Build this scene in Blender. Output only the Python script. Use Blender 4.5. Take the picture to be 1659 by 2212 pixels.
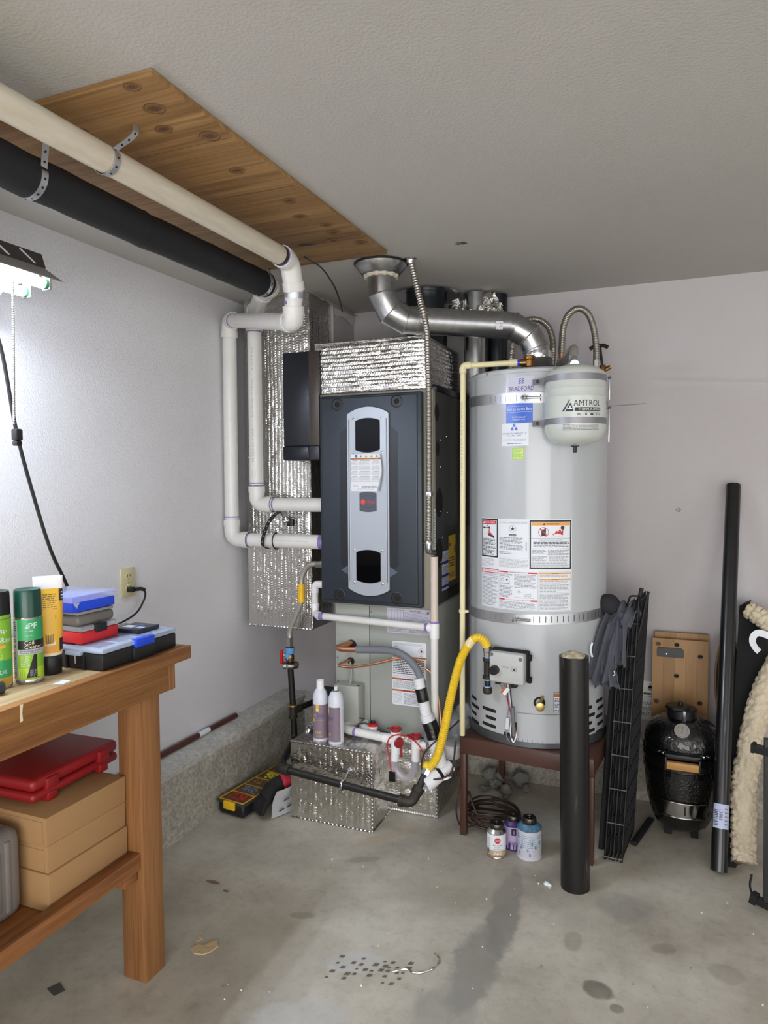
import bpy, bmesh, math, random
from mathutils import Vector, Matrix, noise
random.seed(7)
S = bpy.context.scene
for o in list(bpy.data.objects): bpy.data.objects.remove(o)
C = bpy.context.collection

# ------------------------------------------------------------------ camera, world, lights, exposure
TH, PI_, RO = math.radians(22.4), math.radians(-2.8), math.radians(0.4)
fw = Vector((-math.sin(TH)*math.cos(PI_), math.cos(TH)*math.cos(PI_), math.sin(PI_)))
rt0 = fw.cross(Vector((0,0,1))).normalized(); up0 = rt0.cross(fw)
rt = rt0*math.cos(RO) - up0*math.sin(RO); up = rt.cross(fw)
cam = bpy.data.cameras.new('camera'); cam.sensor_fit = 'VERTICAL'; cam.sensor_height = 36; cam.sensor_width = 27
cam.lens = 1536/2212*36; cam.clip_start = .02
co = bpy.data.objects.new('camera', cam); C.objects.link(co)
co.matrix_world = Matrix(((rt.x,up.x,-fw.x,0),(rt.y,up.y,-fw.y,0),(rt.z,up.z,-fw.z,1.54),(0,0,0,1)))
S.camera = co
S.view_settings.view_transform = 'Standard'; S.view_settings.look = 'None'
S.view_settings.gamma = 1; S.view_settings.use_curve_mapping = False
S.view_settings.exposure = 0.9
w = bpy.data.worlds.new('sky'); S.world = w; w.use_nodes = True
w.node_tree.nodes['Background'].inputs[0].default_value = (.86,.93,1,1)
w.node_tree.nodes['Background'].inputs[1].default_value = 0.5
def area(name, loc, rot, sx, sy, power, col):
    l = bpy.data.lights.new(name,'AREA'); l.shape='RECTANGLE'; l.size=sx; l.size_y=sy; l.energy=power; l.color=col
    o = bpy.data.objects.new(name,l); C.objects.link(o); o.location=loc; o.rotation_euler=rot; return o
# daylight through the open garage door behind the camera (light heads +y, a little downward)
area('garage_door_daylight', (.9,-2.95,1.15), (math.radians(90),0,0), 4.4, 2.1, 88, (1,.985,.968))
# unseen fill from the right, added to brighten the left wall and heater
area('right_fill_light', (3.47,-.2,1.1), (math.radians(90),0,math.radians(90)), 3.2, 2.0, 16, (1,.985,.97))
# unseen fill light under the ceiling behind the camera, added for ambient
area('ceiling_fill_light', (.9,-.9,2.36), (0,0,0), 1.2, .3, 5, (1,.94,.87))

# ------------------------------------------------------------------ materials
def lin(c):
    return tuple((v/12.92 if v<=.04045 else ((v+.055)/1.055)**2.4) for v in c)
def hx(s): return tuple(int(s[i:i+2],16)/255 for i in (0,2,4))
MATS = {}
def mat(name, col, rough=.5, metal=0, bump=None, var=None, trans=0, alpha=1, emit=0, coat=0, spec=.5, stretch=(1,1,1), kind=None):
    """col: sRGB hex. bump=(scale,strength[,detail]) noise bump; var=(scale,other hex,contrast) colour noise."""
    if name in MATS: return MATS[name]
    m = bpy.data.materials.new(name); m.use_nodes = True; nt = m.node_tree; N = nt.nodes; L = nt.links
    b = N['Principled BSDF']; c = lin(hx(col))+(1,)
    b.inputs['Base Color'].default_value = c; b.inputs['Roughness'].default_value = rough; b.inputs['Metallic'].default_value = metal
    b.inputs['Transmission Weight'].default_value = trans; b.inputs['Alpha'].default_value = alpha
    b.inputs['Coat Weight'].default_value = coat; b.inputs['Specular IOR Level'].default_value = spec
    if emit:
        b.inputs['Emission Color'].default_value = c; b.inputs['Emission Strength'].default_value = emit
    if bump or var:
        tc = N.new('ShaderNodeTexCoord'); mp = N.new('ShaderNodeMapping'); mp.inputs['Scale'].default_value = stretch
        L.new(tc.outputs['Object'], mp.inputs[0])
    if var:
        n = N.new('ShaderNodeTexNoise'); n.inputs['Scale'].default_value = var[0]; n.inputs['Detail'].default_value = 6; n.inputs['Roughness'].default_value=.6
        r = N.new('ShaderNodeValToRGB'); k = var[2] if len(var)>2 else .25
        ce_=var[3] if len(var)>3 else .5
        r.color_ramp.elements[0].position = ce_-k; r.color_ramp.elements[1].position = ce_+k
        r.color_ramp.elements[0].color = c; r.color_ramp.elements[1].color = lin(hx(var[1]))+(1,)
        L.new(mp.outputs[0], n.inputs['Vector']); L.new(n.outputs['Fac'], r.inputs[0]); L.new(r.outputs[0], b.inputs['Base Color'])
    if bump:
        n = N.new('ShaderNodeTexNoise'); n.inputs['Scale'].default_value = bump[0]; n.inputs['Detail'].default_value = bump[2] if len(bump)>2 else 3
        bp = N.new('ShaderNodeBump'); bp.inputs['Strength'].default_value = bump[1]; bp.inputs['Distance'].default_value = .004
        L.new(mp.outputs[0], n.inputs['Vector']); L.new(n.outputs['Fac'], bp.inputs['Height']); L.new(bp.outputs[0], b.inputs['Normal'])
    MATS[name] = m; return m
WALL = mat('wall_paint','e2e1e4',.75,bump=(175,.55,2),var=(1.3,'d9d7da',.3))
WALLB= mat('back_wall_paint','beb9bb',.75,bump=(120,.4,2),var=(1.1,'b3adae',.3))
CEIL = mat('ceiling_paint','b9b6b1',.85,bump=(130,.35,2),var=(.9,'b0ada7',.3))
PAINT= mat('patch_paint','d8d6d6',.7,bump=(90,.2))
MUD  = mat('joint_mud','c9c5c1',.85,bump=(40,.5))
WHITE= mat('white_plastic','e9e8ea',.35)
PVC  = mat('pvc','e2e1df',.32,var=(14,'d6d4d0',.35))
PVCO = mat('pvc_old','d6cfc0',.38,var=(9,'c2b7a2',.3),stretch=(6,1,6))
PVCB = mat('pvc_tan','cbbcb0',.4)
CPVC = mat('cpvc','ddd3a8',.4)
PURP = mat('purple_primer','6b4a96',.5,var=(60,'a08cc4',.3))
INK  = mat('ink','3a3a3e',.7); INKG = mat('ink_grey','85868c',.7); INKL=mat('ink_light','b4b5ba',.7)
BLK  = mat('black_plastic','151517',.45); BLKM = mat('black_matte','101011',.8); BLKG=mat('black_gloss','0c0c0e',.15,coat=.4)
FOAM = mat('black_foam','17181c',.75,bump=(160,.3))
RED  = mat('red_plastic','c32025',.4); REDD=mat('red_case','8f161c',.45,bump=(200,.15)); REDK=mat('dark_red','8e1c26',.4)
BLUE = mat('blue_plastic','1d45d2',.35); YEL=mat('yellow_plastic','e8b51c',.4)
GALV = mat('galvanised','bcbdbe',.3,1,var=(35,'a2a3a5',.25)); STEEL=mat('steel','c4c4c4',.25,1)
FLEXM= mat('flex_steel','a59f96',.35,.9); ZINC=mat('zinc_strap','c2c4c8',.38,.85)
DARKM= mat('dark_sheet','3a3d40',.3,.9)
FOIL = mat('foil','dcdad6',.17,1,bump=(150,.45,3))
FOILD= mat('foil_tape','c9cacc',.18,1,bump=(60,.5,4))
COP  = mat('copper','d09472',.32,.9); BRASS=mat('brass','c0a468',.36,.9); BRONZE=mat('bronze','8f6a3e',.35,1)
IRON = mat('black_iron','24211f',.45,.3,bump=(150,.2)); IRONF=mat('iron_fitting','35302b',.5,.4,bump=(200,.4))
GASK = mat('insulation_grey','6f737b',.7)
CHAR = mat('charcoal_paint','2f363f',.36,.25,bump=(900,.1)); CHARD=mat('charcoal_dark','1c2129',.4,.2)
SILV = mat('silver_panel','acb2bb',.4,.3); GLASSD=mat('dark_glass','07070a',.05,spec=.07)
CABG = mat('cabinet_grey','9b9e97',.45); CABD=mat('cabinet_side_shade','41413d',.5); BEIGE=mat('furnace_beige','8d887a',.5)
HEAT = mat('heater_grey','b2b5b8',.3,coat=.3); HEATD=mat('heater_dark','8d9090',.4)
TANKM= mat('tank_white','c3c8c2',.25,coat=.4)
BROWN= mat('brown_steel','4b3027',.4); WIREB=mat('brown_wire','35241d',.45)
PAPER= mat('paper','dfe2e8',.6); PAPERL=mat('paper_lilac','c7c4d4',.6)
ORNG = mat('orange_print','b4622f',.6); AMBR=mat('amber_print','e0a152',.6); REDP=mat('red_print','c8343c',.6)
BLUEP= mat('blue_print','2f5fc4',.3); NAVY=mat('navy_print','25357c',.5); YGRN=mat('green_sticker','cfdc8c',.6)
YELP = mat('yellow_print','d8b43a',.6); GRNP=mat('green_print','2f9c5c',.35); LIME=mat('lime_print','7fb82f',.35); DGRN=mat('dark_green_cap','0f3f33',.3)
PURC = mat('purple_can','80707f',.35); CANW=mat('can_white','d5d8e2',.3)
CREAM= mat('cream','e9dcbc',.45); OUTL=mat('outlet_cream','cdc49a',.4)
CARD = mat('cardboard','a9845a',.8,var=(3,'9f7a50',.3)); CARDD=mat('cardboard_edge','7c5d3c',.8)
GRAYP= mat('grey_plastic','6c6b6d',.5,bump=(250,.25)); GRAYD=mat('grey_case','6a6762',.45)
CLEAR= mat('clear_plastic','dfe6f2',.18,trans=.55,alpha=.75); FROST=mat('frosted_lid','c2d0e8',.35,trans=.25,alpha=.85)
CLRT = mat('clear_tube','cfcbd8',.12,trans=.5,alpha=.6); BAGM=mat('clear_bag','b9c0c8',.15,trans=.4,alpha=.45,bump=(40,1,4))
GRILL= mat('grill_ceramic','0b0b0b',.18,coat=.6,bump=(130,1,4)); CHROME=mat('chrome','cfcfcf',.12,1)
TUBEE= mat('lamp_tube','e2efff',.3,emit=47); LAMPG=mat('lamp_green','2f7d4a',.4); LAMPR=mat('lamp_reflector','d9dadb',.4); LAMPB=mat('lamp_back','3c3836',.6)
BAMB = mat('bamboo','a97f4c',.5,var=(2.2,'8f6638',.35),stretch=(14,14,.6)); HANDW=mat('grill_handle','b98a4c',.5,var=(4,'a37338',.3),stretch=(2,30,30))
FLEE = mat('fleece','d9ccb4',.95,bump=(160,1,5),var=(40,'c8b89c',.3)); CLOTH=mat('jacket_grey','4a4c55',.85,bump=(60,.35)); CLOTHD=mat('jacket_dark','232328',.9)
GLOVB= mat('glove_black','121214',.85,bump=(200,.4)); GLOVR=mat('glove_red','b8263a',.7)
ABSP = mat('abs_black','121111',.38,var=(34,'4f4941',.06,.68),bump=(60,.2),stretch=(1,1,.13)); CONC=mat('concrete_plug','cfc5a8',.95,bump=(140,1,5),var=(60,'8d836a',.25))
YCSST= mat('yellow_csst','e6c22e',.4); WFOAM=mat('white_foam','dedee2',.55); TAPE=mat('black_tape','0e0e10',.3,bump=(70,.5))
RUST = mat('rusty_rod','5e2f24',.6,var=(30,'3c2019',.3)); RUBB=mat('rubble','77746e',.95,bump=(80,1,5))
KNOT = mat('knot','6b4a2b',.7); KNOTC=mat('knot_core','4d3a2a',.7)

def wood(name, base, dark, axis, scale=30, wav=5, rough=.6):
    """grain running along axis (0,1,2) in object space"""
    m = bpy.data.materials.new(name); m.use_nodes=True; nt=m.node_tree; N=nt.nodes; L=nt.links; b=N['Principled BSDF']
    tc=N.new('ShaderNodeTexCoord'); mp=N.new('ShaderNodeMapping'); s=[scale]*3; s[axis]=scale*.06
    mp.inputs['Scale'].default_value=s; L.new(tc.outputs['Object'],mp.inputs[0])
    n=N.new('ShaderNodeTexNoise'); n.inputs['Scale'].default_value=1; n.inputs['Detail'].default_value=5; n.inputs['Distortion'].default_value=wav*.2
    L.new(mp.outputs[0],n.inputs['Vector'])
    r=N.new('ShaderNodeValToRGB'); r.color_ramp.elements[0].position=.3; r.color_ramp.elements[1].position=.72
    r.color_ramp.elements[0].color=lin(hx(dark))+(1,); r.color_ramp.elements[1].color=lin(hx(base))+(1,)
    L.new(n.outputs['Fac'],r.inputs[0]); b.inputs['Roughness'].default_value=rough
    mp2=N.new('ShaderNodeMapping'); s2=[scale*9]*3; s2[axis]=scale*.16; mp2.inputs['Scale'].default_value=s2; L.new(tc.outputs['Object'],mp2.inputs[0])
    n2=N.new('ShaderNodeTexNoise'); n2.inputs['Scale'].default_value=1; n2.inputs['Detail'].default_value=3; L.new(mp2.outputs[0],n2.inputs['Vector'])
    r2=N.new('ShaderNodeValToRGB'); r2.color_ramp.elements[0].position=.36; r2.color_ramp.elements[1].position=.58; r2.color_ramp.elements[0].color=(.60,.52,.44,1); r2.color_ramp.elements[1].color=(1,1,1,1)
    L.new(n2.outputs['Fac'],r2.inputs[0]); mx=N.new('ShaderNodeMix'); mx.data_type='RGBA'; mx.blend_type='MULTIPLY'; mx.inputs[0].default_value=.55
    L.new(r.outputs[0],mx.inputs[6]); L.new(r2.outputs[0],mx.inputs[7]); L.new(mx.outputs[2],b.inputs['Base Color'])
    bp=N.new('ShaderNodeBump'); bp.inputs['Strength'].default_value=.25; bp.inputs['Distance'].default_value=.002
    L.new(n.outputs['Fac'],bp.inputs['Height']); L.new(bp.outputs[0],b.inputs['Normal'])
    return m
PLY  = wood('plywood','a98455','78572f',0,13,9)
BENY = wood('bench_wood_long','a67540','7f4f27',1,38,2); BENZ=wood('bench_wood_up','a07043','7e532c',2,26,2); BENT=wood('bench_top','d8c29a','94784e',1,16,4)
BEND = wood('bench_rail','a8703f','7a4a28',1,40,2)

def floor_mat():
    m=bpy.data.materials.new('concrete_floor'); m.use_nodes=True; nt=m.node_tree; N=nt.nodes; L=nt.links; b=N['Principled BSDF']
    tc=N.new('ShaderNodeTexCoord')
    def nz(sc,det,rgh=.6):
        n=N.new('ShaderNodeTexNoise'); n.inputs['Scale'].default_value=sc; n.inputs['Detail'].default_value=det; n.inputs['Roughness'].default_value=rgh
        L.new(tc.outputs['Object'],n.inputs['Vector']); return n
    n1=nz(1.7,7,.65); r1=N.new('ShaderNodeValToRGB'); E1=r1.color_ramp.elements
    E1[0].position=.36; E1[0].color=lin(hx('a29b8d'))+(1,); E1[1].position=.62; E1[1].color=lin(hx('cbc6b8'))+(1,)
    L.new(n1.outputs['Fac'],r1.inputs[0])
    n2=nz(26,6,.75); r2=N.new('ShaderNodeValToRGB'); E2=r2.color_ramp.elements
    E2[0].position=.28; E2[0].color=(.62,.6,.56,1); E2[1].position=.5; E2[1].color=(1,1,1,1)
    L.new(n2.outputs['Fac'],r2.inputs[0])
    mx=N.new('ShaderNodeMix'); mx.data_type='RGBA'; mx.blend_type='MULTIPLY'; mx.inputs[0].default_value=.55
    L.new(r1.outputs[0],mx.inputs[6]); L.new(r2.outputs[0],mx.inputs[7])
    last=mx.outputs[2]
    # stains and broad brown patches: (x,y,rx,ry,rot,colour,strength)
    st=[(-.545,2.42,.055,.30,.10,'86837d',.8),(-.57,2.12,.075,.22,.05,'86837d',.75),(-.60,1.85,.10,.20,-.1,'8f8c86',.55),(-.2,2.145,.045,.04,0,'6f685f',.85),(-.14,2.09,.02,.02,0,'5f584f',.7),
        (-.16,2.60,.09,.09,0,'8d8a86',.45),(-.93,1.99,.10,.05,.4,'c9cbcc',.55),(-.98,1.70,.16,.10,.5,'c4c6c8',.35),(-1.62,2.19,.03,.012,0,'6a4a3c',.8),(-1.54,2.16,.014,.008,0,'6a4a3c',.8),
        (-1.13,2.76,.16,.035,.9,'b9a283',.45),(-.02,2.42,.04,.03,.6,'7b6c5a',.4),(.16,2.36,.05,.05,0,'80786a',.35),(-1.2,2.14,.05,.02,.3,'8d8474',.5),(-1.15,2.55,.07,.02,.5,'8d8474',.5),(-.75,2.5,.3,.12,.4,'a59e8e',.35),(-.1,1.95,.35,.2,.2,'a69f90',.35),(-1.25,1.9,.3,.2,.2,'a0988a',.3),(-.3,2.35,.03,.05,0,'7f7663',.4)]
    for (x,y,rx,ry,ro,col,k) in st:
        mp=N.new('ShaderNodeMapping'); mp.vector_type='TEXTURE'; mp.inputs['Location'].default_value=(x,y,0); mp.inputs['Rotation'].default_value=(0,0,ro); mp.inputs['Scale'].default_value=(rx,ry,1)
        L.new(tc.outputs['Object'],mp.inputs[0])
        ad=N.new('ShaderNodeMixRGB'); ad.blend_type='ADD'; ad.inputs[0].default_value=1
        nn=nz(9,5); sub=N.new('ShaderNodeVectorMath'); sub.operation='SUBTRACT'; sub.inputs[1].default_value=(.5,.5,.5)
        L.new(nn.outputs['Color'],sub.inputs[0]); sc=N.new('ShaderNodeVectorMath'); sc.operation='SCALE'; sc.inputs['Scale'].default_value=1.3
        L.new(sub.outputs[0],sc.inputs[0]); av=N.new('ShaderNodeVectorMath'); L.new(mp.outputs[0],av.inputs[0]); L.new(sc.outputs[0],av.inputs[1])
        N.remove(ad)
        ml=N.new('ShaderNodeVectorMath'); ml.operation='MULTIPLY'; ml.inputs[1].default_value=(1,1,0); L.new(av.outputs[0],ml.inputs[0])
        ln=N.new('ShaderNodeVectorMath'); ln.operation='LENGTH'; L.new(ml.outputs[0],ln.inputs[0])
        mr=N.new('ShaderNodeMapRange'); mr.interpolation_type='SMOOTHSTEP'; mr.inputs[1].default_value=1.15; mr.inputs[2].default_value=.75; mr.inputs[3].default_value=0; mr.inputs[4].default_value=k
        L.new(ln.outputs['Value'],mr.inputs[0])
        m2=N.new('ShaderNodeMix'); m2.data_type='RGBA'; L.new(mr.outputs[0],m2.inputs[0]); L.new(last,m2.inputs[6]); m2.inputs[7].default_value=lin(hx(col))+(1,)
        last=m2.outputs[2]
    L.new(last,b.inputs['Base Color'])
    r3=N.new('ShaderNodeMapRange'); r3.inputs[3].default_value=.42; r3.inputs[4].default_value=.75; L.new(n1.outputs['Fac'],r3.inputs[0]); L.new(r3.outputs[0],b.inputs['Roughness'])
    bp=N.new('ShaderNodeBump'); bp.inputs['Strength'].default_value=.12; bp.inputs['Distance'].default_value=.003; L.new(n2.outputs['Fac'],bp.inputs['Height']); L.new(bp.outputs[0],b.inputs['Normal'])
    return m
FLOOR=floor_mat()
CURB = mat('curb_concrete','bcb8ae',.95,bump=(150,1,6),var=(70,'8a8376',.2)); CURBT=mat('curb_top','cfccc4',.95,bump=(120,1,6),var=(50,'9d9a92',.25))

# ------------------------------------------------------------------ mesh builder
WL = {}            # world base of every object
def V(*a): return Vector(a if len(a)>1 else a[0])
def basis(d):
    d=Vector(d).normalized(); a=Vector((0,0,1)) if abs(d.z)<.9 else Vector((0,1,0))
    u=d.cross(a).normalized(); return u, u.cross(d).normalized(), d   # u x v = -d ; fine for rings
def spline(pts, n=8):
    P=[Vector(p) for p in pts]
    if len(P)<3: return P
    P=[2*P[0]-P[1]]+P+[2*P[-1]-P[-2]]; out=[]
    for i in range(1,len(P)-2):
        a,b,c,d=P[i-1:i+3]
        for k in range(n):
            t=k/n; out.append(.5*((2*b)+(c-a)*t+(2*a-5*b+4*c-d)*t*t+(3*b-a-3*c+d)*t*t*t))
    out.append(P[-2]); return out
def bend(pts, r=.06, n=6):
    """polyline with rounded corners of radius r"""
    P=[Vector(p) for p in pts]; out=[P[0]]
    for i in range(1,len(P)-1):
        a=(P[i-1]-P[i]); b=(P[i+1]-P[i]); rr=min(r,a.length*.49,b.length*.49)
        p0=P[i]+a.normalized()*rr; p1=P[i]+b.normalized()*rr
        for k in range(n+1):
            t=k/n; out.append(p0*(1-t)**2+P[i]*2*t*(1-t)+p1*t*t)
    out.append(P[-1]); return out
class MB:
    def __init__(s): s.bm=bmesh.new(); s.mats=[]
    def mi(s,m):
        if m not in s.mats: s.mats.append(m)
        return s.mats.index(m)
    def poly(s,pts,m):
        f=s.bm.faces.new([s.bm.verts.new(p) for p in pts]); f.material_index=s.mi(m); return f
    def box(s,a,b,m,bev=0,seg=2,M=None):
        """axis box from corner a to corner b; M optional matrix applied"""
        a,b=Vector(a),Vector(b); lo=Vector(map(min,a,b)); hi=Vector(map(max,a,b))
        r=bmesh.ops.create_cube(s.bm,size=1); vs=r['verts']; c=(lo+hi)/2; d=hi-lo
        for v in vs: v.co=Vector((v.co.x*d.x+c.x,v.co.y*d.y+c.y,v.co.z*d.z+c.z))
        fs={f for v in vs for f in v.link_faces}; i=s.mi(m)
        for f in fs: f.material_index=i
        if bev>0:
            es={e for v in vs for e in v.link_edges}
            r=bmesh.ops.bevel(s.bm,geom=list(es),offset=min(bev,min(d)*.45),segments=seg,affect='EDGES',profile=.5)
            fs=[f for f in fs if f.is_valid]+r['faces']
            for f in fs: f.material_index=i
            vs=list({v for f in fs for v in f.verts})
        if M is not None:
            for v in vs: v.co=M@v.co
        return vs
    def ring(s,c,u,v,r,seg,r2=None):
        r2=r if r2 is None else r2
        return [s.bm.verts.new(c+u*(r*math.cos(2*math.pi*k/seg))+v*(r2*math.sin(2*math.pi*k/seg))) for k in range(seg)]
    def skin(s,rings,m,cap0=True,cap1=True):
        i=s.mi(m); fs=[]
        for A,B in zip(rings,rings[1:]):
            n=len(A)
            for k in range(n):
                fs.append(s.bm.faces.new((A[k],A[(k+1)%n],B[(k+1)%n],B[k])))
        if cap0: fs.append(s.bm.faces.new(list(reversed(rings[0]))))
        if cap1: fs.append(s.bm.faces.new(rings[-1]))
        for f in fs: f.material_index=i
        return fs
    def cyl(s,p0,p1,r,m,r1=None,seg=20,caps=True):
        p0,p1=Vector(p0),Vector(p1); u,v,d=basis(p1-p0); r1=r if r1 is None else r1
        s.skin([s.ring(p0,u,v,r,seg),s.ring(p1,u,v,r1,seg)],m,caps,caps)
    def lathe(s,prof,m,o=(0,0,0),ax=(0,0,1),seg=32,cap0=True,cap1=True):
        """prof: [(radius,height)], optional material per segment via m list"""
        o=Vector(o); u,v,d=basis(ax)
        rings=[s.ring(o+d*h,u,v,max(r,1e-4),seg) for r,h in prof]
        if isinstance(m,list):
            for k in range(len(rings)-1): s.skin(rings[k:k+2],m[k],cap0 and k==0,cap1 and k==len(rings)-2)
        else: s.skin(rings,m,cap0,cap1)
    def tube(s,path,r,m,seg=12,caps=True,rf=None,flat=None):
        """sweep along path; rf(i,n) radius factor; flat=(ru,rv) elliptical"""
        P=[Vector(p) for p in path]; n=len(P); T=[]
        for i in range(n):
            t=(P[min(i+1,n-1)]-P[max(i-1,0)]); T.append(t.normalized() if t.length>1e-9 else Vector((0,0,1)))
        u,v,_=basis(T[0]); rings=[]
        for i in range(n):
            u=(u-T[i]*u.dot(T[i])).normalized(); v=T[i].cross(u)
            k=rf(i,n) if rf else 1
            if flat: rings.append(s.ring(P[i],u,v,flat[0]*k,seg,flat[1]*k))
            else: rings.append(s.ring(P[i],u,v,r*k,seg))
        s.skin(rings,m,caps,caps)
    def corr(s,path,r,m,pitch=.008,amp=.12,seg=12):
        """corrugated tube"""
        P=[Vector(p) for p in path]; out=[]; acc=0; nxt=0; step=pitch/4
        for a,b in zip(P,P[1:]):
            L=(b-a).length
            while nxt<=acc+L+1e-9:
                out.append(a.lerp(b,(nxt-acc)/L if L else 0)); nxt+=step
            acc+=L
        s.tube(out,r,m,seg,True,lambda i,n:1+amp*(math.sin(i*math.pi/2+.4)))
    def prism(s,pts,ext,m):
        """planar polygon pts extruded by vector ext"""
        P=[Vector(p) for p in pts]; e=Vector(ext); A=[s.bm.verts.new(p) for p in P]; B=[s.bm.verts.new(p+e) for p in P]
        i=s.mi(m); n=len(A); fs=[s.bm.faces.new(list(reversed(A))),s.bm.faces.new(B)]
        for k in range(n): fs.append(s.bm.faces.new((A[k],A[(k+1)%n],B[(k+1)%n],B[k])))
        for f in fs: f.material_index=i
    def grid(s,o,U,Vv,nu,nv,m,disp=None):
        """grid spanning o..o+U..o+V; disp(a,b,p)->offset vector"""
        o,U,Vv=Vector(o),Vector(U),Vector(Vv); G=[]
        for j in range(nv+1):
            row=[]
            for i in range(nu+1):
                a,b=i/nu,j/nv; p=o+U*a+Vv*b
                if disp: p=p+disp(a,b,p)
                row.append(s.bm.verts.new(p))
            G.append(row)
        k=s.mi(m)
        for j in range(nv):
            for i in range(nu):
                f=s.bm.faces.new((G[j][i],G[j][i+1],G[j+1][i+1],G[j+1][i])); f.material_index=k
    def ball(s,c,r,m,seg=16,sc=(1,1,1)):
        ve=bmesh.ops.create_uvsphere(s.bm,u_segments=seg,v_segments=max(6,seg//2),radius=r)['verts']; i=s.mi(m)
        for v in ve: v.co=Vector((v.co.x*sc[0],v.co.y*sc[1],v.co.z*sc[2]))+Vector(c)
        for f in {f for v in ve for f in v.link_faces}: f.material_index=i
    def rock(s,c,r,m,seed=0,sub=2):
        ve=bmesh.ops.create_icosphere(s.bm,subdivisions=sub,radius=r)['verts']; i=s.mi(m)
        for v in ve:
            n=noise.noise(v.co*(1.6/r)+Vector((seed*3.1,seed,0)))
            v.co=v.co*(1+.45*n)+Vector(c)
        for f in {f for v in ve for f in v.link_faces}: f.material_index=i
    def build(s,name,parent=None,base=None,ang=35,smooth=True,fix=True,**props):
        if fix: bmesh.ops.recalc_face_normals(s.bm,faces=s.bm.faces)
        if base is None:
            if parent is not None: base=WL[parent.name]
            else:
                xs=[v.co for v in s.bm.verts]; lo=[min(p[k] for p in xs) for k in range(3)]; hi=[max(p[k] for p in xs) for k in range(3)]
                base=Vector(((lo[0]+hi[0])/2,(lo[1]+hi[1])/2,lo[2]))
        base=Vector(base)
        for v in s.bm.verts: v.co-=base
        me=bpy.data.meshes.new(name); s.bm.to_mesh(me); s.bm.free()
        for m in s.mats: me.materials.append(m)
        if smooth:
            me.shade_smooth(); me.set_sharp_from_angle(angle=math.radians(ang))
        o=bpy.data.objects.new(name,me); C.objects.link(o)
        if parent is not None: o.parent=parent; o.location=base-WL[parent.name]
        else: o.location=base
        WL[o.name]=base
        for k,v in props.items(): o[k]=v
        return o
def thing(name,base,label,cat,group=None):
    o=bpy.data.objects.new(name,None); C.objects.link(o); o.location=base; WL[o.name]=Vector(base); o.empty_display_size=.05
    o['label']=label; o['category']=cat
    if group: o['group']=group
    return o
def tag(o,label,cat,group=None):
    o['label']=label; o['category']=cat
    if group: o['group']=group
    return o
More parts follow.
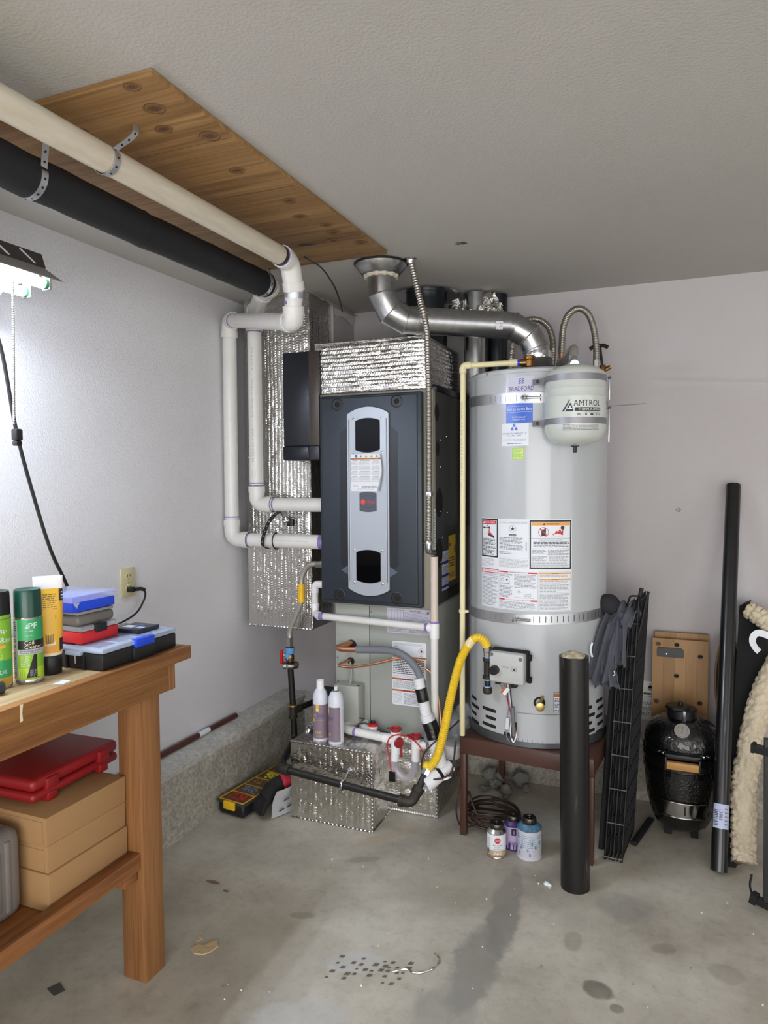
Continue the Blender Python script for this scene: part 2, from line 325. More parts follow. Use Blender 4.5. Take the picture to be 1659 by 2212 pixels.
# ---- flat print on planes and cylinders
class Print:
    def __init__(s,f,mb=None): s.f=f; s.mb=mb or MB(); s.k=0
    def rect(s,u0,v0,u1,v1,m,lv=1,nu=None,cor=0):
        e=.00035*lv; n=nu or max(1,int(abs(u1-u0)/getattr(s.f,'step',.02))+1)
        if cor:
            pts=[]
            for (cx,cy,a0) in ((u1-cor,v1-cor,0),(u0+cor,v1-cor,90),(u0+cor,v0+cor,180),(u1-cor,v0+cor,270)):
                for k in range(5):
                    a=math.radians(a0+k*22.5); pts.append((cx+cor*math.cos(a),cy+cor*math.sin(a)))
            return s.poly(pts,m,lv)
        for i in range(n):
            a=u0+(u1-u0)*i/n; b=u0+(u1-u0)*(i+1)/n
            s.mb.poly([s.f(a,v0,e),s.f(b,v0,e),s.f(b,v1,e),s.f(a,v1,e)],m)
    def poly(s,pts,m,lv=2): s.mb.poly([s.f(a,b,.00035*lv) for a,b in pts],m)
    def conv(s,pts,m,lv=1,nb=8,mc=6):
        """convex polygon cut fine enough to follow a curved surface"""
        v0,v1=min(b for a,b in pts),max(b for a,b in pts)
        def span(v):
            xs=[]
            for (a,b),(c,d) in zip(pts,pts[1:]+pts[:1]):
                if min(b,d)-1e-9<=v<=max(b,d)+1e-9: xs+= [a,c] if abs(d-b)<1e-9 else [a+(c-a)*(v-b)/(d-b)]
            return min(xs),max(xs)
        for k in range(nb):
            y0,y1=v0+(v1-v0)*k/nb,v0+(v1-v0)*(k+1)/nb; l0,r0=span(y0); l1,r1=span(y1)
            for j in range(mc):
                t0,t1=j/mc,(j+1)/mc; s.poly([(l0+(r0-l0)*t0,y0),(l0+(r0-l0)*t1,y0),(l1+(r1-l1)*t1,y1),(l1+(r1-l1)*t0,y1)],m,lv)
    def disc(s,u,v,r,m,lv=2,n=18,rv=None): s.poly([(u+r*math.cos(2*math.pi*k/n),v+(rv or r)*math.sin(2*math.pi*k/n)) for k in range(n)],m,lv)
    def ringp(s,u,v,r,t,m,lv=2,n=24):
        for k in range(n):
            a,b=2*math.pi*k/n,2*math.pi*(k+1)/n
            s.poly([(u+r*math.cos(a),v+r*math.sin(a)),(u+r*math.cos(b),v+r*math.sin(b)),(u+(r-t)*math.cos(b),v+(r-t)*math.sin(b)),(u+(r-t)*math.cos(a),v+(r-t)*math.sin(a))],m,lv)
    def frame(s,u0,v0,u1,v1,t,m,lv=2):
        s.rect(u0,v0,u1,v0+t,m,lv); s.rect(u0,v1-t,u1,v1,m,lv); s.rect(u0,v0+t,u0+t,v1-t,m,lv,1); s.rect(u1-t,v0+t,u1,v1-t,m,lv,1)
    def lines(s,u0,v0,u1,v1,n,m=None,lv=2,fill=.45,ragged=.35):
        """small print: rows of word-length bars"""
        m=m or INKG; h=(v1-v0)/n
        for k in range(n):
            y=v1-h*(k+1)+h*(1-fill)/2; x=u0; end=u1-(u1-u0)*random.random()*ragged*(1 if k%3==2 else .25)
            while x<end:
                wl=min(random.uniform(.006,.018)*(1 if u1-u0>.05 else .7),end-x)
                if wl>.002: s.rect(x,y,x+wl,y+h*fill,m,lv,1)
                x+=wl+.0022
    def text(s,t,u,v,w,h,m,lv=3,shear=0):
        """real lettering fitted in box with lower-left u,v"""
        cu=bpy.data.curves.new('t','FONT'); cu.body=t; cu.size=1; cu.shear=shear; cu.resolution_u=2
        o=bpy.data.objects.new('t',cu); me=bpy.data.meshes.new_from_object(o)
        xs=[p.co.x for p in me.vertices]; ys=[p.co.y for p in me.vertices]
        if not xs: return
        x0,x1,y0,y1=min(xs),max(xs),min(ys),max(ys); i=s.mb.mi(m)
        vs=[s.mb.bm.verts.new(s.f(u+(p.co.x-x0)/(x1-x0)*w, v+(p.co.y-y0)/(y1-y0)*h, .00035*lv)) for p in me.vertices]
        for p in me.polygons:
            try: f=s.mb.bm.faces.new([vs[k] for k in p.vertices]); f.material_index=i
            except ValueError: pass
        bpy.data.objects.remove(o); bpy.data.curves.remove(cu); bpy.data.meshes.remove(me)
    def tri(s,u,v,w,h,m,lv=3): s.poly([(u,v),(u+w,v),(u+w/2,v+h)],m,lv)
    def bars(s,u0,v0,u1,v1,m=None,lv=3,n=22):
        x=u0
        while x<u1:
            wl=random.choice((.6,1,1.6))*(u1-u0)/n/1.6; s.rect(x,v0,min(x+wl,u1),v1,m or INK,lv,1); x+=wl*2
    def build(s,name,parent,**k):
        if hasattr(s.f,'step'):
            bmesh.ops.remove_doubles(s.mb.bm,verts=s.mb.bm.verts,dist=2e-6); return s.mb.build(name,parent,smooth=True,ang=40,fix=False,**k)
        return s.mb.build(name,parent,smooth=False,fix=False,**k)
def planef(o,U,Vd,N):
    o,U,Vd,N=map(Vector,(o,U,Vd,N)); return lambda u,v,e: o+U*u+Vd*v+N*e
def cylf(cx,cy,r,a0,z0=0):
    """u = arc length to the right as seen from outside, starting at angle a0 (deg, from -y axis towards +x)"""
    def f(u,v,e):
        a=math.radians(a0)+u/r; return Vector((cx+(r+e)*math.sin(a),cy-(r+e)*math.cos(a),z0+v))
    f.step=r*.09
    return f

# ================================================================== SETTING
def st(name,a,b,m,label=None,bev=0):
    mb=MB(); mb.box(a,b,m,bev); o=mb.build(name,base=(0,0,0),smooth=False); o['kind']='structure'
    if label: o['label']=label
    return o
fl=st('floor',(-2.3,-3.2,-.1),(3.6,3.9,0),FLOOR,'stained bare concrete garage floor')
ce=st('ceiling',(-2.3,-3.2,2.44),(3.6,3.9,2.56),CEIL,'textured off-white garage ceiling')
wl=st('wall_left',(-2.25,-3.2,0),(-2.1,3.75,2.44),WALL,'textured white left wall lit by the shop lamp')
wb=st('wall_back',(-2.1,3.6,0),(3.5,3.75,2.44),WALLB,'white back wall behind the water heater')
mb=MB(); mb.box((3.5,-3.2,0),(3.6,-1.85,2.44),WALLB); mb.box((3.5,1.45,0),(3.6,3.75,2.44),WALLB); mb.box((3.5,-1.85,2.15),(3.6,1.45,2.44),WALLB)  # gap in this unseen wall is added for the right-hand fill light
o=mb.build('wall_right',base=(0,0,0),smooth=False); o['kind']='structure'
mb=MB(); mb.box((-2.1,-3.2,0),(-1.35,-3.05,2.44),WALLB); mb.box((3.15,-3.2,0),(3.5,-3.05,2.44),WALLB); mb.box((-1.35,-3.2,2.2),(3.15,-3.05,2.44),WALLB)
o=mb.build('wall_front',base=(0,0,0),smooth=False); o['kind']='structure'
# boxed-in chase in the corner, above the foil column's back
ch=st('wall_corner',(-2.1,3.345,.80),(-1.655,3.6,2.44),WALLB,'narrow drywall chase in the corner behind the foil duct')
# rough foundation curb, left and back
def curb(name,along,face,back,top,lo,hi,label):
    prof=[]
    for k in range(14): prof.append((0,top*k/13))
    for k in range(1,8): prof.append((k/7,top+.012*k/7))
    nu=int((hi-lo)/.018); mb=MB(); bm=mb.bm; G=[]
    for (t,z) in prof:
        row=[]
        for i in range(nu+1):
            s=lo+(hi-lo)*i/nu; n=noise.noise(Vector((s*9,z*14,t*3)))*.008+noise.noise(Vector((s*38,z*40,t*14)))*.005
            q=face+(back-face)*t-(n+.0 if t<.05 else 0)*(1 if face>back else -1)*-1
            zz=z+(noise.noise(Vector((s*22,t*8,4)))*.010+noise.noise(Vector((s*5,9,t)))*.010)*(1 if z>=top*.98 else 0)*(1-t*.7)
            row.append(bm.verts.new((q,s,max(zz,0)) if along=='y' else (s,q,max(zz,0))))
        G.append(row)
    a,b=mb.mi(CURB),mb.mi(CURBT)
    for j in range(len(G)-1):
        for i in range(nu):
            f=bm.faces.new((G[j][i],G[j][i+1],G[j+1][i+1],G[j+1][i])); f.material_index=b if j>=12 else a
    o=mb.build(name,base=(0,0,0),ang=60); o['kind']='structure'; o['label']=label; return o
curb('baseboard_left','y',-1.95,-2.1,.305,-1.0,3.52,'rough concrete foundation curb along the left wall')
curb('baseboard_back','x',3.52,3.6,.29,-2.1,3.4,'rough concrete foundation curb along the back wall')
# joint mud where chase, column and ceiling meet
mb=MB(); mb.grid((-1.652,3.09,2.437),(.0,.50,0),(.03,0,-.012),30,3,MUD,lambda a,b,p:Vector((noise.noise(p*30)*.008*(b>.1),0,noise.noise(p*25)*.006-.012*b)))
mb.grid((-1.652,3.34,2.43),(0,.25,0),(.001,0,-.05),20,3,MUD,lambda a,b,p:Vector((.002,0,noise.noise(p*20)*.02*b)))
o=mb.build('trim_1',base=(0,0,0)); o['kind']='structure'; o['label']='rough drywall mud along the chase and ceiling joint'
# holes, patches and marks on the back wall
hm=MB()
hm.cyl((0,0,0),(0,-.0012,0),.0045,INK,seg=10); h0=hm.build('screw_hole',wb,base=(.005,3.5996,2.13))
for i,(x,z,k) in enumerate([(.002,1.932,.6),(.015,1.931,.6),(.006,1.895,1),(.005,1.812,1),(.232,1.897,.9),(-.207,1.383,.9),(.127,1.386,1.1),(.005,1.478,.6),(.005,1.148,.7),(.16,2.3,.6),(-.05,2.22,.5)]):
    c=h0.copy(); C.objects.link(c); c.location=(x,3.5996,z); c.scale=(k,1,k); c.parent=wb
h0.location=(.005,3.5996,2.13)
mb=MB(); f=planef((0,3.599,0),(1,0,0),(0,0,1),(0,-1,0)); p=Print(f,mb)
random.seed(3)
for k in range(9): p.disc(.006+random.uniform(-.012,.012),1.379+random.uniform(-.009,.009),.0035,INKL if k%2 else INKG,1,7)
p.mb.build('scuff_mark',wb,smooth=False,fix=False)
mb=MB(); mb.grid((-.2,3.599,2.012),(.72,0,-.055),(0,0,-.05),40,8,WALLB,lambda a,b,q:Vector((0,-.006*math.sin(b*math.pi)**2*min(1,a*6)+.0005,noise.noise(q*14)*.006)))
mb.build('drywall_patch',wb)
mb=MB(); mb.tube([(-.31,3.598,1.874),(-.22,3.598,1.876),(-.14,3.598,1.879)],.0012,INKG,6); mb.build('pencil_line',wb)
# ceiling stain
mb=MB(); p=Print(planef((-.783,2.694,2.4395),(1,0,0),(0,1,0),(0,0,-1)),mb)
for k in range(12): p.disc(random.uniform(-.02,.02),random.uniform(-.012,.012),random.uniform(.003,.010),INKG,1+k%3,9)
mb.build('stain',ce,smooth=False,fix=False)
# rusty rod lying on the curb
mb=MB(); mb.cyl((-2.078,1.6,.334),(-2.078,3.03,.326),.012,RUST,seg=10); o=mb.build('rusty_rod'); tag(o,'rusty brown metal rod lying on the curb against the left wall','rod')
mb=MB(); p=Print(cylf(0,0,.0125,0)); 
mb.cyl((-2.078,2.72,.3282),(-2.078,2.80,.3278),.0126,PAPER,seg=10); mb.build('price_sticker',o)

# ------------------------------------------------------------------ plywood panel with knots
pw=thing('plywood_panel',(-1.38,1.975,2.426),'large knotty plywood patch panel screwed to the ceiling','panel')
mb=MB(); mb.box((-1.685,1.29,2.424),(-1.075,2.66,2.439),PLY,.002); mb.build('board',pw)
kb=MB(); p=Print(planef((0,0,0),(1,0,0),(0,1,0),(0,0,-1)),kb)
p.disc(0,0,.042,PLY,0.4,22,.026); p.ringp(0,0,.034,.004,KNOT,.9,20); p.disc(0,0,.026,KNOT,.8,20,.018); p.disc(0,0,.012,KNOTC,1.4,14,.009); p.disc(0,0,.004,KNOT,2,10)
k0=kb.build('knot',pw,base=(0,0,0)); 
for i,(x,y,sc,ro) in enumerate([(-1.148,1.311,.7,0),(-1.165,1.406,.95,.1),(-1.212,1.496,.8,0),(-1.128,1.572,1,.1),(-1.181,1.774,.8,0),(-1.156,2.028,.85,0),(-1.193,2.166,.85,.2),(-1.147,2.271,.8,0),(-1.157,2.349,.95,0),(-1.195,2.427,.85,0),(-1.112,2.489,.9,0),(-1.42,1.42,.9,.2),(-1.46,2.45,.8,0)]):
    c=k0 if i==0 else k0.copy()
    if i: C.objects.link(c)
    c.parent=pw; c.location=Vector((x,y,2.4235))-Vector(pw.location); c.scale=(sc*.8,sc*.8,1); c.rotation_euler=(0,0,ro)
mb=MB(); p=Print(planef((0,0,2.4238),(1,0,0),(0,1,0),(0,0,-1)),mb)
for y in (1.60,1.93): p.rect(-1.6,y,-1.08,y+.0016,KNOTC,.5,8)
mb.build('veneer_seam',pw,smooth=False,fix=False)
mb=MB(); mb.prism([(-1.345,2.425,2.4235),(-1.31,2.418,2.4235),(-1.27,2.436,2.4235),(-1.30,2.442,2.4235),(-1.335,2.438,2.4235)],(0,0,-.001),BLK); mb.build('torn_hole',pw)

# ------------------------------------------------------------------ flue pipes
R=.0345
def pipe(par,a,b,r=R,m=PVC,name='pipe'):
    mb=MB(); mb.cyl(a,b,r,m,seg=28); return mb.build(name,par)
def elbow(par,a,c,b,r=R,m=PVC,name='elbow',lip=.012):
    """fitting from a via corner c to b with socket lips"""
    mb=MB(); a,c,b=map(Vector,(a,c,b)); P=bend([a,c,b],min((a-c).length,(b-c).length)*.95,10)
    mb.tube(P,r*1.10,m,28); 
    for e,d in ((a,(a-c).normalized()),(b,(b-c).normalized())): mb.cyl(e-d*lip*2.6,e,r*1.19,m,seg=28)
    return mb.build(name,par)
def purple(par,p,d,r=R,w=.006):
    mb=MB(); p=Vector(p); d=Vector(d).normalized(); mb.cyl(p,p+d*w,r*1.02,PURP,seg=28); mb.build('primer_ring',par,label='purple primer ring')
A=thing('intake_pipe',(-2.055,2.99,1.23),'uncovered white flue pipe under the plywood, the lower of two entering the furnace','pipe')
Wa=V(-1.325,.15,2.333); Wd=V(-1.332,2.29,2.341)
pipe(A,Wa,Wd,R,PVCO); purple(A,V(-1.332,2.272,2.341),(0,1,0),R*1.03,.014)
mb=MB(); mb.cyl((-1.332,2.255,2.341),(-1.332,2.272,2.341),R*1.04,BLK,seg=28); mb.build('rubber_ring',A)
e1=V(-1.332,2.276,2.341); e2=V(-1.343,2.385,2.245)
elbow(A,e1,(-1.336,2.345,2.338),e2)
e3=V(-1.352,2.395,2.195); pipe(A,e2,V(-1.3535,2.3965,2.178)); purple(A,V(-1.3505,2.3935,2.206),(-.0065,-.0,-.0) if False else V(-.0105,.0115,-.067),R*1.015,.012)
mb=MB(); mb.cyl(V(-1.3440,2.3865,2.240),V(-1.3472,2.3900,2.218),R*1.07,ZINC,seg=28); mb.build('strap_clamp',A)
e3b=V(-1.353,2.396,2.19); dcor=V(-1.36,2.41,2.135); dd=(V(-2.045,2.985,2.315)-dcor).normalized()
elbow(A,e3b,dcor,dcor+dd*.075)
D1=V(-2.045,2.985,2.315); pipe(A,dcor+dd*.07,D1-dd*.06); purple(A,D1-dd*.085,dd,R,.014)
elbow(A,D1-dd*.07,D1,D1+V(-.005,.003,-.085)); pipe(A,D1+V(-.004,.003,-.06),(-2.055,2.99,1.335)); purple(A,(-2.055,2.99,1.345),(0,0,1))
elbow(A,(-2.055,2.99,1.335),(-2.055,2.99,1.235),(-1.955,2.99,1.235)); pipe(A,(-1.96,2.99,1.235),(-1.531,2.99,1.235)); purple(A,(-1.953,2.99,1.235),(1,0,0)); purple(A,(-1.56,2.99,1.235),(1,0,0),R,.02)
mb=MB(); p=Print(lambda u,v,e:V(-1.90+u,2.99-(R+e)*math.cos(v/R),1.235+(R+e)*math.sin(v/R)),mb); p.text('SCH 40 PVC-1120 ASTM D1785 NSF',.09,.0,.2,.008,INKL,1); mb.build('pipe_print',A,smooth=False,fix=False)
B=thing('exhaust_pipe',(-1.93,3.03,1.41),'white flue pipe wrapped in black foam overhead, the upper of two entering the furnace','pipe')
Ba=V(-1.42,.2,2.275); Bb=V(-1.568,2.54,2.330)
mb=MB(); d=(Bb-Ba)
P=[Ba+d*(k/40)+V(noise.noise(Vector((k*.5,0,0)))*.004,0,noise.noise(Vector((0,k*.5,3)))*.005-.012*math.sin(k/40*3.14)) for k in range(41)]
mb.tube(P,.052,FOAM,28); mb.build('foam_sleeve',B,label='black foam sleeve')
for t in (.42,.66,.86):
    q=Ba+d*t+V(0,0,-.012*math.sin(t*3.14)); mb=MB(); mb.cyl(q,q+d.normalized()*.004,.0533,BLKM,seg=28); mb.build('sleeve_joint',B)
b1=Bb+d.normalized()*.035; bc=V(-1.61,2.66,2.338); pipe(B,Bb-d.normalized()*.02,b1)
elbow(B,b1,(-1.585,2.62,2.336),V(-1.68,2.70,2.338)); pipe(B,V(-1.67,2.693,2.338),V(-1.90,2.985,2.345))
T=V(-1.933,3.028,2.346); td=(T-V(-1.67,2.693,2.338)).normalized(); purple(B,T-td*.09,td,R,.012)
elbow(B,T-td*.08,T,T+V(0,.002,-.085)); pipe(B,T+V(0,.002,-.07),(-1.933,3.03,1.505)); purple(B,(-1.933,3.03,2.255),(0,0,1),R,.02); purple(B,(-1.933,3.03,1.512),(0,0,1))
elbow(B,(-1.933,3.03,1.50),(-1.933,3.03,1.41),(-1.84,3.03,1.41)); pipe(B,(-1.845,3.03,1.41),(-1.531,3.03,1.41)); purple(B,(-1.832,3.03,1.41),(1,0,0),R,.008)
mb=MB(); p=Print(lambda u,v,e:V(-1.933+(R+e)*math.sin(v/R+.1),3.03-(R+e)*math.cos(v/R+.1),2.2-u),mb)
p.text('JM EAGLE  ·  Made in America',.02,-.006,.34,.012,INKL,1); p.text('PVC 1120 SCH 40',.42,-.006,.16,.012,INKL,1); p.bars(.62,-.006,.66,.012,INKG,1,14); mb.build('pipe_print',B,smooth=False,fix=False)
# hanger straps
def strap(name,path,wdir,label,m=ZINC,wd=.019,holes=True):
    P=spline(path,6); mb=MB(); wdv=Vector(wdir).normalized()*wd/2; 
    for off in (0,):
        rings=[]
        for i,q in enumerate(P):
            t=(P[min(i+1,len(P)-1)]-P[max(i-1,0)]).normalized(); n=t.cross(wdv).normalized()*.0008
            rings.append([mb.bm.verts.new(x) for x in (q+wdv+n,q-wdv+n,q-wdv-n,q+wdv-n)])
        mb.skin(rings,m)
    o=mb.build(name,ang=60); tag(o,label,'strap')
    hb=MB(); acc=0
    for i in range(1,len(P)-1):
        acc+=(P[i]-P[i-1]).length
        if acc>.021:
            acc=0; t=(P[i+1]-P[i-1]).normalized(); n=t.cross(wdv).normalized(); 
            for sgn in (1,-1): hb.cyl(P[i]+n*sgn*.0006,P[i]+n*sgn*.0013,.0034,BLK if m is not BLK else STEEL,seg=8)
    if holes: hb.build('punched_hole',o,kind='stuff')
    return o
def around(c,r,a0,a1,n=10,ax='y'):
    out=[]
    for k in range(n+1):
        a=math.radians(a0+(a1-a0)*k/n); out.append(V(c[0]+r*math.cos(a),c[1],c[2]+r*math.sin(a)))
    return out
strap('hanger_strap',[(-1.262,1.452,2.423),(-1.262,1.45,2.405),(-1.275,1.44,2.385)]+around((-1.329,1.42,2.337),.037,35,-150,10),(0,1,.1),'galvanised perforated hanger strap from the plywood around the white overhead pipe')
strap('hanger_strap',[(-1.40,1.30,2.423),(-1.398,1.30,2.36)]+around((-1.492,1.33,2.289),.0545,20,-170,10),(0,1,0),'galvanised perforated strap around the black foam pipe, nearer the lamp')
strap('hanger_strap',[(-1.545,2.52,2.423),(-1.532,2.515,2.39)]+around((-1.567,2.51,2.328),.0545,40,-170,12),(0,1,0),'dark perforated strap at the far end of the black foam pipe')
strap('loop_strap',[(-1.835,3.088,1.372),(-1.80,2.99,1.365),(-1.815,2.95,1.33),(-1.845,2.945,1.26),(-1.852,2.95,1.21),(-1.84,2.985,1.198)],(.92,-.1,-.38),'black perforated strap looping from the upper pipe around the lower one',BLK)
mb=MB(); mb.tube([(-1.80,2.992+.038*math.cos(a),1.235+.038*math.sin(a)) for a in [math.radians(80+k*13) for k in range(18)]],.001,BLK,4,flat=(.0012,.007)); o=mb.build('pipe_tie'); tag(o,'black band tied around the lower flue pipe beside the looping strap','band')
mb=MB(); mb.tube(spline([(-1.39,2.55,2.422),(-1.375,2.57,2.412),(-1.33,2.59,2.38),(-1.283,2.60,2.31),(-1.258,2.60,2.25),(-1.245,2.60,2.20)]),.0032,BLK,8); o=mb.build('loose_wire'); tag(o,'loose black wire dangling from the plywood edge','wire')

# ------------------------------------------------------------------ foil insulation
def foilface(mb,o,U,Vv,N,ribdir,spacing=.017,amp=.0016,crink=.0035,res=.006,seed=0,zig=True,edge=0,m=FOIL):
    o,U,Vv,N=map(Vector,(o,U,Vv,N)); N.normalize(); nu=max(4,int(U.length/res)); nv=max(4,int(Vv.length/res)); ul,vl=U.length,Vv.length
    def d(a,b,p):
        x,y=a*ul,b*vl; s,t=(y,x) if ribdir=='u' else (x,y)     # s across the ribs, t along
        rib=abs(math.sin(math.pi*(s+noise.noise(Vector((t*3,s*2,seed)))*.004)/spacing))
        z=amp*min(1,rib*2.2)
        if zig: z+=amp*.55*math.sin(2*math.pi*(t+abs(((s/spacing)%2)-1)*.012)/.0125)*rib
        n=noise.noise(p*6+Vector((seed,0,0)))*crink+abs(noise.noise(p*17+Vector((0,seed,0))))*crink*.9-abs(noise.noise(p*31))*crink*.5
        e=min(a,1-a,b,1-b)*min(ul,vl); fall=min(1,e/.02)
        return N*((z+n)*fall)
    mb.grid(o,U,Vv,nu,nv,m,d)
def foilbox(name,lo,hi,label,cat,faces,seams=True,**kw):
    x0,y0,z0=lo; x1,y1,z1=hi; t=thing(name,((x0+x1)/2,(y0+y1)/2,z0),label,cat)
    mb=MB(); mb.box((x0+.006,y0+.006,z0),(x1-.006,y1-.006,z1-.004),FOILD); mb.build('duct_core',t)
    dirs={'front':((x0,y0,z0),(x1-x0,0,0),(0,0,z1-z0),(0,-1,0)),'right':((x1,y0,z0),(0,y1-y0,0),(0,0,z1-z0),(1,0,0)),'left':((x0,y1,z0),(0,y0-y1,0),(0,0,z1-z0),(-1,0,0)),'top':((x0,y0,z1),(x1-x0,0,0),(0,y1-y0,0),(0,0,1)),'bottom':((x0,y0,z0),(x1-x0,0,0),(0,y1-y0,0),(0,0,-1))}
    for k,(fc,rd) in enumerate(faces.items()):
        mb=MB(); foilface(mb,*dirs[fc],rd,seed=k*7+len(name),**kw); mb.build('foil_'+fc,t,fix=False,ang=75)
    if seams:
        for (a,b) in seams:
            mb=MB(); P=[Vector(a).lerp(Vector(b),i/60) for i in range(61)]
            mb.tube(P,.005,FOILD,7,rf=lambda i,n:1+.35*math.sin(i*2.1)); mb.build('foil_edge',t)
    return t
foilbox('duct_column',(-2.035,3.1,.785),(-1.668,3.34,2.438),'tall foil-wrapped duct column hung in the back corner beside the white pipes','duct',{'front':'v','right':'v','bottom':'u'},seams=[((-1.668,3.1,.79),(-1.668,3.1,2.43)),((-2.035,3.1,.786),(-1.668,3.1,.786))],spacing=.0205,amp=.0030,crink=.0050,res=.0036)
foilbox('supply_plenum',(-1.568,2.972,1.925),(-1.02,3.47,2.158),'shiny foil-wrapped plenum box on top of the dark furnace','duct',{'front':'u','right':'u','top':'u','left':'u'},seams=[((-1.02,2.972,1.925),(-1.02,2.972,2.158)),((-1.568,2.972,2.158),(-1.02,2.972,2.158)),((-1.568,2.972,1.926),(-1.02,2.972,1.926))],spacing=.0185,amp=.0034,crink=.0065,res=.0034)
foilbox('return_duct',(-1.602,2.76,0),(-1.205,2.985,.352),'foil-wrapped return duct box on the floor carrying two spray cans','duct',{'front':'v','right':'v','top':'v','left':'v'},seams=[((-1.602,2.76,.352),(-1.205,2.76,.352)),((-1.205,2.76,0),(-1.205,2.76,.352)),((-1.602,2.76,.004),(-1.205,2.76,.004)),((-1.205,2.76,.004),(-1.205,2.985,.004))],spacing=.026,amp=.0022,crink=.0062,res=.0042)
foilbox('return_plenum',(-1.55,2.988,0),(-.985,3.5,.355),'foil-wrapped base plenum under the grey coil cabinet, behind the drain trap','duct',{'front':'v','right':'v','top':'v'},seams=[((-.985,2.988,0),(-.985,2.988,.355)),((-1.205,2.988,.006),(-.985,2.988,.006))],spacing=.026,amp=.0020,crink=.0062,res=.0045)

# ------------------------------------------------------------------ furnace
F=thing('furnace',(-1.26,3.2,.955),'dark blue-grey upright gas furnace with a silver centre panel','furnace')
mb=MB(); mb.box((-1.535,2.956,.957),(-.985,3.5,1.922),BEIGE,.003)
mb.box((-.9849,2.985,.965),(-.9835,3.5,1.915),CABD); mb.build('cabinet',F)  # dark skin puts the shade of the heater gap into the colour
def dpos(u,v): return V(-1.5255+u,2.928,.962+v)
DF=lambda off:planef(V(-1.5255,2.928-off,.962),(1,0,0),(0,0,1),(0,-1,0))
DW,DH=.5,.948
mb=MB(); mb.box((-1.5255,2.928,.962),(-1.0265,2.958,1.912),CHAR,.008,3)
mb.box((-1.514,2.9225,.977),(-1.046,2.936,1.902),CHAR,.013,5); D=mb.build('door_panel',F)
def arch(u0,u1,v0,v1,k,n=14):
    """panel outline with bowed top and bottom"""
    pts=[(u0,v0)]; 
    pts=[(u0+(u1-u0)*i/n, v0-k*math.sin(math.pi*i/n)**.8) for i in range(n+1)]+[(u1-(u1-u0)*i/n, v1+k*math.sin(math.pi*i/n)**.8) for i in range(n+1)]
    return pts
# flat facets beside the silver panel, recess shade and highlight put into the colour
def pp(pts,y,ext,m,name,par):
    mb=MB(); mb.prism([(x,y,z) for x,z in pts],(0,ext,0),m); return mb.build(name,par)
for sx in (-1,1):
    xc=-1.2785; a=xc+sx*.098; b=xc+sx*.142
    mb=MB(); mb.poly([(a,2.9213,1.775),(b,2.9219,1.735),(b,2.9219,1.15),(a,2.9213,1.105)],CHARD); mb.poly([(a,2.9209,1.145),(b-sx*.004,2.9215,1.118),(a,2.9209,1.092)],mat('facet_highlight','5d6875',.35,.3))
    mb.build('door_facet',D,smooth=False)
pts=[(-1.2785+u,1.43+v) for u,v in arch(-.101,.101,-.392,.392,.032)]
mb=MB(); mb.prism([(x,2.924,z) for x,z in [(-1.2785+u,1.43+v) for u,v in arch(-.106,.106,-.396,.396,.034)]],(0,-.003,0),BLK); mb.prism([(x,2.921,z) for x,z in pts],(0,-.006,0),SILV); sp=mb.build('silver_panel',F,label='silver arched centre panel')
for sx in (-1,1):
    mb=MB(); mb.cyl((-1.2785+sx*.089,2.9148,1.07),(-1.2785+sx*.089,2.9148,1.80),.0022,SILV,seg=8); mb.cyl((-1.2785+sx*.0925,2.9149,1.07),(-1.2785+sx*.0925,2.9149,1.80),.0011,INK,seg=6); mb.build('bead',sp)
for z0,z1 in ((1.657,1.798),(1.070,1.208)):
    mb=MB(); P=[(-1.2785+u,(z0+z1)/2+v) for u,v in arch(-.058,.058,-(z1-z0)/2+.008,(z1-z0)/2-.008,.012)]
    mb.prism([(x,2.9148,z) for x,z in [(-1.2785+u,(z0+z1)/2+v) for u,v in arch(-.060,.060,-(z1-z0)/2+.006,(z1-z0)/2-.006,.013)]],(0,-.0012,0),BLK)
    mb.prism([(x,2.9137,z) for x,z in P],(0,-.0015,0),GLASSD); mb.build('sight_window',sp)
    for sx in (-1,1):
        for z in (z0-.006,z1+.004):
            mb=MB(); mb.lathe([(.0055,0),(.005,.002),(.002,.0032),(.0001,.0035)],STEEL,(-1.2785+sx*.069,2.915,z),(0,-1,0),12); mb.build('screw',sp)
for x,z in ((-1.431,1.871),(-1.141,1.872),(-1.428,1.003),(-1.145,1.003)):
    mb=MB(); o_=(x,2.9222,z); mb.lathe([(.0275,0),(.0275,.002),(.0245,.003),(.0235,.0012),(.012,.0008)],[CHAR,CHARD,BLK,BLK],o_,(0,-1,0),26,False,True); mb.lathe([(.012,.0008),(.011,.003),(.008,.0035),(.0075,.002),(.003,.002)],BLKM,o_,(0,-1,0),18); mb.build('fastener_knob',F)
bd=arch(-.0415,.0415,-.039,.039,.0065)
mb=MB(); mb.prism([(-1.2785+u,2.915,1.430+v) for u,v in bd],(0,-.0012,0),mat('badge_grey','4b505c',.5)); 
p=Print(planef((-1.2785,2.9137,1.430),(1,0,0),(0,0,1),(0,-1,0)),mb)
for sg in (1,-1):
    for k in range(10):
        a,b=-.041+.0082*k,-.041+.0082*(k+1); g=lambda x:sg*(.018+.010*math.cos(x/.041*1.5))
        p.poly([(a,g(a)),(b,g(b)),(b,g(b)+.0012),(a,g(a)+.0012)],INK,1)
RB=mat('badge_red','d6443a',.5); p.disc(-.0235,.0,.0115,RB,2,24,.0125); p.poly([(-.03,-.002),(-.018,.006),(-.017,.0045),(-.029,-.0035)],mat('badge_lite','e27a6a',.5),3)
p.text('TRANE',-.006,-.005,.04,.0105,RB,2,.25); p.build('badge',sp)
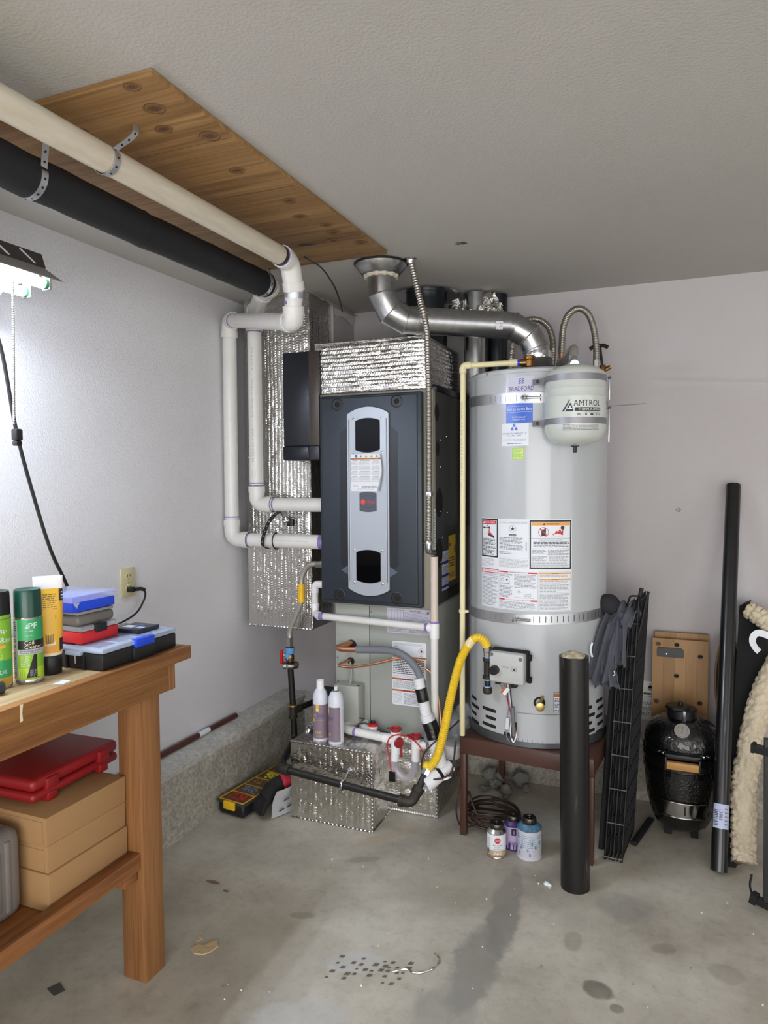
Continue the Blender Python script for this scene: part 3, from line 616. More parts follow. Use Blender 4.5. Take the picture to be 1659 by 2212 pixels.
# curling warning label on the silver panel
mb=MB(); f=planef((-1.3615,2.9146,1.478),(1,0,0),(0,0,1),(0,-1,0)); p=Print(f,mb)
W_,H_=.150,.166
edge=lambda v:W_*(.955-.10*max(0,(.55-v/H_))/.55*1.1+.045*math.sin(math.pi*v/H_))
n=12
for k in range(n):
    v0,v1=H_*k/n,H_*(k+1)/n; p.poly([(0,v0),(edge(v0),v0),(edge(v1),v1),(0,v1)],PAPER,1)
    c=lambda v:.004+.010*(1-v/H_); mb.poly([f(edge(v0),v0,.0005),f(edge(v0)+c(v0),v0,.010),f(edge(v1)+c(v1),v1,.010),f(edge(v1),v1,.0005)],INKL)
p.rect(0,.142,.147,.1485,mat('label_brown','8c4226',.6),2); p.lines(.004,.1435,.14,.147,1,AMBR,3,.5,.1)
p.disc(.027,.157,.0068,BLUEP,2)
for k in range(4):
    p.tri(.043+.026*k,.151,.0135,.0125,YELP,2); p.rect(.0485+.026*k,.153,.051+.026*k,.158,INK,3)
for j in range(4):
    for i,(a,b) in enumerate(((.001,.038),(.041,.098),(.103,.143))):
        t=.139-.0235*j; p.rect(a+.006,t-.0035,b-.006,t-.0018,INKG,2,1); p.lines(a,t-.020,b,t-.005,5,INKL,2,.5)
p.rect(0,.0425,.138,.0432,INKG,2)
p.lines(.012,.018,.036,.026,2,INKG,2); p.lines(.054,.014,.132,.024,2,INKG,2,.5,.05); p.lines(.03,.004,.12,.012,2,INKL,2)
p.build('warning_label',sp,label='curling warning label')
# right side details: knock-outs, seam screws, stickers
mb=MB(); 
for y,z,ry,rz in ((3.03,1.62,.03,.045),(3.035,1.42,.03,.04)):
    pass
fs=planef((-.983,2.985,.965),(0,1,0),(0,0,1),(1,0,0)); 
p=Print(fs,mb)
for u,v,r in ((.03,.70,.026),(.05,.46,.05),(.045,.235,.05),(.02,.86,.03)): p.disc(u,v,r,BLKM,1,22,r*1.3)
p.build('knockout',F,kind='stuff')
for u,v in ((.07,.74),(.16,.76),(.07,.42),(.17,.41),(.10,.30),(.07,.19),(.07,.62)):
    mb=MB(); mb.lathe([(.005,0),(.0045,.002),(.001,.003)],STEEL,fs(u,v,0),(1,0,0),10); mb.build('screw',F)
mb=MB(); p=Print(fs,mb); p.rect(.187,.085,.30,.300,YELP,1); p.rect(.28,.215,.295,.25,INK,2); p.rect(.20,.25,.215,.265,INK,2); p.lines(.20,.15,.285,.20,4,INK,2); p.text('ENERGY',.195,.10,.09,.022,INK,2); p.build('yellow_sticker',F,label='yellow energy sticker')
mb=MB(); p=Print(fs,mb); p.rect(.085,.055,.185,.235,PAPERL,1)
for v in (.065,.115,.175): p.rect(.085,v,.185,v+.013,NAVY,2)
for v in (.08,.13,.19): p.lines(.09,v,.18,v+.035,5,INKG,2)
p.build('rating_sticker',F,label='white and navy rating sticker')
mb=MB(); p=Print(planef((-.983,2.9565,0),(0,1,0),(0,0,1),(1,0,0)),mb); p.rect(.003,1.22,.022,1.40,PAPER,1); p.lines(.006,1.23,.019,1.39,14,INKG,2); p.build('edge_sticker',F)
mb=MB(); mb.box((-.983,3.15,.975),(-.978,3.40,1.02),BLKM,.002); mb.build('tape_patch',F)
# black flange tape between furnace and plenum
mb=MB(); mb.box((-.998,2.98,1.915),(-.976,3.46,1.945),TAPE,.004); mb.build('flange_tape',F)

# ------------------------------------------------------------------ coil cabinet below
K=thing('coil_cabinet',(-1.24,3.25,.357),'grey-green coil cabinet under the dark furnace with copper lines entering it','cabinet')
mb=MB(); mb.box((-1.489,3.0,.358),(-.988,3.5,.955),CABG,.003); mb.build('case',K)
mb=MB(); mb.box((-1.3135,2.9985,.362),(-1.3095,3.0005,.945),INK); mb.build('door_gap',K)
mb=MB(); mb.box((-1.487,2.996,.362),(-1.3135,3.001,.945),CABG,.0015); mb.build('front_panel',K)
mb=MB(); mb.box((-1.3095,2.996,.362),(-.99,3.001,.945),CABG,.0015); mb.build('front_panel',K)
for x,z,r in ((-1.405,.753,.0265),(-1.408,.678,.0175)):
    mb=MB(); mb.lathe([(r,0),(r,.004),(r*.85,.007),(r*.45,.006),(r*.42,.001)],BLKM,(x,2.996,z),(0,-1,0),24); mb.build('grommet',K)
for x,z in ((-1.476,.69),(-1.476,.575),(-1.30,.35+.57)):
    mb=MB(); mb.lathe([(.0055,0),(.005,.0025),(.001,.0035)],STEEL,(x,2.996,z),(0,-1,0),10); mb.build('screw',K)
mb=MB(); mb.cyl((-1.478,2.9958,.47),(-1.478,2.9958,.53),.012,BLKM,seg=12); mb.build('vent_slot',K)
cf=planef((0,2.996,0),(1,0,0),(0,0,1),(0,-1,0))
mb=MB(); p=Print(cf,mb); x0,z0=-1.222,.829; p.rect(x0,z0,x0+.208,.943,PAPERL,1)
p.frame(x0+.006,z0+.035,x0+.08,.936,.0012,INKG)
for i in range(5): p.rect(x0+.006+.0148*i+.014,z0+.035,x0+.0212+.0148*i,.936,INKG,2,1)
for j in range(9): p.rect(x0+.006,z0+.043+.007*j,x0+.08,z0+.0438+.007*j,INKL,2)
p.lines(x0+.085,z0+.045,x0+.2,.928,11,INKG,2,.4,.5); p.lines(x0+.11,.93,x0+.17,.938,2,INK,2); p.bars(x0+.192,.924,x0+.203,.935,INK,3,8)
p.lines(x0+.006,z0+.005,x0+.095,z0+.026,4,INKG,2); p.lines(x0+.105,z0+.005,x0+.2,z0+.026,4,INKG,2)
p.build('data_label',K,label='lilac data table label')
mb=MB(); p=Print(cf,mb); x0,x1,z0,z1=-1.199,-1.034,.497,.792; p.rect(x0,z0,x1,z1,PAPER,1,1,.006)
p.lines(x0+.006,z1-.018,x1-.006,z1-.006,3,INKL,2); p.ringp(x0+.021,z1-.032,.010,.0014,INK,2); p.text('UL',x0+.0165,z1-.037,.009,.010,INK,2); p.lines(x0+.012,z1-.05,x0+.032,z1-.045,1,INKG,2)
for q in range(4):
    a=math.radians(90*q); b=math.radians(90*q+90); cx,cz=x1-.023,z1-.038; r=.0165
    p.poly([(cx+r*math.cos(a),cz+r*math.sin(a)),(cx+r*math.cos(b),cz+r*math.sin(b)),(cx+(r-.0018)*math.cos(b),cz+(r-.0018)*math.sin(b)),(cx+(r-.0018)*math.cos(a),cz+(r-.0018)*math.sin(a))],REDP,2)
p.poly([(cx-.004,cz-.006),(cx+.004,cz-.006),(cx+.0055,cz-.001),(cx+.002,cz+.003),(cx+.0005,cz+.008),(cx-.003,cz+.003),(cx-.0052,cz)],INK,2)
p.text('A2L',cx-.009,cz-.028,.018,.009,INKG,2)
p.rect(x0,.718,x1,.7245,ORNG,2); p.lines(x0+.004,.640,x1-.01,.714,9,INK,2,.42,.06); p.lines(x0+.004,.625,x1-.01,.637,3,INKL,2)
p.rect(x0,.614,x1,.622,ORNG,2); p.lines(x0+.05,.6155,x1-.04,.6205,1,REDK,3,.6,0); p.lines(x0+.004,.575,x1-.008,.611,8,INKG,2)
p.rect(x0,.561,x1,.569,ORNG,2); p.lines(x0+.05,.5625,x1-.04,.5675,1,REDK,3,.6,0); p.lines(x0+.004,.503,x0+.05,.556,10,INKL,2); p.lines(x0+.056,.503,x1-.008,.556,10,INKG,2)
p.build('warning_label',K,label='white warning label with orange bars')
J=thing('junction_box',(-1.395,2.96,.41),'grey rectangular electrical box on the front of the coil cabinet','box')
mb=MB(); mb.box((-1.458,2.921,.412),(-1.338,2.995,.582),CABG,.002); mb.build('cover',J)
mb=MB(); mb.cyl((-1.40,2.965,.5818),(-1.40,2.965,.586),.010,CABG,seg=14); mb.cyl((-1.345,2.94,.5818),(-1.345,2.94,.584),.005,BLKM,seg=10); mb.build('knockout_plug',J)
mb=MB(); mb.tube(spline([(-1.41,2.992,.675),(-1.402,2.985,.64),(-1.398,2.975,.61),(-1.398,2.968,.585)],6),.0055,CABG,8); mb.build('cable',J)
# black air cleaner cabinet left of the furnace
Q=thing('air_cleaner',(-1.64,3.03,1.62),'flat black air cleaner cabinet fixed to the left side of the furnace','cabinet')
mb=MB(); mb.box((-1.733,2.965,1.622),(-1.537,3.09,2.13),CHARD,.003); mb.build('housing',Q)
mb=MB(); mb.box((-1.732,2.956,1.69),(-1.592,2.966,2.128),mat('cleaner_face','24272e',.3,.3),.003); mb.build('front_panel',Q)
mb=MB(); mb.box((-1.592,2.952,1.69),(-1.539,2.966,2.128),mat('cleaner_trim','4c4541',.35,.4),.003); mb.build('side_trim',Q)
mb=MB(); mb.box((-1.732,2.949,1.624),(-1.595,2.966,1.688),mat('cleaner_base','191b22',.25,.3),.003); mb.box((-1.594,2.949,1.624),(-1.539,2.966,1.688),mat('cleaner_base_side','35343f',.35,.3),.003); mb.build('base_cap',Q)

# ------------------------------------------------------------------ gas line to the furnace
G=thing('gas_connector',(-1.75,3.05,.7),'flexible steel gas connector with yellow tag dropping from the furnace to a red-handled valve','hose')
mb=MB(); mb.tube(spline([(-1.575,3.045,1.123),(-1.645,3.045,1.117),(-1.687,3.045,1.069),(-1.697,3.045,1.0),(-1.697,3.045,.936),(-1.729,3.045,.861),(-1.763,3.045,.785),(-1.765,3.045,.742)]),.0135,mat('coated_hose','b3aea4',.4,.6),14); mb.build('hose',G)
mb=MB(); mb.cyl((-1.696,3.045,1.022),(-1.697,3.045,.932),.0185,YEL,seg=18); mb.build('tag_sleeve',G,label='yellow tag sleeve')
mb=MB(); mb.cyl((-1.54,3.045,1.123),(-1.562,3.045,1.123),.018,BLUE,seg=6); mb.cyl((-1.556,3.045,1.123),(-1.588,3.045,1.122),.0195,STEEL,seg=6); mb.cyl((-1.586,3.045,1.122),(-1.612,3.045,1.121),.017,STEEL,seg=6); mb.build('upper_nut',G)
mb=MB(); mb.cyl((-1.765,3.045,.752),(-1.765,3.045,.728),.020,STEEL,seg=6); mb.cyl((-1.765,3.045,.73),(-1.765,3.045,.705),.0165,STEEL,seg=6); mb.build('lower_nut',G)
GV=thing('gas_valve',(-1.765,3.045,.63),'brass gas shut-off valve with red lever and blue label on black pipe','valve')
mb=MB(); mb.lathe([(.017,0),(.021,.006),(.021,.03),(.017,.04),(.021,.05),(.0215,.072),(.016,.076)],BRONZE,(-1.765,3.045,.63),seg=20); mb.build('body',GV)
mb=MB(); mb.lathe([(.0215,.0),(.023,.003),(.023,.027),(.020,.03)],mat('label_blue','5fa0d8',.5),(-1.765,3.045,.672),seg=20,cap0=False,cap1=False); mb.prism([(-1.783,3.0225,.672),(-1.748,3.0225,.672),(-1.765,3.0225,.64)],(0,-.002,0),mat('label_blue','5fa0d8')); mb.build('blue_label',GV)
mb=MB(); mb.cyl((-1.785,3.035,.663),(-1.795,3.03,.663),.007,BRASS,seg=10); mb.box((-1.809,3.018,.618),(-1.795,3.034,.69),RED,.004); mb.build('lever',GV,label='red lever')
mb=MB(); 
P=[(-1.765+.031*math.cos(a),3.045+.031*math.sin(a),.612) for a in [2*math.pi*k/24 for k in range(25)]]
mb.tube(P,.014,FOILD,8,rf=lambda i,n:1+.22*math.sin(i*2.7)); o=mb.build('foil_collar'); tag(o,'crumpled foil collar around the black gas pipe under the red-handled valve','foil')
GP=thing('gas_pipe',(-1.75,3.04,.0),'black iron gas pipe dropping from the valve and crossing the front of the foil box','pipe')
mb=MB(); mb.cyl((-1.765,3.045,.63),(-1.752,3.045,.41),.0155,IRON,seg=18); mb.build('riser',GP)
mb=MB(); mb.lathe([(.0225,0),(.0225,.012),(.019,.014),(.019,.05),(.0225,.052),(.0225,.064)],IRONF,(-1.751,3.045,.348),seg=18); mb.cyl((-1.751,3.045,.38),(-1.735,3.09,.386),.019,IRONF,seg=16); mb.cyl((-1.752,3.045,.408),(-1.752,3.045,.416),.024,BRASS,seg=18); mb.build('tee',GP)
mb=MB(); mb.cyl((-1.745,3.075,.384),(-1.66,3.38,.40),.0155,IRON,seg=14); mb.build('branch',GP)
mb=MB(); mb.tube(bend([(-1.75,3.045,.36),(-1.745,3.045,.245),(-1.635,2.715,.245)],.03),.0155,IRON,16); mb.build('drop',GP)
mb=MB(); mb.tube(bend([(-1.644,2.752,.245),(-1.625,2.70,.246),(-1.575,2.70,.243)],.035,8),.022,IRONF,18); mb.cyl((-1.592,2.70,.2445),(-1.575,2.70,.2435),.0255,IRONF,seg=18); mb.build('elbow',GP)
mb=MB(); mb.cyl((-1.60,2.70,.2445),(-1.02,2.70,.196),.0165,IRON,seg=20); mb.build('crossing_pipe',GP)
mb=MB(); mb.tube(bend([(-1.045,2.70,.198),(-1.0,2.70,.195),(-.985,2.745,.235)],.035,8),.022,IRONF,18); mb.cyl((-1.052,2.70,.1985),(-1.035,2.70,.197),.0255,IRONF,seg=18); mb.cyl((-.99,2.735,.226),(-.982,2.75,.242),.0255,IRONF,seg=18); mb.build('elbow',GP)
mb=MB(); mb.cyl((-.985,2.745,.235),(-.968,2.785,.288),.0155,IRON,seg=14); mb.cyl((-.970,2.782,.284),(-.962,2.80,.31),.020,STEEL,seg=6); mb.build('riser',GP)
mb=MB(); mb.tube([(-1.315+.0185*0,2.70-.019*math.cos(a),.2205+.019*math.sin(a)) for a in [2*math.pi*k/16 for k in range(17)]],.004,FOILD,6,flat=(.006,.003)); mb.cyl((-1.315,2.715,.238),(-1.31,2.762,.27),.004,STEEL,seg=8); mb.ball((-1.31,2.755,.262),.012,FOILD,10); mb.box((-1.318,2.685,.185),(-1.306,2.70,.20),STEEL,.002); o=mb.build('pipe_clamp'); tag(o,'small metal clamp holding the black gas pipe to the foil box front','clamp')
CS=thing('yellow_gas_hose',(-.9,2.85,.3),'yellow corrugated gas hose arching up to the water heater valve','hose')
PY=spline([(-.962,2.80,.305),(-.945,2.80,.325),(-.920,2.80,.365),(-.890,2.80,.476),(-.857,2.80,.636),(-.820,2.80,.776),(-.782,2.80,.852),(-.752,2.80,.882),(-.724,2.812,.874),(-.714,2.832,.843)],12)
mb=MB(); mb.corr(PY,.0165,YCSST,.0085,.15,14); mb.build('hose',CS,ang=80)
mb=MB(); mb.ball((-.966,2.80,.318),.022,YCSST,12,(1,1,.8)); mb.build('lower_cuff',CS)
mb=MB(); mb.tube(PY[-38:-28],.0178,CREAM,14); mb.build('pale_band',CS)

# ------------------------------------------------------------------ condensate drain, lineset, trap
r2=.0165
CP=thing('condensate_pipe',(-.963,2.90,.36),'thin white drain pipe running from the furnace side to an open vertical standpipe','pipe')
pipe(CP,(-1.531,3.03,1.027),(-1.565,3.03,1.027),r2,WHITE); elbow(CP,(-1.555,3.03,1.027),(-1.612,3.03,1.027),(-1.613,3.03,.985),r2,WHITE,lip=.008)
pipe(CP,(-1.613,3.03,.99),(-1.614,3.03,.93),r2,PVC); elbow(CP,(-1.614,3.03,.935),(-1.614,3.03,.885),(-1.565,2.985,.882),r2,WHITE,lip=.008)
pipe(CP,(-1.57,2.99,.882),(-.985,2.90,.887),r2,PVC); purple(CP,(-1.563,2.983,.882),(.58,-.09,0),r2,.02); purple(CP,(-1.005,2.903,.887),(1,-.15,0),r2,.012)
pipe(CP,(-.963,2.90,.91),(-.963,2.90,1.197),r2,PVCB,'standpipe'); pipe(CP,(-.963,2.90,.42),(-.963,2.90,.87),r2,PVC)
mb=MB(); mb.lathe([(.021,0),(.021,.075),(.0175,.077)],WHITE,(-.963,2.90,.842),seg=24); mb.cyl((-.99,2.903,.887),(-.963,2.90,.887),.0205,WHITE,seg=22); mb.build('tee',CP)
mb=MB(); mb.cyl((-.963,2.90,1.1968),(-.963,2.90,1.1975),.0135,INK,seg=18); mb.build('pipe_mouth',CP); purple(CP,(-.963,2.90,.908),(0,0,1),.021,.010)
LS=thing('suction_line',(-1.2,2.9,.4),'thick copper line in grey insulation curving down from the coil cabinet','pipe')
PL=spline([(-1.405,2.995,.765),(-1.42,2.955,.762),(-1.437,2.925,.758),(-1.425,2.905,.757),(-1.385,2.90,.757),(-1.30,2.90,.763),(-1.20,2.90,.770),(-1.125,2.89,.766),(-1.06,2.875,.735),(-1.016,2.865,.675),(-.996,2.86,.59),(-.986,2.858,.48),(-.981,2.858,.40)],8)
k=[i for i,q in enumerate(PL) if q.x>-1.335 and q.y<2.93][0]
mb=MB(); mb.tube(PL[:k+2],.0125,COP,16); mb.build('copper_end',LS,label='bare copper end')
mb=MB(); mb.tube(PL[k:],.0165,GASK,18); mb.build('insulation',LS)
mb=MB(); mb.tube(spline([(-1.408,2.994,.684),(-1.425,2.955,.680),(-1.437,2.925,.674),(-1.42,2.915,.672),(-1.36,2.915,.674),(-1.25,2.915,.700),(-1.135,2.922,.733),(-1.06,2.93,.729),(-1.022,2.928,.708)],8)+[Vector(q) for q in []],.006,COP,12); 
o=mb.build('liquid_line'); tag(o,'thin bare copper line bending below the grey insulated pipe on the coil cabinet','pipe')
mb=MB(); mb.tube(spline([(-1.012,2.92,.70),(-.985,2.925,.675),(-.958,2.925,.59),(-.945,2.92,.50),(-.935,2.90,.42),(-.925,2.875,.34),(-.905,2.87,.29),(-.88,2.88,.275),(-.86,2.95,.27)],8),.006,COP,12); o2=mb.build('return_line'); tag(o2,'thin copper line running down beside the white standpipe','pipe')
WF=thing('foam_line',(-.95,2.84,.25),'white corrugated foam insulated line with black tape bands ending open near the floor','pipe')
PW=spline([(-1.022,2.855,.672),(-1.006,2.855,.606),(-.985,2.855,.517),(-.955,2.855,.44),(-.928,2.85,.34),(-.900,2.845,.255)],14)
mb=MB(); mb.corr(PW[:29],.0235,WFOAM,.0085,.06,16); mb.build('upper_sleeve',WF,ang=80)
mb=MB(); mb.corr(PW[28:-6],.029,WFOAM,.0085,.05,18); mb.build('lower_sleeve',WF,ang=80)
mb=MB(); mb.tube(PW[-7:],.030,WHITE,18); mb.build('sleeve_end',WF)
mb=MB(); mb.tube(PW[9:20],.0258,TAPE,16); mb.build('tape_band',WF)
mb=MB(); mb.tube(PW[33:46],.0325,TAPE,16); mb.build('tape_band',WF)
W2=thing('foam_stub',(-.92,2.78,.24),'open white foam sleeve stub with black tape lying below the yellow hose','pipe')
mb=MB(); ax=V(.105,.105,.075).normalized(); o_=V(-.966,2.775,.246)
mb.lathe([(.011,.02),(.011,.001),(.029,.0),(.033,.006),(.033,.055),(.031,.07)],WFOAM,o_,ax,22); mb.build('sleeve',W2)
mb=MB(); mb.cyl(o_+ax*.055,o_+ax*.085,.0325,TAPE,r1=.026,seg=18); mb.build('tape_band',W2)
mb=MB(); mb.tube([o_+ax*.08,o_+ax*.11,o_+ax*.14],.026,WFOAM,16); mb.build('rear_sleeve',W2)
mb=MB(); mb.cyl(o_+ax*.019,o_+ax*.0195,.0105,INK,seg=14); mb.build('hole',W2)
# drain trap
TP=thing('drain_trap',(-1.2,2.88,.24),'white drain trap with red caps and clear U tube before the coil cabinet','pipe')
rt_=.0185
mb=MB(); mb.tube(bend([(-1.372,2.998,.405),(-1.412,2.905,.388),(-1.34,2.885,.388)],.05,8),.0205,PVC,18); mb.cyl((-1.39,2.965,.399),(-1.374,2.998,.405),.0245,WHITE,seg=18); mb.build('elbow',TP)
pipe(TP,(-1.345,2.885,.388),(-1.185,2.88,.379),rt_); purple(TP,(-1.345,2.885,.388),(1,0,-.05),rt_*1.06,.012)
mb=MB(); mb.cyl((-1.195,2.88,.379),(-1.14,2.88,.379),.022,WHITE,seg=20); mb.lathe([(.0215,0),(.0215,.03),(.023,.032),(.023,.10)],WHITE,(-1.138,2.88,.318),seg=22); mb.build('tee',TP)
def redcap(par,x,y,z,tab):
    mb=MB(); mb.lathe([(.022,0),(.022,.010),(.027,.011),(.027,.016),(.017,.017),(.016,.010)],[REDK]*4+[RED],(x,y,z),seg=24); mb.box((x+tab*.024,y-.008,z+.010),(x+tab*.042,y+.008,z+.014),REDK,.002); mb.build('red_cap',par,label='dark red screw cap')
redcap(TP,-1.138,2.88,.415,-1); redcap(TP,-1.046,2.885,.395,-1)
mb=MB(); mb.lathe([(.021,0),(.024,.004),(.020,.010)],REDK,(-1.118,2.862,.375),(.75,-.65,0),20); mb.box((-1.105,2.846,.318),(-1.095,2.852,.36),REDK,.002); mb.build('side_cap',TP,label='hanging dark red cap')
mb=MB(); mb.tube(bend([(-1.14,2.88,.325),(-1.143,2.88,.285)],.02),.0185,WHITE,16); mb.build('outlet',TP)
mb=MB(); mb.tube(spline([(-1.143,2.88,.31),(-1.142,2.88,.26),(-1.122,2.88,.225),(-1.092,2.88,.213),(-1.064,2.88,.232),(-1.05,2.882,.27),(-1.047,2.885,.31)],8),.0165,CLRT,18); mb.build('clear_tube',TP,label='clear plastic U tube')
mb=MB(); mb.lathe([(.0195,0),(.0195,.10)],WHITE,(-1.046,2.885,.296),seg=22); mb.cyl((-1.046,2.885,.362),(-1.0,2.895,.37),.0185,WHITE,seg=18); mb.build('riser',TP)
mb=MB(); mb.tube(spline([(-1.165,2.87,.29),(-1.172,2.862,.35),(-1.155,2.855,.395),(-1.11,2.855,.413),(-1.06,2.855,.405),(-1.015,2.855,.37),(-.993,2.85,.31),(-.988,2.845,.22)],10),.0028,RED,7); mb.tube(spline([(-1.166,2.87,.29),(-1.158,2.865,.25),(-1.15,2.863,.225)],6),.0025,RED,6); o=mb.build('tether',TP,label='thin red tether')
mb=MB(); 
for q in range(3):
    P=[(-1.158+q*.009,2.86,.193),(-1.160+q*.009,2.858,.245)]
    for k in range(6): mb.lathe([(.004,0),(.0075,.003),(.004,.0065)],BLKM,(-1.158+q*.009,2.86,.196+k*.0075),seg=8)
mb.build('wire_nut_bundle',TP,kind='stuff')
FS=thing('float_switch',(-1.29,2.95,.36),'white float switch with red cap beside the drain pipe under the junction box','switch')
mb=MB(); mb.tube(bend([(-1.335,2.998,.39),(-1.34,2.955,.385),(-1.275,2.95,.375)],.03,7),.018,WHITE,16); mb.build('tee',FS)
mb=MB(); mb.lathe([(.021,0),(.022,.036)],WHITE,(-1.272,2.935,.372),seg=22); mb.build('body',FS)
mb=MB(); mb.lathe([(.0235,0),(.0235,.010),(.012,.012)],RED,(-1.272,2.935,.407),seg=22); mb.build('cap',FS,label='red cap')
mb=MB(); mb.box((-1.285,2.925,.418),(-1.262,2.945,.427),BLK,.002); mb.tube(spline([(-1.315,2.94,.43),(-1.345,2.93,.435),(-1.365,2.935,.42),(-1.345,2.94,.405),(-1.31,2.945,.41),(-1.285,2.945,.39)],8),.0022,BLK,6); mb.build('lead_wire',FS)
mb=MB(); mb.box((-1.245,2.93,.355),(-1.185,2.96,.375),PAPER,.006,M=None); mb.rock((-1.235,2.92,.375),.014,WHITE,3); o=mb.build('paper_tag'); tag(o,'crumpled white paper tag behind the drain trap','paper')
mb=MB(); mb.box((-1.565,2.958,.3565),(-1.462,2.982,.552),BLKM,.011,3); o=mb.build('rubber_pad'); tag(o,'black rubber pad standing on the foil behind the spray cans','pad')
mb=MB(); 
for k,(x,y,r) in enumerate(((-1.575,2.94,.026),(-1.555,2.955,.022),(-1.585,2.90,.018))): mb.rock((x,y,.362),r,FOILD,k+40,3)
for v in mb.bm.verts: v.co+=Vector((1,1,1))*noise.noise(v.co*80)*.008
o=mb.build('foil_scrap',ang=20); tag(o,'crumpled foil scraps at the back left corner of the foil box','foil')
mb=MB(); mb.box((-1.79,3.075,1.30),(-1.765,3.096,1.335),BLK,.003); mb.rock((-1.80,3.085,1.325),.020,FOILD,3,3); mb.tube([(-1.835,3.09,1.37),(-1.81,3.085,1.335),(-1.785,3.08,1.318)],.004,FOILD,8); o=mb.build('strap_anchor',ang=30); tag(o,'small black and foil anchor screwed to the foil column between the two flue pipes','anchor')
# spray cans on the return duct
def can(name,x,y,z,label,cat,group,nozzle):
    t=thing(name,(x,y,z),label,cat,group); r=.0345
    mb=MB(); mb.lathe([(r*.94,0),(r,.004),(r,.168),(r,.185),(r*.93,.208),(r*.72,.226),(r*.5,.234)],CANW,(x,y,z),seg=32); mb.build('can',t)
    mb=MB(); p=Print(cylf(x,y,r,-90,z),mb); d=r*math.pi/180; s=0 if nozzle==0 else -48   # u = (angle+90)*d
    U=lambda a:(a+90+s)*d
    p.rect(0,.014,U(108),.168,PURC,1); p.rect(U(108),.014,U(108)+.05 if nozzle else U(140),.168,PAPER,1)
    p.rect(U(-10),.137,U(15),.168,YELP,2); p.rect(U(-5),.140,U(10),.152,CREAM,3)
    p.text('QUICK',U(-52),.1115,42*d*1.15,.0135,YELP,3); p.text('-STICK',U(0),.1115,56*d,.0125,NAVY,3)
    p.rect(U(-50),.090,U(-22),.104,YELP,2); p.rect(U(-15),.0965,U(75),.0975,AMBR,3); p.lines(U(-20),.036,U(40),.05,3,YELP,3); p.text('ADHESIVE',U(-8),.022,44*d,.007,YELP,3)
    if nozzle: p.lines(U(113),.02,U(108)+.045,.16,22,INKL,3)
    p.build('wrap_label',t)
    mb=MB()
    if nozzle: mb.lathe([(.012,0),(.015,.002),(.013,.006)],GRAYP,(x,y,z+.232),seg=18); mb.lathe([(.0085,0),(.0075,.012),(.0085,.014),(.0095,.018)],WHITE,(x,y,z+.237),seg=14)
    else: mb.lathe([(.0175,0),(.0165,.038),(.0168,.042),(.0145,.042),(.0145,.036)],WHITE,(x,y,z+.231),seg=24)
    mb.build('nozzle',t)
can('spray_can',-1.481,2.822,.3545,'white and purple spray can with a collar top, left one on the foil box','can','spray cans on the foil box',0)
can('spray_can',-1.398,2.812,.3545,'white and purple spray can with a bare white nozzle, right one on the foil box','can','spray cans on the foil box',1)
# thermostat wires near the standpipe
mb=MB(); mb.tube(spline([(-.845,2.93,.50),(-.89,2.84,.46),(-.935,2.80,.42),(-.975,2.79,.37),(-.985,2.785,.31),(-.965,2.78,.285),(-.93,2.775,.275),(-.885,2.785,.285),(-.86,2.82,.31),(-.855,2.86,.42)],8),.0038,WIREB,7); mb.tube(spline([(-.925,2.86,.40),(-.905,2.84,.33),(-.88,2.82,.28),(-.862,2.83,.30),(-.86,2.86,.40)],8),.003,WIREB,7); o=mb.build('thermostat_wire'); tag(o,'loose brown control wire looping around the yellow hose foot','wire')
mb=MB(); mb.rock((-.898,3.03,.44),.058,BAGM,5,3); mb.rock((-.87,3.02,.50),.035,BAGM,9,3); mb.rock((-.905,3.00,.395),.05,BAGM,11,3); o=mb.build('plastic_bag',ang=180); tag(o,'crumpled clear plastic bag stuffed between the coil cabinet and the heater stand','bag')
mb=MB(); mb.lathe([(.040,0),(.042,.02),(.040,.035),(.043,.055),(.036,.06)],WFOAM,(-.912,2.975,.305),(.1,-.1,1),20); mb.rock((-.912,2.975,.33),.001,WFOAM); o=mb.build('foam_cup'); tag(o,'crumpled white foam piece under the clear plastic bag','foam')

# ------------------------------------------------------------------ water heater on its stand
ang=math.radians(-5.05); SM=Matrix.Translation((-.848,2.886,0))@Matrix.Rotation(ang,4,'Z')
ST=thing('heater_stand',(-.57,3.15,0),'brown steel stand carrying the water heater','stand')
def sb(a,b,name):
    mb=MB(); mb.box(a,b,BROWN,.003,2,SM); return mb.build(name,ST)
sw,sd=.562,.555
sb((0,0,.4275),(sw,sd,.431),'top_sheet')
sb((0,0,.358),(sw,.028,.4275),'front_rail'); sb((0,sd-.028,.358),(sw,sd,.4275),'back_rail'); sb((0,.028,.358),(.028,sd-.028,.4275),'side_rail'); sb((sw-.028,.028,.358),(sw,sd-.028,.4275),'side_rail')
for x in (0,sw-.028):
    for y in (0,sd-.028): sb((x,y,0),(x+.028,y+.028,.358),'leg')
hx_,hy_,hr=-.57,3.155,.295
H=thing('water_heater',(hx_,hy_,.431),'tall grey gas storage water heater with large warning labels','heater')
mb=MB(); mb.lathe([(hr,.47),(hr,1.955),(hr-.0015,1.9555)],HEAT,(hx_,hy_,0),seg=128,cap0=False,cap1=False); mb.build('jacket',H)
mb=MB(); mb.lathe([(hr,1.953),(hr+.0022,1.955),(hr+.0022,1.968),(hr-.004,1.974),(hr-.04,1.980),(.08,1.985)],HEAT,(hx_,hy_,0),seg=96); mb.build('top_cap',H)
mb=MB(); mb.lathe([(hr-.012,.432),(hr+.004,.434),(hr+.004,.468),(hr-.004,.472)],mat('base_galv','70757a',.4,.8),(hx_,hy_,0),seg=96); 
mb.build('base_ring',H)
HC=lambda a0,z0=0:cylf(hx_,hy_,hr,a0,z0)
D2=hr*math.pi/180
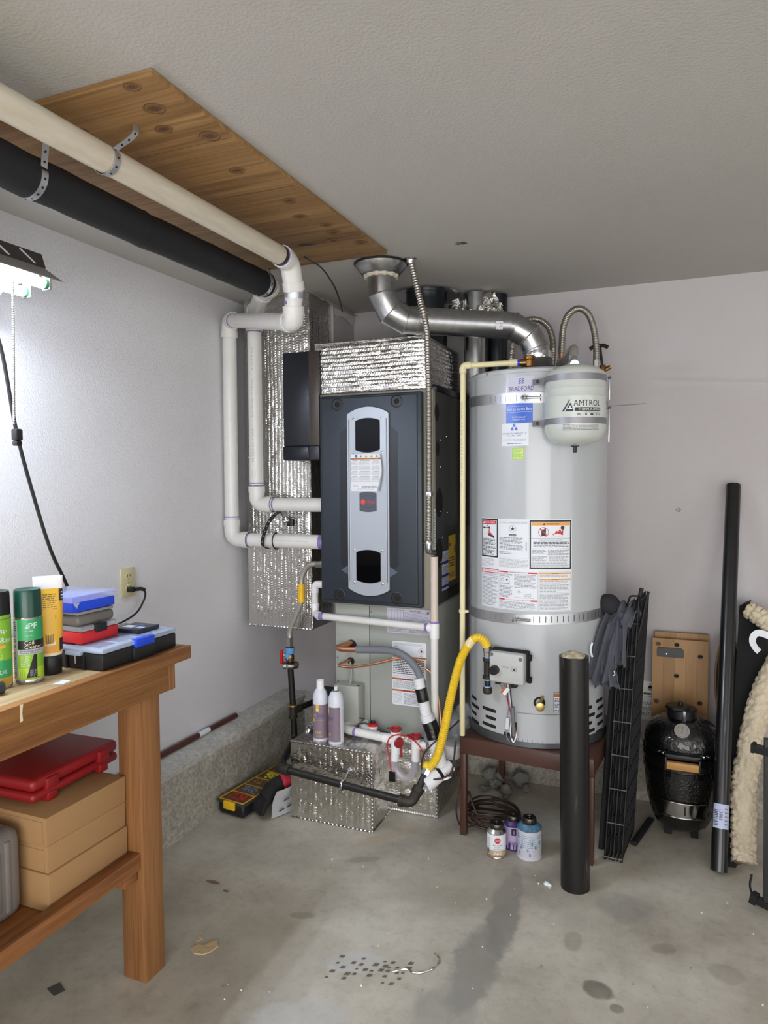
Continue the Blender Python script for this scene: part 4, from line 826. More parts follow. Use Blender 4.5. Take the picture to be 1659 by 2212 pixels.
for a,z in ((-33,1.962),(-75,1.962),(62,1.962),(-40,.45)):
    mb=MB(); f=HC(a); n=(f(0,z,1)-f(0,z,0)); mb.lathe([(.0055,0),(.005,.003),(.001,.004)],STEEL,f(0,z,.0015),n,10); mb.build('screw',H)
# vent slots
def slot(a,z,wd,h=.0145):
    mb=MB(); p=Print(HC(a),mb); u0,u1=-wd/2,wd/2; n=6; pts=[]
    top=[];bot=[]
    for k in range(n+1):
        u=u0+(u1-u0)*k/n; top.append((u,z+h/2)); bot.append((u,z-h/2))
    for k in range(n): p.poly([bot[k],bot[k+1],top[k+1],top[k]],BLKM,.9+0*k)
    p.disc(u0,z,h/2,BLKM,.8,12); p.disc(u1,z,h/2,BLKM,.8,12); p.build('vent_slot',H)
for k in range(5):
    slot(-54.5 if k%2==0 else -52.5,.575-.033*k,.045 if k%2==0 else .066)
for k in range(5): slot(-31.5 if k%2==0 else -29.5,.557-.033*k,.068 if k%2==0 else .046)
for k in range(5): slot(54 if k%2==0 else 56,.585-.033*k,.05 if k%2==0 else .07)
for k in range(5): slot(72 if k%2==0 else 74,.600-.033*k,.05)
# access panel and burner opening
mb=MB(); p=Print(HC(-16),mb); p.rect(0,.447,10.5*D2,.482,BLKM,1); p.rect(6.0*D2,.482,12.0*D2,.515,BLKM,1); p.disc(9*D2,.513,3*D2,BLKM,1.2,16,.02); p.disc(6*D2,.465,.006,STEEL,2,10); p.build('burner_opening',H)
mb=MB(); n=24
for k in range(n):
    f=cylf(hx_,hy_,hr,-5); a,b=44*D2*k/n,44*D2*(k+1)/n; mb.poly([f(a,.456,.004),f(b,.456,.004),f(b,.573,.004),f(a,.573,.004)],HEAT)
mb.poly([f(0,.456,0),f(0,.456,.004),f(0,.573,.004),f(0,.573,0)],HEATD)
mb.build('access_panel',H,fix=False)
mb=MB(); p=Print(HC(-5),mb); p.rect(0,.5735,44*D2,.575,HEATD,2,24); p.rect(-.001,.456,.0006,.575,INKG,2,1); p.build('panel_seam',H)
# wiring below the control
def hp(a,z,e): return HC(a)(0,z,e)
for pts,m,r in ([[hp(-9,.70,.05),hp(-8,.62,.03),hp(-7.5,.56,.025),hp(-9,.50,.02),hp(-7,.455,.02),hp(-5,.47,.02),hp(-4,.50,.02)],WHITE,.0028],[[hp(-9.5,.70,.05),hp(-10,.62,.03),hp(-8.5,.58,.025),hp(-6,.53,.022),hp(-4,.49,.02)],REDK,.0024],[[hp(-7.5,.70,.05),hp(-7.2,.60,.03),hp(-7.2,.52,.025),hp(-8,.47,.02)],INK,.0028],[[hp(-18,.72,.05),hp(-13,.67,.04),hp(-11,.60,.012),hp(-13.5,.52,.010),hp(-12.5,.47,.012),hp(-10,.45,.012)],INKG,.002],[[hp(-6.8,.60,.026),hp(-6.4,.54,.026),hp(-6,.48,.02)],GRAYP,.008]):
    mb=MB(); mb.tube(spline(pts,8),r,m,7); mb.build('control_wire',H)
mb=MB(); p=Print(HC(-14),mb); 
mb.prism([HC(-12)(-.006,.545,.012),HC(-12)(.008,.55,.014),HC(-12)(.006,.50,.012),HC(-12)(-.009,.497,.012)],(0,-.001,0),CANW); mb.build('wire_tag',H)
# stickers
def sticker(name,a0,a1,z0,z1,fn,**k):
    mb=MB(); p=Print(HC(a0),mb); fn(p,(a1-a0)*D2,z0,z1); p.build(name,H,**k)
def s_brand(p,w,z0,z1):
    p.rect(0,z0,w,z1,SILV,1,8); p.rect(.003,z0+.003,w-.003,z1-.003,PAPERL,2,8)
    for k,(a,b) in enumerate(((.42,.50),(.53,.60))): 
        for j in range(3): p.poly([(w*a,z1-.033+.008*j),(w*b,z1-.031+.008*j),(w*b+.003,z1-.025+.008*j),(w*a+.002,z1-.027+.008*j)],NAVY if j%2 else BLUEP,3)
    p.text('BRADFORD',w*.08,z0+.008,w*.88,.018,NAVY,3,.1)
sticker('brand_sticker',-13.9,8.5,1.874,1.941,s_brand)
def s_best(p,w,z0,z1):
    p.rect(0,z0,w,z1,SILV,1,8); p.rect(.0025,z0+.0025,w-.0025,z1-.001,BLUEP,2,8); p.rect(.004,z1-.018,w-.004,z1-.0172,PAPER,3,6)
    p.text('Built to be the Best',.006,z1-.034,w-.012,.0115,PAPER,3); p.rect(.004,z1-.041,w-.004,z1-.0402,PAPER,3,6)
    p.text('For Professional',w*.26,z0+.022,w*.46,.008,PAPER,3,.1); p.text('Installation Only',w*.26,z0+.011,w*.46,.008,PAPER,3,.1)
sticker('blue_sticker',-15,7.3,1.752,1.838,s_best,label='shiny blue sticker')
def s_plumb(p,w,z0,z1):
    p.rect(0,z0,w,z1,PAPER,1,6); c=w*.48
    for q in range(3):
        a=math.radians(90+120*q); x,y=c+.0095*math.cos(a),z1-.017+.0095*math.sin(a); p.disc(x,y,.0062,BLUEP,2,12); p.tri(x-.004,y+.002,.008,.008,BLUEP,2)
    p.text('FUSION PLUMBING LLC',.004,z1-.043,w-.012,.0065,NAVY,2,.15); p.text('971-700-4877',w*.22,z1-.0515,w*.52,.0055,NAVY,2); p.lines(.006,z0+.018,w-.008,z0+.028,2,INKL,2,.45,.1); p.lines(w*.22,z0+.007,w*.75,z0+.011,1,BLUEP,2,.7,0)
sticker('plumber_card',-18.4,3.7,1.663,1.752,s_plumb)
def s_green(p,w,z0,z1):
    p.rect(0,z0,w,z1,YGRN,1,4); p.frame(.002,z0+.002,w-.002,z1-.002,.0014,GRNP,2); p.lines(.004,z0+.005,w-.004,z1-.005,8,LIME,2)
sticker('green_sticker',-9.6,.4,1.606,1.656,s_green,label='pale green service sticker')
def s_main(p,w,z0,z1):
    a=lambda deg:(deg+40.2)*D2
    p.rect(0,z0,w,z1,PAPER,1,24)
    # danger panel
    u0,u1=.0015,a(-22); p.rect(u0,1.205,u1,1.365,BLK,2,8); p.rect(u0+.005,1.211,u1-.005,1.359,PAPER,3,8); p.rect(u0+.007,1.342,u1-.007,1.357,REDP,4,6); p.tri(u0+.010,1.345,.011,.010,PAPER,5); p.text('DANGER',u0+.024,1.346,u1-u0-.036,.0075,PAPER,5)
    p.poly([(u0+.01,1.322),(u0+.03,1.326),(u0+.052,1.322),(u0+.052,1.331),(u0+.03,1.333),(u0+.01,1.329)],INK,4); p.rect(u0+.034,1.333,u0+.038,1.339,INK,4); p.poly([(u0+.043,1.31),(u0+.05,1.31),(u0+.049,1.322),(u0+.045,1.322)],REDP,4)
    p.poly([(u0+.035,1.302),(u0+.055,1.306),(u0+.076,1.291),(u0+.074,1.284),(u0+.045,1.294)],INK,4); p.poly([(u0+.04,1.304),(u0+.052,1.311),(u0+.06,1.303),(u0+.068,1.296),(u0+.05,1.299)],REDP,5)
    p.lines(u0+.008,1.214,u1-.010,1.283,13,INK,4,.5,.5); p.lines(u0+.001,1.165,u1-.015,1.199,6,INKL,2)
    # rating panel
    u0,u1=a(-21),a(4); p.frame(u0,1.208,u1,1.358,.0006,INKL,2); p.text('AUTOMATIC STORAGE WATER HEATER',u0+.004,1.3485,u1-u0-.010,.0055,INKG,2)
    c=(u0+u1)/2-.002; p.ringp(c,1.327,.0145,.0012,INKG,2); 
    s5=[]
    for k in range(10):
        r=.010 if k%2==0 else .0042; t=math.radians(90+36*k); s5.append((c+r*math.cos(t),1.327+r*math.sin(t)))
    p.poly(s5,INK,2); p.rect(c-.015,1.297,c+.015,1.305,INK,2); p.text('AHRI CERTIFIED',c-.013,1.299,.026,.004,PAPER,3)
    p.lines(u0+.003,1.24,u1-.02,1.292,10,INK,2,.36,.6); p.lines(u0+.003,1.222,u0+.06,1.234,2,INKG,2); p.rect(u1-.012,1.238,u1-.008,1.274,INKG,3,1)
    for k in range(6): p.rect(u1-.0115,1.24+k*.006,u1-.008,1.242+k*.006,PAPER,4,1)
    p.lines(u0+.001,1.168,u1-.001,1.204,7,INKL,2,.55,.15)
    # warning panel
    u0,u1=a(4.6),w-.003; p.rect(u0,1.166,u1,1.364,BLK,2,12); p.rect(u0+.006,1.173,u1-.006,1.357,PAPER,3,12); p.rect(u0+.008,1.342,u1-.008,1.355,AMBR,4,10); p.tri(u0+.052,1.344,.010,.009,INK,5); p.text('WARNING',u0+.066,1.345,.05,.0075,INK,5)
    p.ringp(u0+.055,1.315,.0205,.002,REDP,5); p.rect(u0+.046,1.301,u0+.064,1.327,INK,4); p.rect(u0+.058,1.327,u0+.064,1.334,INK,4); p.poly([(u0+.040,1.328),(u0+.042,1.331),(u0+.070,1.302),(u0+.068,1.300)],REDP,6)
    p.poly([(u0+.088,1.304),(u0+.10,1.312),(u0+.108,1.322),(u0+.112,1.315),(u0+.12,1.33),(u0+.126,1.318),(u0+.134,1.326),(u0+.133,1.304)],REDP,4); p.disc(u0+.131,1.333,.008,INK,4,14); p.text('Flammable Vapors',u0+.082,1.294,.05,.004,INKG,4)
    p.rect(u0+.006,1.2895,u1-.006,1.2905,INK,4,8); p.text('FIRE AND EXPLOSION HAZARD',u0+.04,1.281,.09,.0045,INKG,4); p.lines(u0+.015,1.254,u1-.010,1.278,4,INK,4,.45,.1); p.rect(u0+.012,1.2485,u1-.010,1.2495,INKG,4,8)
    p.lines(u0+.010,1.226,u0+.065,1.245,4,INKG,4); p.lines(u0+.072,1.222,u1-.010,1.245,5,INKG,4); p.lines(u0+.010,1.198,u0+.070,1.220,5,INKG,4); p.lines(u0+.076,1.198,u1-.010,1.218,5,INKG,4); p.rect(u0+.012,1.1945,u1-.01,1.1955,INK,4,8); p.lines(u0+.008,1.185,u1-.01,1.193,2,INKG,4); p.rect(u0+.006,1.1825,u1-.006,1.1835,INK,4,8); p.lines(u0+.008,1.174,u1-.012,1.1815,2,INKG,4)
    # lower row
    u0,u1=.002,a(-21.2); p.frame(u0,.998,u1,1.155,.0007,INKG,2); p.frame(u0+.001,1.139,u1-.001,1.157,.0035,REDP,3); p.text('FOR YOUR SAFETY',u0+.012,1.147,u1-u0-.024,.0042,REDP,4); p.lines(u0+.01,1.130,u1-.006,1.137,2,INKG,2); p.rect(u0,1.1265,u1,1.1275,INK,2,6); p.lines(u0+.004,1.003,u1-.004,1.122,22,INKG,2)
    u0,u1=a(-20.6),a(11); p.frame(u0,.998,u1,1.150,.0007,INKG,2); p.rect(u0+.001,1.147,u0+.04,1.153,REDP,3); p.rect(u1-.04,1.146,u1-.001,1.152,REDP,3); p.text('OPERATING INSTRUCTIONS',u0+.044,1.147,u1-u0-.088,.0048,REDP,3)
    p.frame(u0+.006,1.098,u0+.048,1.128,.0008,INKG,3); p.ringp(u0+.016,1.117,.0068,.0014,INK,3); p.disc(u0+.036,1.118,.004,INK,3,10); p.lines(u0+.008,1.1,u0+.046,1.105,1,INK,3); p.lines(u0+.005,1.13,u0+.062,1.143,3,INKG,2); p.lines(u0+.068,1.086,u1-.004,1.143,11,INKG,2); p.lines(u0+.004,1.044,u0+.062,1.094,9,INKG,2)
    for k in range(5): t=math.radians(30+33*k); p.poly([(u0+.085,1.065),(u0+.085+.014*math.cos(t),1.065+.012*math.sin(t)),(u0+.0862+.014*math.cos(t),1.0645+.012*math.sin(t))],INK,3)
    p.ringp(u0+.115,1.058,.0065,.001,INK,3); p.ringp(u0+.13,1.058,.0065,.001,INK,3); p.lines(u0+.068,1.045,u1-.01,1.05,1,INKL,2)
    p.rect(u0+.001,1.034,u0+.026,1.040,REDP,3); p.rect(u1-.028,1.033,u1-.001,1.039,REDP,3); p.text('TO TURN OFF GAS TO APPLIANCE',u0+.03,1.0345,u1-u0-.062,.0042,REDP,3); p.lines(u0+.004,1.001,u1-.004,1.030,6,INKG,2)
    u0,u1=a(11.7),w-.004; p.frame(u0,.998,u1,1.155,.0007,INKG,2); p.rect(u0+.001,1.146,u1-.001,1.152,AMBR,3,6); p.text('WARNING',u0+.05,1.1473,.03,.0036,INK,4); p.lines(u0+.004,1.133,u1-.004,1.143,3,INKG,2); p.rect(u0+.001,1.122,u1-.001,1.128,AMBR,3,6); p.text('WARNING',u0+.05,1.1233,.03,.0036,INK,4); p.lines(u0+.004,1.075,u1-.004,1.119,9,INKG,2,.4,.5); p.rect(u0,1.072,u1,1.0726,INKG,3,6); p.lines(u0+.004,1.002,u1-.004,1.069,14,INKG,2,.42,.3)
sticker('instruction_label',-40.2,38.0,.995,1.367,s_main,label='large white instruction and warning label')
def s_small(p,w,z0,z1):
    p.rect(0,z0,w,z1,BLK,1,6); p.rect(.002,z0+.002,w-.002,z1-.002,PAPER,2,6); p.rect(.002,z1-.018,w-.002,z1-.004,ORNG,3,6); p.lines(.004,z0+.005,w-.004,z1-.022,9,INK,3)
sticker('drain_label',23.6,42,.584,.664,s_small,label='small drain warning label')
def s_red(p,w,z0,z1): p.rect(0,z0,w,z1,REDP,1,14)
sticker('red_edge',-2,37.5,.9445,.9465,s_red)
def s_yel(p,w,z0,z1): p.rect(0,z0,w,z1,YELP,1,3); p.lines(.003,z0+.004,w-.003,z1-.004,4,INK,2)
sticker('yellow_tag',61.5,70,.952,.978,s_yel)
mb=MB(); f=HC(12.6); nrm=f(0,.62,1)-f(0,.62,0); mb.disc=None
p=Print(f,mb); p.disc(0,.622,.0235,BLKM,1,22); mb.lathe([(.0105,0),(.0115,.02),(.017,.024),(.0185,.034),(.0175,.040),(.011,.042)],BRASS,f(.001,.616,.002),nrm,20); mb.cyl(f(.006,.632,.012),f(.012,.652,.016),.0062,BRASS,seg=12); mb.build('drain_valve',H,label='brass drain valve')
mb=MB(); mb.lathe([(.09,1.982),(.088,2.0),(.066,2.022),(.058,2.045),(.058,2.06)],mat('hood_metal','5d5a56',.45,.6),(hx_,hy_,0),seg=40,cap0=False); mb.build('draft_hood',H)
# gas control valve
GC=thing('gas_control',(-.61,2.83,.70),'grey electronic gas control with black knob on the front of the water heater','control')
cm=Matrix.Translation(hp(-8.5,.766,.0))@Matrix.Rotation(math.radians(-8.5),4,'Z')
mb=MB(); mb.box((-.078,-.035,-.052),(.078,-.004,.072),BLKM,.008,2,cm); 
for z in (.045,-.045): mb.box((.07,-.03,z-.012),(.087,-.012,z+.012),BLKM,.003,2,cm)
mb.build('back_shell',GC)
mb=MB(); mb.box((-.074,-.076,-.058),(.073,-.033,.066),mat('control_grey','b9bab8',.4),.010,3,cm); mb.build('front_cover',GC)
mb=MB(); mb.cyl(cm@V(-.047,-.075,-.006),cm@V(-.047,-.098,-.006),.0195,BLK,r1=.018,seg=28); mb.build('knob',GC,label='black temperature knob')
mb=MB(); p=Print(lambda u,v,e:cm@V(u,-.0762-e,v),mb)
for k in range(9):
    t=math.radians(-40+32*k); p.poly([(-.047+.024*math.cos(t),-.006+.024*math.sin(t)),(-.047+.028*math.cos(t),-.006+.028*math.sin(t)),(-.046+.028*math.cos(t),-.005+.028*math.sin(t))],INKG,1)
p.frame(.024,-.004,.044,.012,.0015,INKG,1); p.rect(.029,.0,.039,.007,INK,1); p.lines(-.016,.006,.014,.014,2,INKG,1); p.lines(-.008,-.043,.058,-.03,3,INKL,1); p.rect(-.068,.018,.068,.019,INKL,1); p.build('control_print',GC,kind='stuff')
for x,z in ((-.062,.055),(.060,.048)):
    mb=MB(); mb.cyl(cm@V(x,-.074,z),cm@V(x,-.0775,z),.0075,GRAYP,seg=14); mb.build('screw',GC)
mb=MB(); mb.box((-.05,-.07,-.066),(-.03,-.045,-.05),BLK,.002,2,cm); mb.box((.018,-.072,-.072),(.04,-.045,-.05),BLK,.002,2,cm); mb.box((-.02,-.06,-.064),(.0,-.045,-.05),BRASS,.002,2,cm); mb.build('plug',GC,kind='stuff')
mb=MB(); q=[cm@V(-.008,-.07,-.072),cm@V(-.028,-.07,-.098),cm@V(-.006,-.068,-.108),cm@V(.014,-.068,-.080)]; mb.prism(q,cm.to_3x3()@V(0,.001,0),PAPER); 
mb.prism([q[0].lerp(q[3],.0),q[1],q[1].lerp(q[2],.4),q[0].lerp(q[3],.35)],cm.to_3x3()@V(0,-.0008,0),ORNG); mb.build('hang_tag',GC,label='white and orange paper tag')
GT=thing('drip_leg',(-.72,2.84,.645),'black iron gas tee and drip leg with silver union left of the gas control','pipe')
tx,ty=-.713,2.838
mb=MB(); mb.lathe([(.020,0),(.020,.012),(.0155,.016),(.0155,.07),(.020,.074),(.020,.086)],IRONF,(tx,ty,.708),seg=18); mb.cyl((tx,ty,.755),cm@V(-.078,-.03,-.006),.0165,IRONF,seg=16); mb.build('tee',GT)
mb=MB(); mb.cyl((tx,ty,.67),(tx,ty,.712),.0125,IRON,seg=16); mb.cyl((tx,ty,.701),(tx,ty,.708),.0135,mat('thread_tape','8fb0e0',.6),seg=16); mb.cyl((tx,ty,.672),(tx,ty,.677),.0135,mat('thread_tape','8fb0e0'),seg=16); mb.build('nipple',GT)
mb=MB(); mb.lathe([(.015,0),(.0195,.006),(.0195,.022),(.016,.027)],IRONF,(tx,ty,.645),seg=18); mb.build('cap',GT)
mb=MB(); mb.cyl((tx,ty,.794),(tx,ty,.803),.0125,mat('thread_tape','8fb0e0'),seg=14); mb.cyl((tx,ty,.801),(tx,ty,.818),.016,STEEL,seg=6); mb.cyl((tx,ty,.82),(tx,ty,.842),.0185,STEEL,seg=6); mb.build('union',GT)
# seismic straps
def hstrap(z,a0,a1,skew,label,abolt):
    t=thing('seismic_strap',(hx_,hy_-hr-.002,z),label,'strap'); mb=MB(); n=90; hgt=.042
    rows=[]; r0=hr+.0016
    for k in range(n+1):
        a=a0+(a1-a0)*k/n; f=cylf(hx_,hy_,r0,a); zz=z+skew*(a/90)
        rows.append((f(0,zz-hgt/2,0),f(0,zz+hgt/2,0)))
    for k in range(n): mb.poly([rows[k][0],rows[k+1][0],rows[k+1][1],rows[k][1]],ZINC)
    bmesh.ops.remove_doubles(mb.bm,verts=mb.bm.verts,dist=1e-5); mb.build('band',t,fix=False)
    a=a0+8
    while a<a1-5:
        if abs(a-abolt)>9:
            mb=MB(); p=Print(cylf(hx_,hy_,r0,a),mb); zz=z+skew*a/90; p.rect(-.0014,zz-hgt*.30,.0014,zz+hgt*.30,BLKM if a>-5 else INKG,1,1); p.build('strap_slot',t)
        a+=4.6
    f=cylf(hx_,hy_,r0,abolt); zz=z+skew*abolt/90; mb=MB(); 
    mb.cyl(f(-.028,zz,.014),f(.048,zz-.001,.016),.0042,STEEL,seg=12); mb.cyl(f(-.022,zz,.0145),f(-.012,zz,.0145),.010,STEEL,seg=6); mb.cyl(f(-.008,zz,.0145),f(-.002,zz,.0145),.0085,STEEL,seg=6); mb.build('tension_bolt',t)
    mb=MB(); p0=[f(-.013,zz-.014,0),f(-.013,zz+.014,0),f(-.013,zz+.014,.022),f(-.013,zz-.014,.022)]; mb.prism(p0,f(-.0115,zz,0)-f(-.013,zz,0),ZINC); mb.build('strap_flange',t); return t
hstrap(1.853,-92,100,-.012,'slotted metal earthquake strap around the top of the water heater',3.5)
hstrap(.960,-92,100,.012,'slotted metal earthquake strap around the lower half of the water heater',-3.5)
# ------------------------------------------------------------------ expansion tank
ex,ey=-.366,2.822; er=.1145
E_=thing('expansion_tank',(ex,ey,1.667),'small pale expansion tank strapped to the upper right of the water heater','tank')
mb=MB(); mb.lathe([(.012,1.655),(.05,1.66),(.085,1.672),(.105,1.69),(er,1.72),(er,1.835),(er+.0015,1.838),(er,1.841),(er-.002,1.866),(er+.001,1.870),(er-.001,1.874),(er,1.905),(.107,1.932),(.085,1.951),(.05,1.961),(.02,1.964)],TANKM,(ex,ey,0),seg=64); mb.build('shell',E_)
for z in (1.908,1.746):
    mb=MB(); mb.lathe([(er+.0012,z-.0115),(er+.0012,z+.0115)],mat('tank_band','8b8a8f',.45,.5),(ex,ey,0),seg=64,cap0=False,cap1=False); 
    a=math.radians(-78); x0=ex+(er+.001)*math.sin(a); y0=ey-(er+.001)*math.cos(a)
    mb.prism([(x0,y0,z-.0115),(x0-.052,y0+.035,z-.0115),(x0-.052,y0+.035,z+.0115),(x0,y0,z+.0115)],(0,-.0015,0),mat('tank_band','8b8a8f')); mb.cyl((x0-.028,y0+.012,z),(x0-.028,y0+.016,z),.0075,BLK,seg=14); mb.build('mounting_band',E_)
    for k in range(9):
        pass
mb=MB(); mb.lathe([(.016,0),(.016,.003),(.0075,.004),(.0075,.024),(.006,.026)],BLK,(ex,ey,1.656),(0,0,-1),16); mb.build('valve_cap',E_)
mb=MB(); f=cylf(ex,ey,er,0); p=Print(f,mb)
p.text('AMTROL',.009,1.798,.108,.022,INK,1); p.rect(.014,1.779,.118,1.793,INK,1,14); p.text('THERM-X-SPAN',.026,1.7815,.086,.009,PAPER,2); p.lines(.05,1.773,.116,1.7765,1,INKG,1)
p.conv([(-.034,1.779),(-.026,1.779),(-.002,1.822),(-.006,1.822)],INK,1); p.conv([(-.021,1.779),(.010,1.779),(.0,1.809),(-.004,1.809)],INK,1,6,8); p.rect(-.014,1.787,.005,1.790,PAPER,3); p.poly([(-.005,1.790),(-.001,1.790),(-.001,1.800),(-.005,1.800)],PAPER,3)
for k,u in enumerate((.022,.052,.072,.094,.11)): p.rect(u,1.7645,u+(.012,.006,.012,.008,.007)[k],1.770,INK if k in (1,2) else INKG,1)
p.lines(-.03,1.708,.112,1.732,5,INKG,1,.5,.1); p.build('tank_print',E_)
for z0,z1 in ((1.845,1.94),(1.675,1.82)):
    mb=MB(); mb.box((-.262,3.02,z0),(-.255,3.028,z1),ZINC,.001); mb.cyl((-.262,3.02,z1-.006),(-.25,3.015,z1-.006),.005,STEEL,seg=8); mb.build('bracket_strip',E_)
# ------------------------------------------------------------------ vent
VT=thing('vent_pipe',(-.8,3.0,2.0),'galvanised vent pipe from the water heater draft hood elbowing up through the ceiling','pipe')
vr=.058; c0=V(-1.165,2.812,2.44)
mb=MB(); mb.lathe([(.112,0),(.108,.012),(.082,.045),(.068,.052)],GALV,(c0.x,c0.y,2.438),(0,0,-1),40); 
mb.lathe([(.110,0),(.116,.004),(.112,.010)],DARKM,(c0.x,c0.y,2.44),(0,0,-1),40); mb.build('ceiling_collar',VT)
mb=MB(); P=[(c0.x+.064*math.cos(a),c0.y+.064*math.sin(a),2.386) for a in [2*math.pi*k/40 for k in range(41)]]; mb.tube(P,.010,mat('furnace_cement','c9c1b0',.95,bump=(120,1)),8,rf=lambda i,n:1+.25*math.sin(i*1.9)); mb.build('cement_ring',VT)
seq=[V(-1.165,2.812,2.40),V(-1.160,2.811,2.305),V(-1.128,2.831,2.237),V(-1.072,2.866,2.205),V(-.99,2.915,2.203)]
def seg(a,b,r,name,m=GALV,r1=None):
    mb=MB(); mb.cyl(a,b,r,m,r1=r1,seg=40); return mb.build(name,VT)
def gore(P,r,name):
    mb=MB(); P=[Vector(p) for p in P]; T=[]
    rings=[]
    n=len(P)
    u=None
    for i in range(n):
        t0=(P[i]-P[i-1]).normalized() if i else (P[1]-P[0]).normalized(); t1=(P[i+1]-P[i]).normalized() if i<n-1 else t0
        t=(t0+t1).normalized(); 
        if u is None: u,v,_=basis(t0)
        # mitre plane: project ring of previous direction onto plane perpendicular to t
        u=(u-t0*u.dot(t0)).normalized(); v=t0.cross(u); ring=[]
        for k in range(40):
            a=2*math.pi*k/40; q=u*(r*math.cos(a))+v*(r*math.sin(a)); q=q-t0*(q.dot(t)/t0.dot(t)); ring.append(mb.bm.verts.new(P[i]+q))
        rings.append(ring)
        u=(u-t1*u.dot(t1)).normalized()
    mb.skin(rings,GALV); mb.build(name,VT,ang=12)
    for i in range(1,n-1):
        t=((P[i]-P[i-1]).normalized()+(P[i+1]-P[i]).normalized()).normalized(); uu,vv,_=basis(t); mb=MB()
        t0=(P[i]-P[i-1]).normalized(); pts=[]
        for k in range(41):
            a=2*math.pi*k/40; q=uu*math.cos(a)+vv*math.sin(a); q=q*(r+.0015)
            pts.append(P[i]+q*1.005)
        mb.tube(pts,.0024,GALV,6); mb.build('seam_bead',VT)
gore([seq[0],V(-1.161,2.811,2.31),V(-1.129,2.831,2.237),V(-1.076,2.864,2.206),V(-1.03,2.892,2.205)],vr,'upper_elbow')
seg(V(-1.035,2.889,2.205),V(-.755,3.07,2.199),vr*.985,'straight_section')
seg(V(-1.037,2.888,2.205),V(-1.028,2.893,2.205),vr*1.035,'joint_band'); seg(V(-1.01,2.905,2.204),V(-1.006,2.908,2.204),vr*1.02,'joint_band')
seg(V(-.765,3.064,2.199),V(-.69,3.105,2.197),vr*1.01,'joint_band')
gore([V(-.76,3.067,2.199),V(-.668,3.118,2.193),V(-.605,3.14,2.152),V(-.577,3.152,2.096),V(-.57,3.155,2.052)],vr*1.0,'lower_elbow')
mb=MB(); mb.lathe([(.0595,0),(.062,.012),(.0605,.03)],FOILD,(-.57,3.155,2.052),seg=30,cap0=False,cap1=False); mb.build('foil_tape_band',VT)
vd=(V(-.69,3.105,2.197)-V(-.765,3.064,2.199)).normalized(); vu=V(0,0,1); vn=vd.cross(vu).normalized()
def vf(u,v,e):
    a=v/vr; return V(-.80,3.043,2.20)+vd*u+(vn*math.cos(a)+vu*math.sin(a))*(vr*1.013+e)
mb=MB(); p=Print(vf,mb)
for k in range(3): p.rect(.058,-.031+.011*k,.088,-.020+.011*k,PAPER,1,2)
p.bars(.06,-.028,.07,-.004,INK,2,6); p.lines(.073,-.029,.086,-.003,4,REDP,2); p.build('barcode_sticker',VT)
mb=MB(); p=Print(lambda u,v,e:vf(u-.085,v,e-.0015),mb); p.text('TYPE B GAS VENT',-.04,.030,.05,.007,INKL,2); p.text('INNER PIPE',-.036,.016,.035,.007,INKL,2); p.build('stamped_print',VT)
# flexible steel conduit in front of the vent and furnace
CD=thing('flex_conduit',(-1.0,2.93,1.2),'flexible steel electrical conduit from the ceiling down the right edge of the furnace','conduit')
PC=spline([(-1.029,2.80,2.436),(-1.012,2.80,2.37),(-.985,2.79,2.27),(-.965,2.78,2.205),(-.962,2.81,2.14),(-.975,2.86,2.03),(-.99,2.915,1.90),(-.995,2.93,1.75),(-.9955,2.93,1.50),(-.998,2.93,1.26)],14)
mb=MB(); mb.corr(PC,.0125,mat('conduit_steel','b0aaa2',.3,1),.0115,.16,14); mb.build('conduit',CD,ang=80)
mb=MB(); mb.lathe([(.0165,0),(.017,.012),(.0125,.02)],STEEL,(-.998,2.93,1.245),seg=16); mb.cyl((-1.012,2.93,1.252),(-1.02,2.925,1.252),.004,BRASS,seg=8); mb.tube(bend([(-.998,2.93,1.25),(-1.0,2.93,1.215),(-.99,2.975,1.205)],.03,6),.0135,STEEL,14); mb.build('connector',CD)
mb=MB(); mb.box((-1.006,2.915,1.455),(-.982,2.95,1.475),ZINC,.002); mb.build('clip',CD)
mb=MB(); mb.lathe([(.026,0),(.018,.006),(.014,.02)],STEEL,(-1.029,2.80,2.439),(0,0,-1),18); mb.build('ceiling_plate',CD)
# ducts and torn foil behind the vent
BD=thing('round_duct',(-.975,3.40,1.3),'shiny round metal duct standing behind the furnace plenum with torn foil on top','duct')
mb=MB(); mb.lathe([(.055,0),(.055,1.13)],GALV,(-.92,3.42,1.3),seg=36); mb.build('duct',BD)
mb=MB(); mb.lathe([(.05,0),(.05,1.13)],DARKM,(-.83,3.50,1.3),seg=30); mb.build('rear_duct',BD)
for k in range(7):
    mb=MB(); x=-1.02+.035*k; mb.grid((x-.03,3.36+.01*(k%3),2.29+.012*(k%2)),(.07,.01,0),(0,.02,.075+.02*(k%3)),7,7,FOIL,lambda a,b,q:Vector((noise.noise(q*40)*.03,noise.noise(q*33)*.04,noise.noise(q*37+Vector((5,0,0)))*.03))); mb.build('torn_foil',BD,ang=20)
mb=MB(); mb.prism([(-.965,3.40,2.28),(-.965,3.40,2.425),(-.94,3.41,2.40),(-.905,3.42,2.335),(-.90,3.42,2.30)],(0,.002,0),GALV); mb.build('foil_flap',BD)
RD=thing('ceiling_duct',(-1.19,3.33,2.2),'dark round duct entering the ceiling behind the vent elbow','duct')
mb=MB(); mb.lathe([(.10,2.17),(.10,2.435)],DARKM,(-1.14,3.33,0),seg=36); mb.build('duct',RD)
mb=MB(); mb.lathe([(.10,0),(.15,-.006),(.165,-.004),(.15,.004),(.10,.006)],FOILD,(-1.14,3.33,2.428),seg=40,cap0=False,cap1=False); mb.build('foil_flange',RD)
